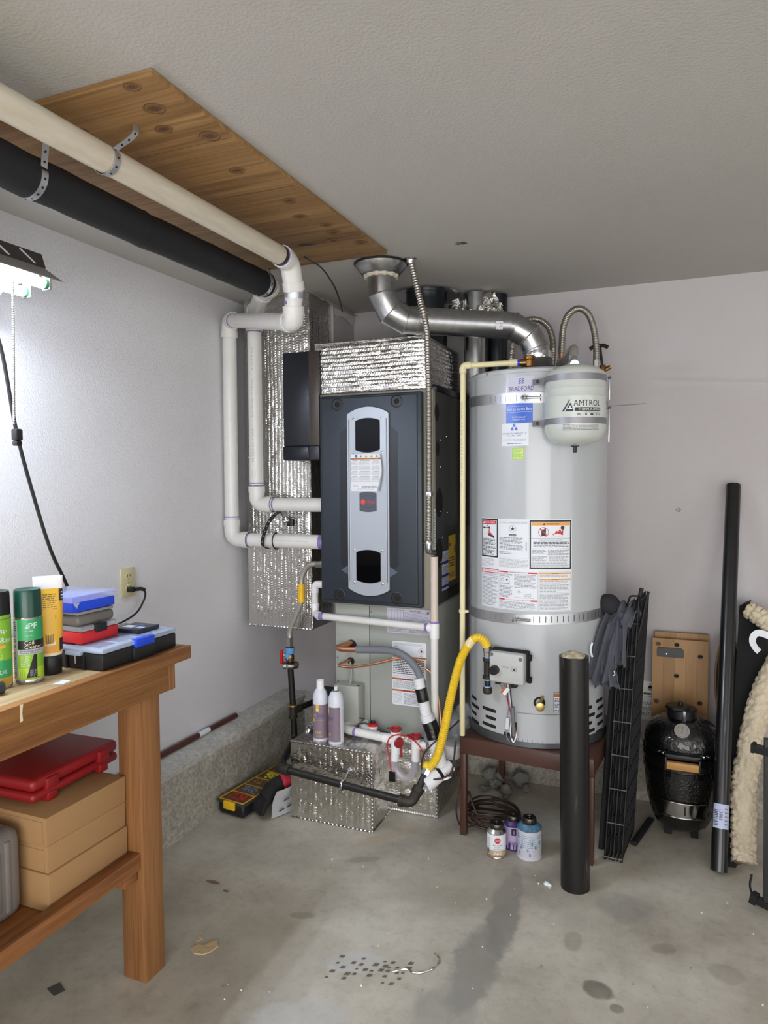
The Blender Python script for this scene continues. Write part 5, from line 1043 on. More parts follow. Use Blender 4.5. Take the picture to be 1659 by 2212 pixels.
# ------------------------------------------------------------------ relief and water lines
CV=thing('relief_drain',(-.833,2.9,.431),'cream plastic relief pipe down the left side of the water heater','pipe')
rc=.0115
pipe(CV,(-.838,2.895,.434),(-.834,2.90,1.985),rc,CPVC); elbow(CV,(-.834,2.90,1.972),(-.834,2.90,2.004),(-.80,2.905,2.004),rc*1.1,CPVC,lip=.009); pipe(CV,(-.805,2.905,2.004),(-.625,2.935,2.006),rc,CPVC)
mb=MB(); mb.cyl((-.645,2.932,2.006),(-.612,2.937,2.006),.0155,CPVC,seg=18); mb.build('adapter',CV)
mb=MB(); mb.lathe([(.016,-.007),(.016,.007)],CPVC,(-.836,2.898,.969),seg=16); mb.box((-.824,2.89,.965),(-.81,2.905,.975),CPVC,.002); mb.build('clip',CV)
mb=MB(); p=Print(lambda u,v,e:V(-.8345+v,2.899-rc-e,1.9-u),mb); p.text('CPVC 4120 ASTM D2846 100 PSI',.05,-.004,.4,.006,INKG,1); p.build('pipe_print',CV)
TV=thing('relief_valve',(-.585,2.94,1.985),'brass relief valve on top of the water heater, left of the vent','valve')
mb=MB(); mb.cyl((-.612,2.937,2.006),(-.598,2.94,2.006),.013,BLUE,seg=14); mb.cyl((-.60,2.94,2.006),(-.56,2.945,2.006),.0155,BRONZE,seg=16); mb.lathe([(.014,0),(.019,.006),(.019,.03),(.022,.034),(.022,.046),(.012,.052)],BRONZE,(-.565,2.945,1.984),seg=18); mb.build('body',TV)
mb=MB(); mb.box((-.575,2.938,2.035),(-.545,2.952,2.040),STEEL,.002); mb.build('lever',TV)
WH=thing('water_hose',(-.42,3.3,2.0),'corrugated flexible water hose arching high above the right side of the water heater','hose')
mb=MB(); PH=spline([(-.488,3.293,2.09),(-.486,3.297,2.15),(-.48,3.303,2.215),(-.458,3.315,2.268),(-.418,3.333,2.292),(-.38,3.348,2.268),(-.356,3.354,2.205),(-.344,3.355,2.12),(-.342,3.352,2.055)],14); mb.corr(PH,.0145,FLEXM,.0075,.10,14); mb.build('hose',WH,ang=80)
mb=MB(); mb.cyl((-.488,3.292,2.055),(-.488,3.293,2.095),.0125,COP,seg=14); mb.build('copper_stub',WH)
mb=MB(); mb.cyl((-.489,3.29,2.035),(-.488,3.291,2.062),.0185,STEEL,seg=6); mb.lathe([(.016,0),(.016,.06)],STEEL,(-.489,3.29,1.98),seg=14); mb.cyl((-.489,3.29,2.03),(-.489,3.29,2.036),.0155,BLUE,seg=14); mb.build('nut',WH)
mb=MB(); mb.cyl((-.342,3.352,2.02),(-.342,3.352,2.06),.0155,STEEL,seg=6); mb.lathe([(.014,0),(.014,.05)],STEEL,(-.342,3.352,1.975),seg=12); mb.build('nut',WH)
W2_=thing('water_hose',(-.62,3.35,2.0),'corrugated flexible water hose curving behind the vent elbow','hose')
mb=MB(); PH=spline([(-.71,3.27,1.985),(-.714,3.29,2.08),(-.705,3.33,2.19),(-.66,3.355,2.262),(-.605,3.365,2.265),(-.56,3.36,2.23),(-.535,3.335,2.17),(-.527,3.30,2.10),(-.53,3.28,1.99)],14); mb.corr(PH,.0135,FLEXM,.0075,.10,14); mb.build('hose',W2_,ang=80)
mb=MB(); mb.cyl((-.71,3.27,1.978),(-.71,3.27,2.0),.016,STEEL,seg=6); mb.cyl((-.53,3.28,1.978),(-.53,3.28,2.0),.016,STEEL,seg=6); mb.build('nut',W2_,kind='stuff')
BV=thing('ball_valve',(-.31,3.38,1.98),'brass water shut-off valve with black lever at the back right of the heater top','valve')
mb=MB(); mb.lathe([(.014,0),(.017,.01),(.017,.05),(.014,.06)],BRONZE,(-.318,3.37,1.978),seg=14); mb.cyl((-.318,3.37,2.01),(-.285,3.38,2.03),.010,BRONZE,seg=12); mb.build('body',BV)
mb=MB(); mb.tube([(-.375,3.38,2.116),(-.352,3.38,2.128),(-.315,3.38,2.128),(-.295,3.38,2.118)],.0095,BLK,10,flat=(.013,.009)); mb.cyl((-.318,3.372,2.03),(-.33,3.378,2.122),.006,BLK,seg=10); mb.build('lever',BV)
EL=thing('elbow_fitting',(-.42,3.05,1.98),'brushed steel pipe elbow linking the heater top to the expansion tank','pipe')
mb=MB(); mb.tube(bend([(-.475,3.17,2.018),(-.405,3.05,2.062),(-.392,2.985,2.055),(-.385,2.94,1.985)],.035,8),.0195,mat('brushed_steel','bdb9b2',.38,.7),20); mb.build('elbow',EL)
mb=MB(); mb.tube(bend([(-.388,2.955,2.008),(-.38,2.90,1.975),(-.37,2.83,1.968)],.03,6),.018,mat('brushed_steel','9b9791'),18); mb.cyl((-.389,2.965,2.018),(-.387,2.952,2.0),.0215,mat('thread_tape','8fb0e0'),seg=18); mb.build('lower_bend',EL)
mb=MB(); mb.lathe([(.014,0),(.014,.05)],STEEL,(-.475,3.17,1.978),seg=14); mb.build('nipple',EL)

# ================================================================== LEFT: lamp, outlet, bench
LF=thing('shop_light',(-1.80,1.05,2.1),'hanging two-tube fluorescent shop light at the left wall','light')
mb=MB(); out=[(-1.955,2.072),(-1.905,2.125),(-1.865,2.152),(-1.85,2.205),(-1.75,2.205),(-1.735,2.162),(-1.695,2.135),(-1.670,2.119)]
inn=[(x+(.0 if abs(x+1.8)<.06 else (.0)),z-.003) for x,z in out]
mb.prism([(x,.42,z) for x,z in out]+[(x,.42,z) for x,z in reversed(inn)],(0,1.175,0),mat('reflector_grey','8d8983',.45)); mb.build('reflector',LF,ang=10)
mb=MB(); mb.prism([(-1.7495,.42,2.2055),(-1.734,.42,2.1625),(-1.733,.42,2.1635),(-1.7485,.42,2.2065)],(0,1.175,0),LAMPB); mb.build('slotted_panel',LF)
mb=MB(); mb.box((-1.845,.44,2.128),(-1.755,1.59,2.15),LAMPR,.002); mb.build('ballast_cover',LF)
for k in range(13):
    y=.47+.087*k; mb=MB(); mb.prism([(-1.7455,y,2.2),(-1.7455,y+.006,2.2),(-1.7345,y+.046,2.169),(-1.7345,y+.040,2.169)],(.0022,0,.0008),LAMPR); mb.build('vent_slot',LF)
for x,z in ((-1.722,2.113),(-1.803,2.098)):
    mb=MB(); mb.cyl((x,.45,z),(x,1.572,z),.0145,TUBEE,seg=20); mb.build('lamp_tube',LF)
    for y,s in ((.45,-1),(1.572,1)):
        mb=MB(); mb.cyl((x,y,z),(x,y+s*.010,z),.0150,LAMPG,seg=20); mb.build('tube_cap',LF)
        mb=MB(); mb.box((x-.016,y+s*.010,z-.017),(x+.016,y+s*.018,z+.035),GRAYP,.003); mb.build('socket',LF)
mb=MB()
for y in (.75,1.38): mb.cyl((-1.80,y,2.204),(-1.80,y,2.44),.002,STEEL,seg=6)
mb.build('hanger_chain',LF,kind='stuff')
mb=MB(); 
for k in range(62): q=V(-1.705,1.455,2.085).lerp(V(-1.735,1.47,1.70),k/61); mb.ball(q,.0042,STEEL,6)
mb.build('pull_chain',LF,kind='stuff')
LC=thing('power_cord',(-1.80,1.6,1.3),'black cord hanging from the shop light with an inline switch','cord')
mb=MB(); mb.tube(spline([(-1.80,1.36,2.12),(-1.80,1.43,2.03),(-1.80,1.487,1.925),(-1.80,1.533,1.678),(-1.80,1.589,1.479),(-1.80,1.644,1.318),(-1.82,1.72,1.20),(-1.85,1.80,1.06),(-1.88,1.85,1.009)],8),.0055,BLK,8); mb.build('cord',LC)
mb=MB(); mb.box((-1.812,1.522,1.655),(-1.788,1.546,1.69),BLK,.005,2); mb.box((-1.81,1.524,1.64),(-1.79,1.544,1.654),BLK,.003,2); mb.build('inline_switch',LC)
OU=thing('wall_outlet',(-2.098,2.30,1.11),'cream double wall outlet on the left wall','outlet')
mb=MB(); mb.box((-2.1,2.259,1.053),(-2.093,2.341,1.173),OUTL,.003); mb.build('cover_plate',OU)
for z in (1.136,1.088):
    mb=MB(); mb.cyl((-2.094,2.30,z),(-2.091,2.30,z),.0175,OUTL,seg=24); mb.box((-2.0915,2.291,z+.001),(-2.0905,2.294,z+.011),INK); mb.box((-2.0915,2.306,z+.001),(-2.0905,2.309,z+.011),INK); mb.cyl((-2.0915,2.30,z-.008),(-2.0905,2.30,z-.008),.003,INK,seg=8); mb.build('receptacle',OU)
mb=MB(); mb.cyl((-2.094,2.30,1.112),(-2.092,2.30,1.112),.003,BRASS,seg=8); mb.build('screw',OU)
PG=thing('plug_cord',(-2.07,2.31,1.08),'black plug and cord from the wall outlet down behind the bench','cord')
mb=MB(); mb.box((-2.091,2.285,1.074),(-2.066,2.312,1.094),BLK,.004); mb.tube([(-2.068,2.308,1.084),(-2.055,2.33,1.084),(-2.05,2.345,1.078)],.008,BLK,10); mb.build('plug',PG)
mb=MB(); mb.tube(spline([(-2.051,2.34,1.082),(-2.052,2.352,1.06),(-2.06,2.345,1.025),(-2.06,2.30,.985),(-2.05,2.20,.965),(-2.03,2.05,.955)],8),.0042,BLK,8); mb.build('cord',PG)

WBn=thing('workbench',(-1.77,.9,0),'rough wooden workbench against the left wall','bench')
def wb_(a,b,m,name,bev=.003):
    mb=MB(); mb.box(a,b,m,bev,2); return mb.build(name,WBn)
wb_((-2.085,-.55,.967),(-1.472,1.86,1.0045),BENT,'bench_top')
tr=wb_((-1.472,-.55,.964),(-1.437,1.853,1.006),BENY,'edge_trim')
mb=MB(); mb.prism([(-1.4365,1.208,1.005),(-1.4365,1.216,1.005),(-1.4365,1.213,.985),(-1.4365,1.2145,.966),(-1.4365,1.207,.964),(-1.4365,1.2085,.985)],(.0012,0,0),CREAM); mb.build('paint_drip',tr)
wb_((-1.4785,-.55,.880),(-1.456,1.765,.9625),BENY,'apron'); wb_((-1.4785,1.766,.879),(-1.455,1.795,.963),BENZ,'apron_end')
wb_((-2.06,1.75,.882),(-1.48,1.79,.963),BENT,'end_apron')
for y in (1.66,-.5): wb_((-1.567,y,0),(-1.479,y+.087,.966),BENZ,'leg')
for y in (1.66,-.5): wb_((-2.075,y,.012),(-2.0,y+.087,.966),BENZ,'leg')
wb_((-1.53,-.413,.357),(-1.489,1.659,.407),BEND,'shelf_rail'); wb_((-2.0,-.41,.355),(-1.53,1.655,.381),BEND,'shelf_board'); wb_((-1.56,1.60,.322),(-1.50,1.655,.354),BEND,'cleat')
mb=MB(); p=Print(planef((-1.56,1.36,1.0052),(0,1,0),(-1,0,0),(0,0,1)),mb); p.poly([(0,-.055),(.045,-.05),(.05,-.075),(.015,-.082)],PAPER,1); p.build('paint_smear',WBn)
# --- things on the bench
def spray(name,x,y,z,r,h,capm,caph,label,fn,rot):
    t=thing(name,(x,y,z),label,'can'); mb=MB(); mb.lathe([(r*.96,0),(r,.003),(r,.008),(r*.985,.010),(r*.985,h-caph-.008),(r*1.0,h-caph-.004),(r*.93,h-caph)],STEEL,(x,y,z),seg=40); mb.build('can',t)
    mb=MB(); mb.lathe([(r*.97,h-caph-.003),(r*.95,h-.006),(r*.90,h),(r*.6,h-.002),(r*.55,h-.003)],capm,(x,y,z),seg=40); mb.build('cap',t)
    mb=MB(); p=Print(cylf(x,y,r*.985,rot,z),mb); fn(p,r*math.pi/180); p.build('wrap_label',t); return t
# label angle 0 = facing -y; camera sees these cans from about +48 deg
def l_coil(p,d):
    L=d*200; p.rect(0,.010,L,.170,mat('label_silver','c3c6c8',.35,.4),1,20); p.lines(d*8,.012,d*36,.165,30,INK,2,.5,.7)
    a=d*44; p.rect(a,.115,L,.170,GRNP,2,12); p.rect(a,.092,L,.115,BLK,2,12); p.rect(a,.078,L,.092,INKL,2,12); p.rect(a,.043,L,.078,LIME,2,12); p.rect(a,.012,L,.043,mat('lime_light','a9cc3a',.35),2,12)
    p.text('PF',d*91,.146,.020,.015,PAPER,4); 
    for k in range(4): p.rect(d*88-.006+.001*k,.147+.003*k,d*88+.001,.1485+.003*k,PAPER,4,1)
    p.lines(d*78,.138,d*110,.142,1,INKL,4,.6,0); p.lines(d*79,.126,d*104,.131,2,INKL,4,.5,.2)
    p.text('Coil',d*74,.1045,.022,.0105,CREAM,4); p.text('Cleaner',d*74,.0935,.042,.010,CREAM,4)
    p.text('Professional Grade',d*56,.0855,.050,.0045,INK,4); p.text('Foaming Solution',d*56,.0795,.044,.0045,INK,4)
    p.lines(d*56,.045,d*94,.075,12,CREAM,4,.3,.3)
    
    for k in range(14): a,b=78+3*k,81+3*k; h=lambda t:.017+.061*(t-78)/30; p.poly([(d*a,.017),(d*b,.017),(d*b,min(.078,h(b))),(d*a,min(.078,h(a)))],BLK,3)
    p.lines(d*92,.019,d*116,.038,7,INKL,4,.3,.1)
    for k in range(6): x=d*(48+4*k); p.poly([(x,.018+.002*(k%2)),(x+d*5,.024),(x+d*3,.036)],LIME if k%2 else YGRN,3)
    p.text('15 oz (1.0 lb)',d*74,.0125,.036,.005,INK,5)
spray('spray_can',-1.587,1.368,1.005,.0355,.247,DGRN,.07,'tall coil cleaner can with dark green cap on the bench',l_coil,-42)
def l_evap(p,d):
    L=d*240; p.rect(0,.030,L,.190,LIME,1,24); p.rect(0,.010,L,.030,mat('gold_band','cda23c',.4),1,24); p.rect(0,.030,L,.075,GRNP,2,24)
    p.text('#175-1',d*112,.176,.022,.006,INK,3); p.text('Evap',d*104,.142,.040,.016,PAPER,3); p.text('No-Rinse',d*110,.120,.050,.014,PAPER,3); p.rect(d*105,.106,d*160,.114,AMBR,3,8); p.lines(d*100,.078,d*150,.10,5,YGRN,3,.25); p.text('COIL',d*118,.040,.03,.010,PAPER,3); p.rect(d*60,.05,d*100,.07,BLK,3,6)
spray('spray_can',-1.618,1.295,1.005,.0365,.250,BLK,.065,'green evaporator spray can with black cap at the left picture edge on the bench',l_evap,-75)
TB=thing('adhesive_tube',(-1.60,1.445,1.005),'yellow squeeze tube standing on its black cap behind the green can','tube')
tdir=V(.63,.77,0).normalized(); tn=V(.77,-.63,0)
mb=MB(); tc=V(-1.600,1.447,1.005)
rings=[]
for z,a,b in ((.052,.031,.027),(.06,.0325,.028),(.12,.034,.022),(.18,.035,.013),(.235,.0365,.004),(.27,.038,.003)):
    rings.append([mb.bm.verts.new(tc+tdir*(a*math.cos(2*math.pi*k/32))+tn*(b*math.sin(2*math.pi*k/32))+V(0,0,z)) for k in range(32)])
for k in range(5): mb.skin(rings[k:k+2],CREAM if k==0 else (WHITE if k==4 else mat('tube_yellow','e6b43a',.4)),k==0,k==4)
mb.build('tube',TB)
mb=MB(); mb.lathe([(.029,0),(.0305,.003),(.0305,.045),(.028,.052)],BLK,tc,seg=32); mb.build('cap',TB)
def tf(u,v,e):
    t=(v-.06)/.175; a=.0325+.004*t; b=.028-.024*t; th=u/.034; 
    return tc+tdir*((a+e)*math.sin(th))+tn*((b+e)*math.cos(th))+V(0,0,v)
mb=MB(); p=Print(tf,mb)
for k in range(8): p.rect(-.040,.065+.021*k,.022,.086+.021*k,YEL,1.5,6)
for k in range(3): p.rect(.027,.065+.011*k,.050,.076+.011*k,BLK,2,3); p.rect(.027,.200+.011*k,.050,.211+.011*k,BLK,2,3)
for k in range(9): p.rect(.027,.0985+.011*k,.05,.1095+.011*k,mat('amber_side','dba03a',.4),2,3)
p.lines(-.014,.125,.020,.222,17,mat('brown_ink','7a5a22',.6),4,.36,.4); p.rect(-.012,.082,.014,.115,CREAM,3,3); p.bars(-.010,.086,.010,.112,INK,5,14); p.rect(-.03,.062,.02,.08,AMBR,3,4); p.lines(.034,.203,.044,.228,3,PAPER,5,.3); p.build('wrap_print',TB)
# dark round handle in front of the left can
mb=MB(); mb.lathe([(.009,0),(.0155,.002),(.0155,.10),(.0145,.115)],mat('handle_grey','2b2e34',.4),(-1.555,1.262,1.0215),(-.25,-.97,0),24); o=mb.build('tool_handle'); tag(o,'dark round tool handle end lying in front of the left spray can','tool')
# black organiser case
OC=thing('organizer_case',(-1.575,1.66,1.005),'black organizer case with frosted lid and blue latch on the bench corner','case')
x0,x1,y0,y1=-1.680,-1.467,1.505,1.818
mb=MB(); mb.box((x0,y0,1.0055),(x1,y1,1.053),BLK,.006,2); mb.build('body',OC)
mb=MB(); mb.box((x0-.002,y0-.002,1.053),(x1+.002,y1+.002,1.068),FROST,.006,2); 
for k in range(4):
    yy=y0+.012+k*.077; mb.box((x0+.012,yy,1.068),(x0+.095,yy+.064,1.0685),BLUEP if k==5 else mat('lid_pane','3c4048',.2),0); mb.box((x0+.108,yy,1.068),(x1-.022,yy+.064,1.0685),mat('lid_pane2','8f9bb5',.2),0)
mb.build('lid',OC,label='frosted translucent lid')
mb=MB(); mb.box((x1-.012,1.628,1.045),(x1+.010,1.708,1.070),BLUE,.003,2); mb.build('latch',OC,label='blue latch')
mb=MB(); mb.box((x1-.002,1.622,1.0055),(x1+.006,1.714,1.046),BLK,.003,2); mb.build('latch_housing',OC)
mb=MB(); mb.box((-1.595,y0-.012,1.045),(-1.54,y0+.004,1.058),FROST,.003,2); mb.build('side_clip',OC)
mb=MB(); mb.box((-1.605,y0-.006,1.0055),(-1.595,y0,1.045),BLK,.002); mb.box((-1.54,y0-.006,1.0055),(-1.53,y0,1.045),BLK,.002); mb.cyl((-1.568,y0-.0005,1.02),(-1.568,y0-.0005,1.045),.001,CREAM,seg=6); mb.build('rib',OC,kind='stuff')
# red bit box on it
z=1.0695; a=math.radians(-4)
RM=Matrix.Translation((-1.612,1.585,z))@Matrix.Rotation(math.radians(-3),4,'Z')
RB_=thing('bit_box',(-1.612,1.585,z),'red parts box with clear lid and black clip under the grey case','case')
mb=MB(); mb.box((-.055,-.062,0),(.055,.078,.034),RED,.005,2,RM); mb.build('base',RB_)
mb=MB(); mb.box((-.053,-.060,.034),(.053,.076,.050),CLEAR,.005,2,RM); mb.build('clear_lid',RB_)
mb=MB(); mb.box((.050,-.012,.026),(.061,.030,.052),BLK,.003,2,RM); mb.build('clip',RB_)
GB=thing('grey_case',(-1.62,1.58,1.121),'small grey hard case stacked between the red and blue boxes','case')
mb=MB(); mb.box((-.057,-.066,.0505),(.048,.072,.083),GRAYD,.012,3,RM); mb.box((-.055,-.064,.083),(.046,.070,.092),mat('case_top','8b8a88',.4),.004,2,RM); mb.build('shell',GB)
BB=thing('blue_box',(-1.66,1.6,1.162),'blue compartment box with clear lid topping the stack of cases','case')
BM=Matrix.Translation((-1.622,1.585,1.1625))@Matrix.Rotation(math.radians(-2),4,'Z')
mb=MB(); mb.box((-.125,-.083,0),(.055,.077,.030),BLUE,.004,2,BM); mb.build('base',BB)
mb=MB(); mb.box((-.128,-.086,.028),(.058,.080,.046),CLEAR,.003,2,BM); mb.prism([BM@V(.0585,-.080,.028),BM@V(.0585,-.058,.028),BM@V(.0585,-.069,.012)],(-.002,0,0),FROST); mb.build('clear_lid',BB)
SBx=thing('battery_box',(-1.55,1.745,1.07),'small dark blister box lying on the black organizer case','box')
mb=MB(); mb.box((-1.60,1.690,1.0695),(-1.505,1.785,1.082),mat('dark_box','1c2030',.3),.002); mb.build('box',SBx)
mb=MB(); p=Print(planef((-1.60,1.690,1.0822),(1,0,0),(0,1,0),(0,0,1)),mb); p.rect(.012,.02,.05,.05,PAPER,1); p.rect(.012,.06,.06,.07,BLUEP,1); p.rect(.06,.02,.085,.045,INKL,1); p.build('print',SBx)
# --- on the shelf
def carton(name,z0,z1,x1,y0,label,lid):
    t=thing(name,(-1.75,1.55,z0),label,'box','stacked cardboard cartons'); mb=MB(); mb.box((-1.985,y0,z0),(x1,1.655 if z0<.9 else 1.7,z1),CARD,.002); mb.build('carton',t)
    if lid: 
        mb=MB(); mb.box((-1.98,y0-.0015,z0+.004),(x1-.012,y0,z1-.012),CARD,.0005); mb.build('end_flap',t)
    else:
        mb=MB(); mb.box((x1,1.455,z0),(x1+.0012,1.475,z0+.006),CARDD); mb.cyl((x1,1.49,z0+.004),(x1+.0012,1.49,z0+.004),.011,CARDD,seg=16); mb.box((x1,1.505,z0),(x1+.0012,1.54,z0+.004),CARDD); mb.build('tab_cut',t,kind='stuff')
    return t
carton('cardboard_box',.382,.486,-1.535,1.362,'plain brown carton at the bottom of the stack on the bench shelf',False)
carton('cardboard_box',.487,.561,-1.540,1.366,'plain brown carton in the middle of the stack on the bench shelf',True)
carton('cardboard_box',.562,.640,-1.538,1.362,'plain brown carton on top of the stack under the red case',True)
RC=thing('red_case',(-1.76,1.6,.641),'red hard tool case lying on the cardboard cartons','case')
M_=Matrix.Translation((-1.613,1.388,.641))@Matrix.Rotation(math.radians(2),4,'Z')
mb=MB(); mb.box((-.36,0,.012),(0,.335,.040),REDD,.012,3,M_); mb.build('lower_shell',RC)
mb=MB(); mb.box((-.36,0,.042),(0,.335,.078),REDD,.014,3,M_); mb.build('lid',RC)
for y in (.045,.245):
    mb=MB(); mb.box((-.012,y,.035),(.006,y+.045,.068),REDD,.004,2,M_); mb.build('latch',RC)
    mb=MB(); mb.box((-.03,y+.005,.0),(.003,y+.04,.026),REDD,.004,2,M_); mb.build('foot',RC)
GCx=thing('grey_tool_case',(-1.72,1.2,.382),'grey moulded plastic tool case at the left edge of the shelf','case')
mb=MB(); mb.box((-1.86,1.02,.382),(-1.60,1.345,.625),mat('case_grey','7b7571',.5,bump=(250,.25)),.035,4); mb.build('shell',GCx)
mb=MB(); mb.box((-1.605,1.10,.42),(-1.595,1.27,.58),mat('case_grey','7b7571'),.004,2); mb.build('raised_panel',GCx)
mb=MB(); mb.box((-1.605,1.285,.41),(-1.596,1.30,.60),mat('case_grey','7b7571'),.004,2); mb.build('rib',GCx)

# ================================================================== FLOOR THINGS
OT=thing('parts_organizer',(-1.87,2.87,0),'black and yellow clear-lidded parts organizer on the floor by the curb','case')
OM=Matrix.Translation((-1.935,2.665,0))@Matrix.Rotation(math.radians(-7),4,'Z')
mb=MB(); mb.box((0,0,.006),(.150,.44,.060),BLK,.014,3,OM); mb.build('tray',OT)
mb=MB(); mb.box((-.003,-.003,.056),(.153,.443,.070),mat('smoke_rim','3a3936',.3),.010,3,OM); mb.build('rim',OT)
def rb(a,b,m,n,bev=.002,lab=None):
    mb=MB(); mb.box(a,b,m,bev,2,OM); o=mb.build(n,OT)
    return o
ylm=mat('dull_yellow','c4922e',.5)
for a,b in (((.004,.004,.070),(.009,.436,.076)),((.141,.004,.070),(.146,.436,.076)),((.009,.004,.070),(.141,.009,.076)),((.009,.431,.070),(.141,.436,.076))): rb(a,b,ylm,'yellow_edge')
cols=('a5382c','6b7280','8a6a3a','c8c63a','7a2c34'); 
for k,cn in enumerate(cols):
    y=.012+.085*k; m=mat('parts_'+cn,cn,.6)
    rb((.012,y,.0695),(.138,y+.078,.0712),mat('bin_floor','5a4a33',.35) if k else mat('bin_floor_red','5c3a2e',.35),'bin')
    mb=MB(); random.seed(k)
    for q in range(26 if k in (0,1,3) else 9):
        px,py=random.uniform(.03,.12 if k in (0,1) else .085),y+random.uniform(.012,.066); mb.box((px,py,.071),(px+.012,py+.006,.0755+random.random()*.003),m,0,1,OM)
    mb.build('loose_parts',OT,kind='stuff')
    if k: rb((.009,y-.006,.070),(.141,y-.003,.0755),ylm,'divider',0)
rb((.04,-.010,.036),(.105,.002,.074),YEL,'front_latch',.004); rb((.06,.440,.04),(.125,.452,.078),YEL,'rear_latch',.004); rb((.150,.09,.02),(.158,.15,.06),mat('smoke_rim','3a3936'),'side_handle',.004)
# glove over a folded paper sheet
PS=thing('paper_bag',(-1.66,2.76,0),'silvery printed paper packet leaning on the foil box','paper')
mb=MB(); mb.grid((-1.672,2.70,.004),(.054,.13,.0),(.035,-.005,.135),8,8,mat('packet_paper','b4b4b8',.5),lambda a,b,q:Vector((noise.noise(q*12)*.008-.01*math.sin(b*3),0,0))); mb.build('sheet',PS)
mb=MB(); f=lambda u,v,e:V(-1.672+.054*u+.035*v+.004,2.70+.13*u-.005*v-.004,.006+.135*v); p=Print(f,mb); 
for a,b in ((.25,.15),(.55,.2),(.35,.5),(.65,.55)): p.poly([(a,b),(a+.2,b+.05),(a+.2,b+.1),(a,b+.05)],INK,1); p.poly([(a,b+.1),(a+.14,b+.13),(a+.14,b+.15),(a,b+.12)],INKG,1)
p.build('print',PS)
GL=thing('work_glove',(-1.72,2.76,.0),'black work glove with red cuff flopped beside the foil box','glove')
def lump(pts,rad,m,name,par,seg=14,flat=None):
    mb=MB(); P=spline(pts,6); n=len(P); rr=[rad[min(int(i/(n-1)*(len(rad)-1)),len(rad)-2)]*(1-((i/(n-1)*(len(rad)-1))%1))+rad[min(int(i/(n-1)*(len(rad)-1))+1,len(rad)-1)]*((i/(n-1)*(len(rad)-1))%1) if i<n-1 else rad[-1] for i in range(n)]
    mb.tube(P,1,m,seg,True,lambda i,n_:rr[i]); 
    for v in mb.bm.verts: v.co+=Vector((noise.noise(v.co*40),noise.noise(v.co*37+Vector((3,0,0))),noise.noise(v.co*43)))*.003
    return mb.build(name,par)
lump([(-1.655,2.835,.135),(-1.68,2.80,.128),(-1.705,2.765,.105),(-1.722,2.735,.075)],[.028,.036,.043,.040],GLOVB,'palm',GL,18)
for k,(dx,dy) in enumerate(((-.032,.012),(-.012,-.004),(.010,-.016),(.028,-.026))):
    lump([(-1.715+dx*.7,2.745+dy*.7,.085),(-1.733+dx,2.715+dy,.055),(-1.738+dx*1.1,2.70+dy,.026)],[.017,.015,.012],GLOVB,'finger',GL,10)
lump([(-1.69,2.80,.115),(-1.73,2.80,.10),(-1.765,2.785,.07),(-1.775,2.765,.045)],[.018,.017,.015,.012],GLOVB,'thumb',GL,10)
lump([(-1.625,2.873,.139),(-1.645,2.85,.139),(-1.668,2.815,.134),(-1.68,2.80,.132)],[.038,.036,.037,.036],GLOVR,'cuff',GL,18)
lump([(-1.622,2.877,.139),(-1.628,2.869,.139)],[.040,.040],PAPER,'cuff_hem',GL,18)
# under and beside the heater stand
WC=MB(); random.seed(11); pts=[]
for k in range(150):
    t=k/150; a=t*2*math.pi*7.3; r=.105+.022*math.sin(t*19)+.012*math.sin(t*41)
    pts.append((-.735+r*math.cos(a)*1.05,3.015+r*math.sin(a)*.85,.012+.055*abs(math.sin(t*9))+.012*math.sin(a*1.0+t*30)+.012))
WC.tube(spline(pts,3),.0048,WIREB,7); o=WC.build('wire_coil'); tag(o,'coil of brown cable lying on the floor under the heater stand','wire')
mb=MB(); mb.tube(spline([(-.86,3.02,.02),(-.83,2.96,.16),(-.80,2.93,.12),(-.76,2.92,.05),(-.72,2.90,.02)],8),.0045,WIREB,7); mb.tube(spline([(-.852,2.92,.30),(-.845,2.87,.22),(-.852,2.85,.12),(-.84,2.90,.03),(-.78,2.95,.03)],8),.004,WIREB,7); o=mb.build('loose_cable'); tag(o,'loose end of brown cable beside the left leg of the heater stand','wire')
def tin(name,x,y,r,h,bodym,topm,label,fn,rot,dia=.62):
    t=thing(name,(x,y,0),label,'can'); mb=MB(); mb.lathe([(r,0),(r*1.03,.002),(r*1.03,.005),(r,.007),(r,h*.72),(r*1.03,h*.73),(r*1.03,h*.755),(r*.95,h*.78),(r*.70,h*.86)],[STEEL]*3+[bodym]+[STEEL]*4 if topm is None else [bodym]*4+[topm]*4,(x,y,0),seg=36); mb.build('can',t)
    mb=MB(); mb.lathe([(r*dia,h*.84),(r*dia*1.05,h*.86),(r*dia*1.05,h*.97),(r*dia*.95,h),(r*.3,h),(r*.28,h-.003),(r*.12,h-.003),(r*.1,h)],mat('tin_lid','55514c',.35,.9),(x,y,0),seg=28); mb.build('lid',t)
    mb=MB(); p=Print(cylf(x,y,r,rot,0),mb); fn(p,r*math.pi/180,h*.72); p.build('wrap_label',t)
def t1(p,d,h):
    L=d*180; p.rect(0,.008,L,h-.003,PAPER,1,14); p.rect(0,.008,L,.035,mat('tan_print','b09a86',.6),2,14); p.rect(0,.008,L,.014,mat('tan_dark','8d6a55',.6),3,14); c=d*92; p.disc(c,h-.021,.0125,INKG,2,18); p.disc(c,h-.021,.0112,REDP,3,18); p.text('OATEY',c-.0085,h-.0235,.017,.0055,PAPER,4); p.text('REGULAR CLEAR',c-.018,h-.043,.036,.0055,INK,3); p.text('PVC CEMENT',c-.011,h-.051,.022,.0045,INK,3); p.lines(c-.016,h-.06,c+.016,h-.054,2,INKG,3); p.bars(d*22,.02,d*40,.042,INK,3,10); p.lines(d*24,.046,d*46,h-.012,5,INKL,3); p.lines(c-.015,.018,c+.018,.03,2,CREAM,4)
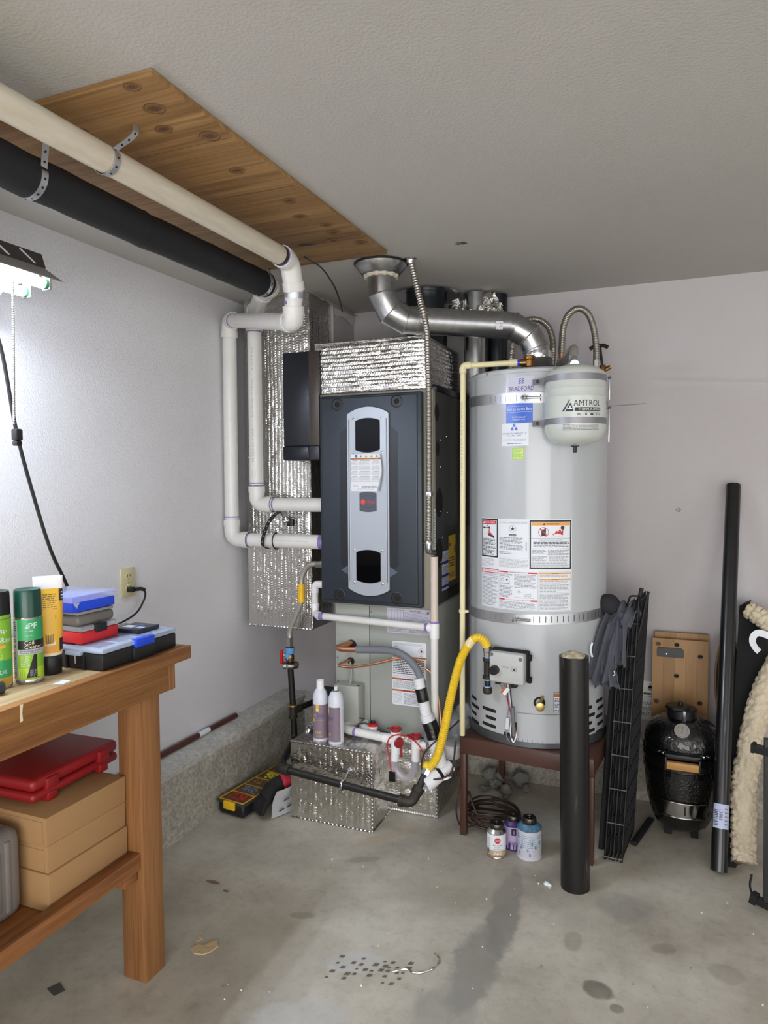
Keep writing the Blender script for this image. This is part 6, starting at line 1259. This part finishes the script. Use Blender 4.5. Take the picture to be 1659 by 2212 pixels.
def t2(p,d,h):
    L=d*190; p.rect(0,.006,L,h-.002,mat('lilac_label','b7a6c8',.6),1,14); p.rect(d*75,h-.034,d*105,h-.006,BLK,2,3); p.rect(d*85,h-.028,d*95,h-.012,PURP,3); random.seed(5)
    for k in range(10): x=d*random.uniform(10,170); w_=random.uniform(.003,.010); z_=random.uniform(.01,.03); p.rect(x,.006,x+w_,.006+z_,mat('purple_stain','4b2a74',.5),3,1)
    p.lines(d*60,.02,d*150,.04,4,mat('purple_stain','4b2a74'),4,.4)
def t3(p,d,h):
    L=d*200; p.rect(0,.004,L,h-.002,mat('white_label_worn','c6c6d2',.6,var=(60,'9fa2b4',.2)),1,16); random.seed(8); p.lines(d*30,.05,d*165,h-.012,7,mat('teal_print','7fa3b4',.6),2,.4,.4); p.lines(d*30,.012,d*165,.046,6,INKL,2,.4,.4)
    for k in range(12): x=d*random.uniform(10,190); z_=random.uniform(.006,h-.03); p.poly([(x,z_),(x+.006,z_+.004),(x+.004,z_+random.uniform(.012,.03)),(x-.002,z_+.014)],(PURP,mat('teal_stain','4e7f86',.5),mat('blue_stain','7f86c8',.5))[k%3],3)
tin('cement_can',-.663,2.786,.0385,.135,PAPER,None,'small white cement can with a red round logo, leftmost of the three cans',t1,-72,.72)
tin('primer_can',-.612,2.872,.037,.138,mat('purple_tin','3c2560',.4),mat('purple_tin','3c2560'),'small purple-stained primer can behind the two white cans',t2,-75,.72)
tin('cement_can',-.537,2.828,.048,.162,mat('white_label_worn','c6c6d2'),mat('blue_stained_tin','5d8aa0',.45,var=(70,'2f4a72',.25)),'larger blue-stained cement can, rightmost of the three cans',t3,-80,.55)
for k,(x,y,r,where) in enumerate([(-.845,3.42,.040,'biggest of the left heap, beside the back left stand leg'),(-.80,3.435,.036,'second in the left heap behind the back left stand leg'),(-.81,3.375,.028,'in front of the left heap under the heater stand'),(-.70,3.45,.040,'large, just right of the back left stand leg'),(-.74,3.30,.032,'lying alone in the middle under the heater stand'),(-.715,3.235,.013,'smallest, lying before the lone middle chunk'),(-.86,3.33,.016,'small, at the far left under the heater stand'),(-.66,3.40,.018,'small, rightmost under the heater stand')]):
    mb=MB(); mb.rock((x,y,r),r,RUBB,k,3)
    for v in mb.bm.verts: v.co+=Vector((1,1,1))*noise.noise(v.co*70)*.004
    lo=min(v.co.z for v in mb.bm.verts)
    for v in mb.bm.verts: v.co.z-=lo
    o=mb.build('concrete_chunk',ang=40); tag(o,'grey concrete chunk, '+where,'rubble','concrete chunks under the heater stand')
AP=thing('abs_pipe',(-.333,2.668,0),'thick scuffed black pipe standing upright in front of the water heater','pipe')
mb=MB(); mb.lathe([(.0535,0),(.0535,.875)],ABSP,(-.335,2.672,0),(-.012,.0,1),40); mb.build('pipe',AP)
mb=MB(); mb.grid((-.386,2.621,.872),(.082,0,0),(0,.102,0),16,16,CONC,None)
for v in list(mb.bm.verts):
    dx,dy=v.co.x+.3455,v.co.y-2.672; rr=math.hypot(dx,dy)
    if rr>.050: v.co.x-=dx*(1-.050/rr); v.co.y-=dy*(1-.050/rr)
    v.co.z+=.020*max(0,1-(rr/.052)**2)+noise.noise(v.co*60)*.006
mb.build('concrete_fill',AP)

# ================================================================== RIGHT SIDE
# folded wire crate leaning back to the wall (front bottom edge near y=2.93, top leans to y~3.3)
DC=thing('wire_crate',(-.2,3.1,0),'folded black wire crate panels leaning against the back wall','crate')
def crate(u,v,w_):   # u across (x), v up along the lean, w_ depth along the panel
    base=V(-.249,2.908,.004); U=V(.99,-.05,0).normalized(); Dp=V(.10,.95,0).normalized(); Lean=V(.045,.175,1.0)
    return base+U*u+Lean*v+Dp*w_
WBLK=mat('wire_black','08080a',.5,spec=.3)
def wires(name,segs,r=.0022,m=WBLK):
    mb=MB()
    for a,b in segs: mb.cyl(a,b,r,m,seg=6)
    return mb.build(name,DC)
for k in range(5):
    u=.003+.0145*k; hh=.98-.018*(k%3)+.012*k; dp=.30; dv=.14*(1-.25*k/4)
    sg=[(crate(u,0,0),crate(u,hh,0)),(crate(u,0,dp),crate(u,hh,dp))]
    for j in range(13): sg.append((crate(u,hh*j/12,0),crate(u,hh*j/12,dp)))
    for j in range(1,12): sg.append((crate(u,0,dp*j/12),crate(u,hh,dp*j/12)))
    wires('wire_panel',sg)
for j in range(8): wires('cross_wire',[(crate(-.003,.012+.131*j,-.008),crate(.066,.012+.131*j,-.008))],.0027,mat('wire_shine','77777a',.3,.7))
for k,(u,h) in enumerate(((.0,.95),(.032,1.0),(.064,1.02))): wires('end_post',[(crate(u,0,-.004),crate(u,h,-.004))],.0045)
mb=MB(); P=[crate(.01,.97,.0),crate(.02,1.03,.06),crate(.06,1.03,.06),crate(.07,.99,.02)]; mb.tube(bend(P,.012,4),.004,BLK,8); mb.tube([crate(.04,.90,.05),crate(.06,1.06,.08)],.0085,BLK,10); mb.tube([crate(.06,.85,.06),crate(.085,1.045,.10)],.006,BLK,10); mb.build('folding_handle',DC,kind='stuff')
TR=thing('crate_tray',(-.29,3.1,0),'flat black plastic tray standing between the water heater and the wire crate','tray')
mb=MB(); mb.prism([(-.283,2.985,.0),(-.260,2.985,.0),(-.225,3.125,.80),(-.248,3.125,.80)],(.024,.228,0),BLKM); mb.build('tray',TR)
mb=MB(); mb.tube([(-.2715,2.983,.008),(-.2365,3.123,.80)],.011,BLKM,10); mb.build('rim',TR)
# jacket draped over the crate top
JK=thing('jacket',(-.25,3.12,.68),'crumpled grey jacket with dark hood draped over the top of the wire crate','jacket')
def drape(name,path,w0,w1,m,seed,folds=3,amp=.014,wd=(1,-.25,0)):
    P=spline(path,8); W=V(*wd).normalized(); mb=MB(); G=[]; n=len(P); nv=18
    for i,q in enumerate(P):
        t=i/(n-1); row=[]; wdt=w0+(w1-w0)*t; d=(P[min(i+1,n-1)]-P[max(i-1,0)]).normalized(); nn=d.cross(W).normalized()
        for j in range(nv+1):
            s=j/nv-.5; f=amp*math.sin(s*folds*2*math.pi+seed+1.3*math.sin(t*3))*(.4+.6*t)+noise.noise(Vector((s*4,t*5,seed)))*.014
            rag=noise.noise(Vector((s*5+seed,0,0)))*.03*(t**3)
            row.append(mb.bm.verts.new(q+W*(s*wdt)+nn*f+V(0,0,rag)))
        G.append(row)
    k=mb.mi(m)
    for i in range(n-1):
        for j in range(nv): mb.bm.faces.new((G[i][j],G[i+1][j],G[i+1][j+1],G[i][j+1])).material_index=k
    r=bmesh.ops.extrude_face_region(mb.bm,geom=mb.bm.faces[:]); vs=[v for v in r['geom'] if isinstance(v,bmesh.types.BMVert)]
    mb.bm.normal_update()
    for v in vs: v.co-=v.normal*.004
    return mb.build(name,JK,ang=80)
drape('body',[(-.225,3.25,.93),(-.225,3.14,.985),(-.237,3.06,.955),(-.262,3.01,.87),(-.285,2.985,.77),(-.305,2.97,.70)],.06,.115,CLOTH,1.0)
drape('sleeve',[(-.19,3.22,.96),(-.195,3.12,1.01),(-.207,3.05,.97),(-.213,3.015,.88),(-.212,3.0,.80),(-.208,2.995,.775)],.07,.055,CLOTH,2.4,2)
drape('hem',[(-.255,3.03,.86),(-.255,2.995,.80),(-.255,2.98,.74),(-.252,2.975,.685)],.05,.095,CLOTH,4.1,2.5,.012)
drape('shoulder',[(-.155,3.20,.93),(-.165,3.10,.985),(-.185,3.04,.975),(-.205,3.02,.93)],.05,.07,CLOTH,.3,1.5)
mb=MB(); mb.ball((-.262,3.10,1.0),.052,CLOTHD,20,(1.0,.9,.85)); 
for v in mb.bm.verts: v.co+=Vector((1,.3,-.8))*noise.noise(v.co*14)*.022
mb.build('hood',JK,label='dark folded hood')
mb=MB(); mb.tube(spline([(-.226,2.965,.755),(-.222,2.962,.742),(-.229,2.962,.736)],6),.002,PAPER,6); mb.tube(spline([(-.312,2.98,.80),(-.318,2.975,.83),(-.312,2.98,.86)],6),.003,PAPER,6,flat=(.004,.0015)); mb.build('white_trim',JK,kind='stuff')
# bamboo boards
def board(name,x0,x1,z0,z1,y,label,handle):
    t=thing(name,((x0+x1)/2,y,z0),label,'board'); M=Matrix.Translation((x0,y,z0))@Matrix.Rotation(math.radians(-3.5),4,'X')
    ww=(x1-x0)/5
    for k in range(5):
        mb=MB(); mb.box((ww*k+.00003,0,0),(ww*(k+1)-.00003,.016,z1-z0),mat('bamboo_%d'%(k%3),('a97f4c','9f7543','b08855')[k%3],.5,var=(2.2,('8f6638','85602f','976f40')[k%3],.35),stretch=(14,14,.6)),.0004,1,M); mb.build('stave',t)
    if handle:
        mb=MB(); q=[(.022,.300),(.022,.335),(.028,.342),(.126,.342),(.135,.334),(.135,.300)]; mb.prism([M@V(a,-.001,b) for a,b in q],M.to_3x3()@V(0,-.010,0),BLK); mb.cyl(M@V(.062,-.011,.315),M@V(.062,-.0125,.315),.003,STEEL,seg=10); mb.build('handle_plate',t,label='black handle plate')
        for a,b,mm in ((.105,.358,BLKM),(.205,.312,BLKM),(.105,.215,BLKM),(.205,.10,BLKM),(.025,.357,RUST),(.02,.09,RUST)):
            mb=MB(); p=Print(lambda u,v,e:M@V(u,-e,v),mb); p.disc(a,b,.0105,mm,1,18,.0085); p.ringp(a,b,.0125,.0022,mat('bamboo_edge','7a5730',.6),1.2,18); p.build('drilled_hole',t)
    return t
board('bamboo_board',-.088,.147,.384,.806,3.535,'wooden bamboo board leaning on the wall behind the other board',False)
board('bamboo_board',-.097,.141,.40,.783,3.495,'wooden bamboo board with black handle and drilled holes behind the black grill',True)
mb=MB(); mb.box((-.09,3.50,.2905),(.14,3.56,.383),CARD,.002); o=mb.build('cardboard_block'); tag(o,'plain carton behind the grill carrying the wooden boards on the curb','box')
SG=thing('shutoff_sign',(-.11,3.595,.37),'white wall sign about the water shut-off, half hidden by the wire crate','sign')
mb=MB(); mb.box((-.245,3.594,.365),(-.075,3.6,.555),mat('sign_white','d9d8cf',.5),.001); mb.build('plate',SG)
mb=MB(); p=Print(planef((-.245,3.594,.365),(1,0,0),(0,0,1),(0,-1,0)),mb); p.text('MAIN',.100,.072,.062,.016,NAVY,1); p.text('WATER',.092,.047,.075,.016,NAVY,1); p.text('SHUT OFF',.090,.022,.085,.016,NAVY,1); p.rect(.005,.115,.165,.1165,INK,1); p.lines(.1,.122,.16,.134,1,INK,1,.8,0); p.disc(.138,.155,.011,INKG,1,16); p.tri(.128,.158,.02,.02,INKG,1); p.build('print',SG)
# kamado grill
gx,gy,gr=.035,3.265,.156
KG=thing('kamado_grill',(gx,gy,0),'small black ceramic egg-shaped grill on the floor','grill')
def tex(mb,amp=.0016):
    for v in mb.bm.verts:
        d=V(v.co.x-gx,v.co.y-gy,.4*(v.co.z-.36))
        if d.length>.03: v.co+=d.normalized()*(noise.voronoi(v.co*75)[0][0]-.4)*-amp
mb=MB(); pr=[(gr,.404)]+[(gr*math.cos(t)**.72,.404+.108*math.sin(t)) for t in [k*1.28/14 for k in range(1,15)]]; mb.lathe(pr,GRILL,(gx,gy,0),seg=110,cap1=True)
bmesh.ops.subdivide_edges(mb.bm,edges=mb.bm.edges[:],cuts=1); tex(mb,.0042); mb.build('dome_lid',KG)
mb=MB(); pr=[(.080,.035),(.105,.055),(.122,.09),(.138,.15),(.148,.22),(.154,.29),(.156,.345)]; mb.lathe(pr,GRILL,(gx,gy,0),seg=110); bmesh.ops.subdivide_edges(mb.bm,edges=mb.bm.edges[:],cuts=2); tex(mb,.0042); mb.build('base_bowl',KG)
mb=MB(); mb.lathe([(gr-.002,.343),(gr+.006,.344),(gr+.006,.373),(gr-.002,.374)],BLKG,(gx,gy,0),seg=64,cap0=False,cap1=False); mb.lathe([(gr-.002,.378),(gr+.006,.379),(gr+.006,.404),(gr-.002,.405)],BLKG,(gx,gy,0),seg=64,cap0=False,cap1=False); mb.build('steel_band',KG)
mb=MB(); mb.lathe([(gr-.005,.290),(gr+.004,.292),(gr+.004,.312),(gr-.005,.314)],BLKG,(gx,gy,0),seg=64,cap0=False,cap1=False); mb.build('lower_band',KG)
mb=MB(); mb.lathe([(.056,.500),(.060,.504),(.060,.540),(.055,.545),(.02,.547)],BLK,(gx-.004,gy,0),seg=40); mb.lathe([(.05,.547),(.045,.556),(.02,.557)],BLK,(gx-.022,gy-.015,0),seg=30); mb.box((gx-.002,gy-.064,.502),(gx+.012,gy-.057,.547),mat('satin_tab','6a6a70',.3,.8),.002); mb.cyl((gx-.01,gy,.55),(gx-.01,gy,.57),.010,BLK,seg=14); mb.build('vent_cap',KG)
mb=MB(); nrm=V(.0,-.84,.54).normalized(); c=V(gx-.004,gy-.124,.482); mb.lathe([(.0305,-.012),(.032,.004),(.030,.008),(.027,.008)],CHROME,c,nrm,32); mb.lathe([(.027,.0079),(.0001,.008)],mat('gauge_face','c9c4bc',.4),c,nrm,32,cap0=False); mb.build('thermometer',KG)
U_=V(1,0,0); V_=nrm.cross(U_)*-1
mb=MB(); p=Print(planef(c+nrm*.008,U_,V_ if V_.z>0 else -V_,nrm),mb); p.ringp(0,0,.0235,.0015,INKG,1)
for k in range(11): t=math.radians(-30+24*k); p.poly([(.017*math.cos(t),.017*math.sin(t)),(.022*math.cos(t),.022*math.sin(t)),(.022*math.cos(t+.06),.022*math.sin(t+.06))],REDP if 2<k<6 else INK,1)
p.poly([(-.0015,-.012),(.0015,-.012),(.003,.016),(.001,.016)],INK,2); p.build('gauge_dial',KG)
mb=MB(); mb.box((gx-.061,gy-.215,.349),(gx+.060,gy-.193,.380),HANDW,.003,2); mb.build('wood_handle',KG,label='pale wooden handle')
mb=MB(); mb.box((gx-.066,gy-.217,.346),(gx-.061,gy-.15,.398),BLK,.001); mb.box((gx+.060,gy-.217,.346),(gx+.065,gy-.15,.398),BLK,.001); mb.box((gx-.066,gy-.19,.384),(gx+.065,gy-.15,.402),BLK,.001); mb.build('handle_bracket',KG)
for a in (-35,-28,29,36):
    t=math.radians(a); mb=MB(); mb.lathe([(.006,0),(.0055,.005),(.001,.007)],CHROME,(gx+(gr+.006)*math.sin(t),gy-(gr+.006)*math.cos(t),.390),(math.sin(t),-math.cos(t),0),12); mb.build('bolt',KG)
mb=MB(); gf=lambda r:cylf(gx,gy,r,3); n=20; Lw=.080
for k in range(n):
    f=gf(.1465); a,b=-Lw+2*Lw*k/n,-Lw+2*Lw*(k+1)/n; f0=gf(.1385)
    mb.poly([f0(a,.122,0),f0(b,.122,0),f(b,.184,0),f(a,.184,0)],CHROME)
bmesh.ops.remove_doubles(mb.bm,verts=mb.bm.verts,dist=1e-5); mb.build('draft_door',KG,fix=False,label='chrome draft door')
for z,r in ((.120,.1375),(.186,.1485)):
    mb=MB(); mb.tube([gf(r)(-.088+.176*k/16,z,.002) for k in range(17)],.003,CHROME,8); mb.build('door_rail',KG)
mb=MB(); f=gf(.1425); mb.prism([f(.0,.136,.002),f(.007,.136,.002),f(.007,.170,.005),f(.0,.170,.005)],V(0,-.001,0),BLK); mb.build('door_slot',KG)
for a in (0,120,240):
    t=math.radians(a+60); mb=MB(); mb.box((gx+.06*math.sin(t)-.015,gy-.06*math.cos(t)-.015,0),(gx+.06*math.sin(t)+.015,gy-.06*math.cos(t)+.015,.045),BLKM,.004); mb.build('foot',KG)
mb=MB(); mb.tube([(-.148,3.06,.012),(-.09,3.31,.012)],.011,BLKM,10,flat=(.016,.009)); o=mb.build('metal_bar'); tag(o,'black metal bar lying on the floor between wire crate and grill','bar')
# leaning black tube with price label
LT=thing('leaning_tube',(.165,2.96,0),'tall smooth black pipe leaning on the back wall right of the grill','pipe')
ta,tb=V(.167,2.962,.012),V(.2335,3.54,1.494); td=(tb-ta).normalized()
mb=MB(); mb.cyl(ta,tb,.0305,mat('tube_black','131315',.3,coat=.2),seg=36); mb.build('pipe',LT)
tu=td.cross(V(0,1,0)).normalized(); tu=-tu if tu.x<0 else tu; tv=td.cross(tu)
tv=tv if tv.y<0 else -tv
def ltf(u,v,e): a=u/.0305; return ta+td*v+(tu*math.sin(a)+tv*math.cos(a))*(.0305+e)
mb=MB(); p=Print(ltf,mb); LB=mat('label_bluish','b9c3e0',.5); p.rect(-.034,.155,.034,.245,LB,1,10); 
for k in range(10): p.rect(-.031,.165+.006*k,-.012,.165+.006*k+random.choice((.0015,.003)),INK,2,2)
q=MB(); p.lines(.012,.165,.03,.235,5,INKG,2,.4); 
pf=Print(lambda u,v,e:ltf(v-.008,.225-u,e),mb); pf.text('13885',0,0,.04,.012,INK,2); p.build('price_label',LT)
q.bm.free()
RM_=thing('round_lid',(.20,3.5,.29),'dark rounded lid with tan rim standing behind the tall black pipe','lid')
mb=MB(); P=[(.222+.052*math.cos(a),3.50,.62+.20*math.sin(a)) for a in [2*math.pi*k/40 for k in range(40)]]; mb.prism(P,(0,.03,0),BLKM); mb.build('face',RM_)
mb=MB(); mb.tube([(.222+.052*math.cos(a),3.50,.62+.20*math.sin(a)) for a in [2*math.pi*k/40 for k in range(41)]],.004,CARDD,8); mb.build('rim',RM_)
mb=MB(); mb.box((.185,3.495,.305),(.26,3.535,.44),BLKM,.004); mb.build('support',RM_)
# dog bed on edge
DB=thing('pet_bed',(.22,3.03,0),'black pet bed with cream fleece edge standing folded against the wall','bed')
mb=MB(); Q=[(.199,3.03,.001),(.214,3.152,.272),(.238,3.322,.648),(.26,3.464,.965),(.284,3.469,.976),(.335,3.423,.873),(.372,3.391,.802),(.38,3.359,.731),(.338,3.326,.657),(.269,3.253,.495),(.240,3.161,.291),(.230,3.03,.001)]
mb.prism(Q,(.03,.10,0),BLKM); mb.build('cushion',DB,label='black underside')
def fleece(path,rad,name):
    mb=MB(); P=spline(path,16); n=len(P); mb.tube(P,1,FLEE,30,True,lambda i,n_:rad[0]+(rad[1]-rad[0])*i/n_)
    bmesh.ops.subdivide_edges(mb.bm,edges=mb.bm.edges[:],cuts=1)
    mb.bm.normal_update()
    for v in mb.bm.verts:
        c=noise.voronoi(v.co*34)[0]; v.co+=v.normal*(.011*min(1,(c[1]-c[0])*2.6)**.6-.008+noise.noise(v.co*140)*.003)
    return mb.build(name,DB,ang=180)
fleece([(.256,2.992,.045),(.256,3.03,.10),(.257,3.059,.177),(.259,3.11,.297),(.278,3.153,.40),(.307,3.208,.53),(.349,3.261,.657),(.411,3.314,.784)],(.043,.050),'fleece_edge')
fleece([(.285,3.42,.962),(.332,3.405,.936),(.387,3.388,.899),(.434,3.368,.852)],(.034,.054),'fleece_top')
mb=MB(); mb.tube(spline([(.363,3.315,.869),(.325,3.319,.879),(.304,3.313,.865),(.3,3.303,.84),(.313,3.293,.816),(.324,3.289,.806)],6),.01,PAPER,8,flat=(.0012,.014)); mb.build('tag',DB,label='white fabric tag')
# folding frame at the right edge
FR=thing('folding_frame',(.30,2.76,0),'black folding metal frame with rubber foot at the right picture edge','frame')
def bar(a,b,w_,name,m=BLK):
    a,b=V(*a),V(*b); d=(b-a).normalized(); mb=MB(); u,v,_=basis(d); h=w_/2
    r=[[mb.bm.verts.new(q+u*sx*h+v*sy*h) for sx,sy in ((1,1),(-1,1),(-1,-1),(1,-1))] for q in (a,b)]; mb.skin(r,m); return mb.build(name,FR,ang=10)
bar((.278,2.765,.035),(.42,2.70,.02),.024,'foot_bar'); bar((.262,2.772,.04),(.281,2.763,.036),.034,'rubber_foot',BLKM)
bar((.312,2.752,.045),(.305,2.76,.62),.026,'upright'); bar((.345,2.90,.0),(.345,2.90,.60),.02,'rear_upright'); bar((.262,2.772,.578),(.40,2.71,.575),.026,'top_bar'); bar((.256,2.775,.579),(.266,2.771,.579),.032,'end_cap',BLKM)
bar((.32,2.77,.12),(.35,2.90,.55),.014,'brace'); bar((.36,2.73,.03),(.37,2.72,.60),.024,'upright')
mb=MB(); mb.tube(spline([(.268,2.83,.09),(.262,2.82,.05),(.275,2.80,.02),(.30,2.80,.015)],8),.004,BLK,7); mb.build('cord_loop',FR)
# ---- small marks and litter on the floor
def flat(name,pts,m,label,cat,h=.002):
    mb=MB(); mb.prism([(x,y,.0005) for x,y in pts],(0,0,h),m); o=mb.build(name); tag(o,label,cat); return o
flat('paint_blob',[(-1.455,1.84),(-1.43,1.825),(-1.40,1.83),(-1.385,1.85),(-1.378,1.885),(-1.395,1.905),(-1.415,1.895),(-1.42,1.87),(-1.445,1.865)],mat('dried_glue','c4ac84',.6,bump=(60,.6)),'patch of dried cream glue on the floor by the bench leg','glue',.004)
flat('paint_blob',[(-1.47,1.885),(-1.455,1.88),(-1.45,1.90),(-1.465,1.905)],mat('dried_glue','c4ac84'),'smaller dried glue spot beside the larger glue patch','glue',.003)
flat('tape_scrap',[(-1.745,1.53),(-1.70,1.515),(-1.688,1.545),(-1.73,1.565)],mat('grey_tape','4e504e',.6),'small dark grey scrap of tape on the floor below the bench','tape',.001)
mb=MB(); mb.tube(spline([(-.80,1.985,.003),(-.765,2.01,.004),(-.73,2.005,.004),(-.69,2.04,.004),(-.68,2.09,.004),(-.705,2.115,.003)],8),.0022,STEEL,6,rf=lambda i,n:1+.8*math.sin(i*1.1)); o=mb.build('foil_strip'); tag(o,'thin twisted foil strip on the floor near the grey stain','foil')
mb=MB(); random.seed(4); p=Print(planef((0,0,.0006),(1,0,0),(0,1,0),(0,0,1)),mb); DT=mat('boot_dirt','6f6757',.9)
for k in range(10):
    for j in range(5):
        if random.random()<.68 and not (k==4 and j!=2):
            x,y=-.985+.0235*k+random.uniform(-.004,.004),1.885+.024*j+.006*k+random.uniform(-.004,.004); w_=random.uniform(.6,1.15)
            p.poly([(x,y),(x+.015*w_,y+.004*w_),(x+.017*w_,y+.017*w_),(x+.003,y+.014*w_)],DT,1)
o=p.mb.build('boot_print',smooth=False,fix=False); o['kind']='stuff'; tag(o,'dirty boot print on the concrete floor','print')
o=None
mb=MB(); random.seed(14)
for k in range(70):
    x,y=random.uniform(-1.3,.3),random.uniform(1.55,2.9); 
    if -.4<x<-.27 and 2.6<y: continue
    mb.rock((x,y,.002),random.uniform(.0012,.004),random.choice((PAPER,CREAM,INKG,CREAM)),k,1)
o=mb.build('floor_debris',base=(0,0,0)); o['kind']='stuff'; o['label']='tiny pale crumbs scattered on the concrete floor'; o['category']='debris'
for x,y in ((-.438,2.645),):
    mb=MB(); mb.rock((x,y,.003),.010,PAPER,2,2); mb.rock((x+.012,y-.006,.003),.008,PAPER,3,2); o=mb.build('white_chip'); tag(o,'white crumbly chip on the floor left of the thick black pipe','debris')
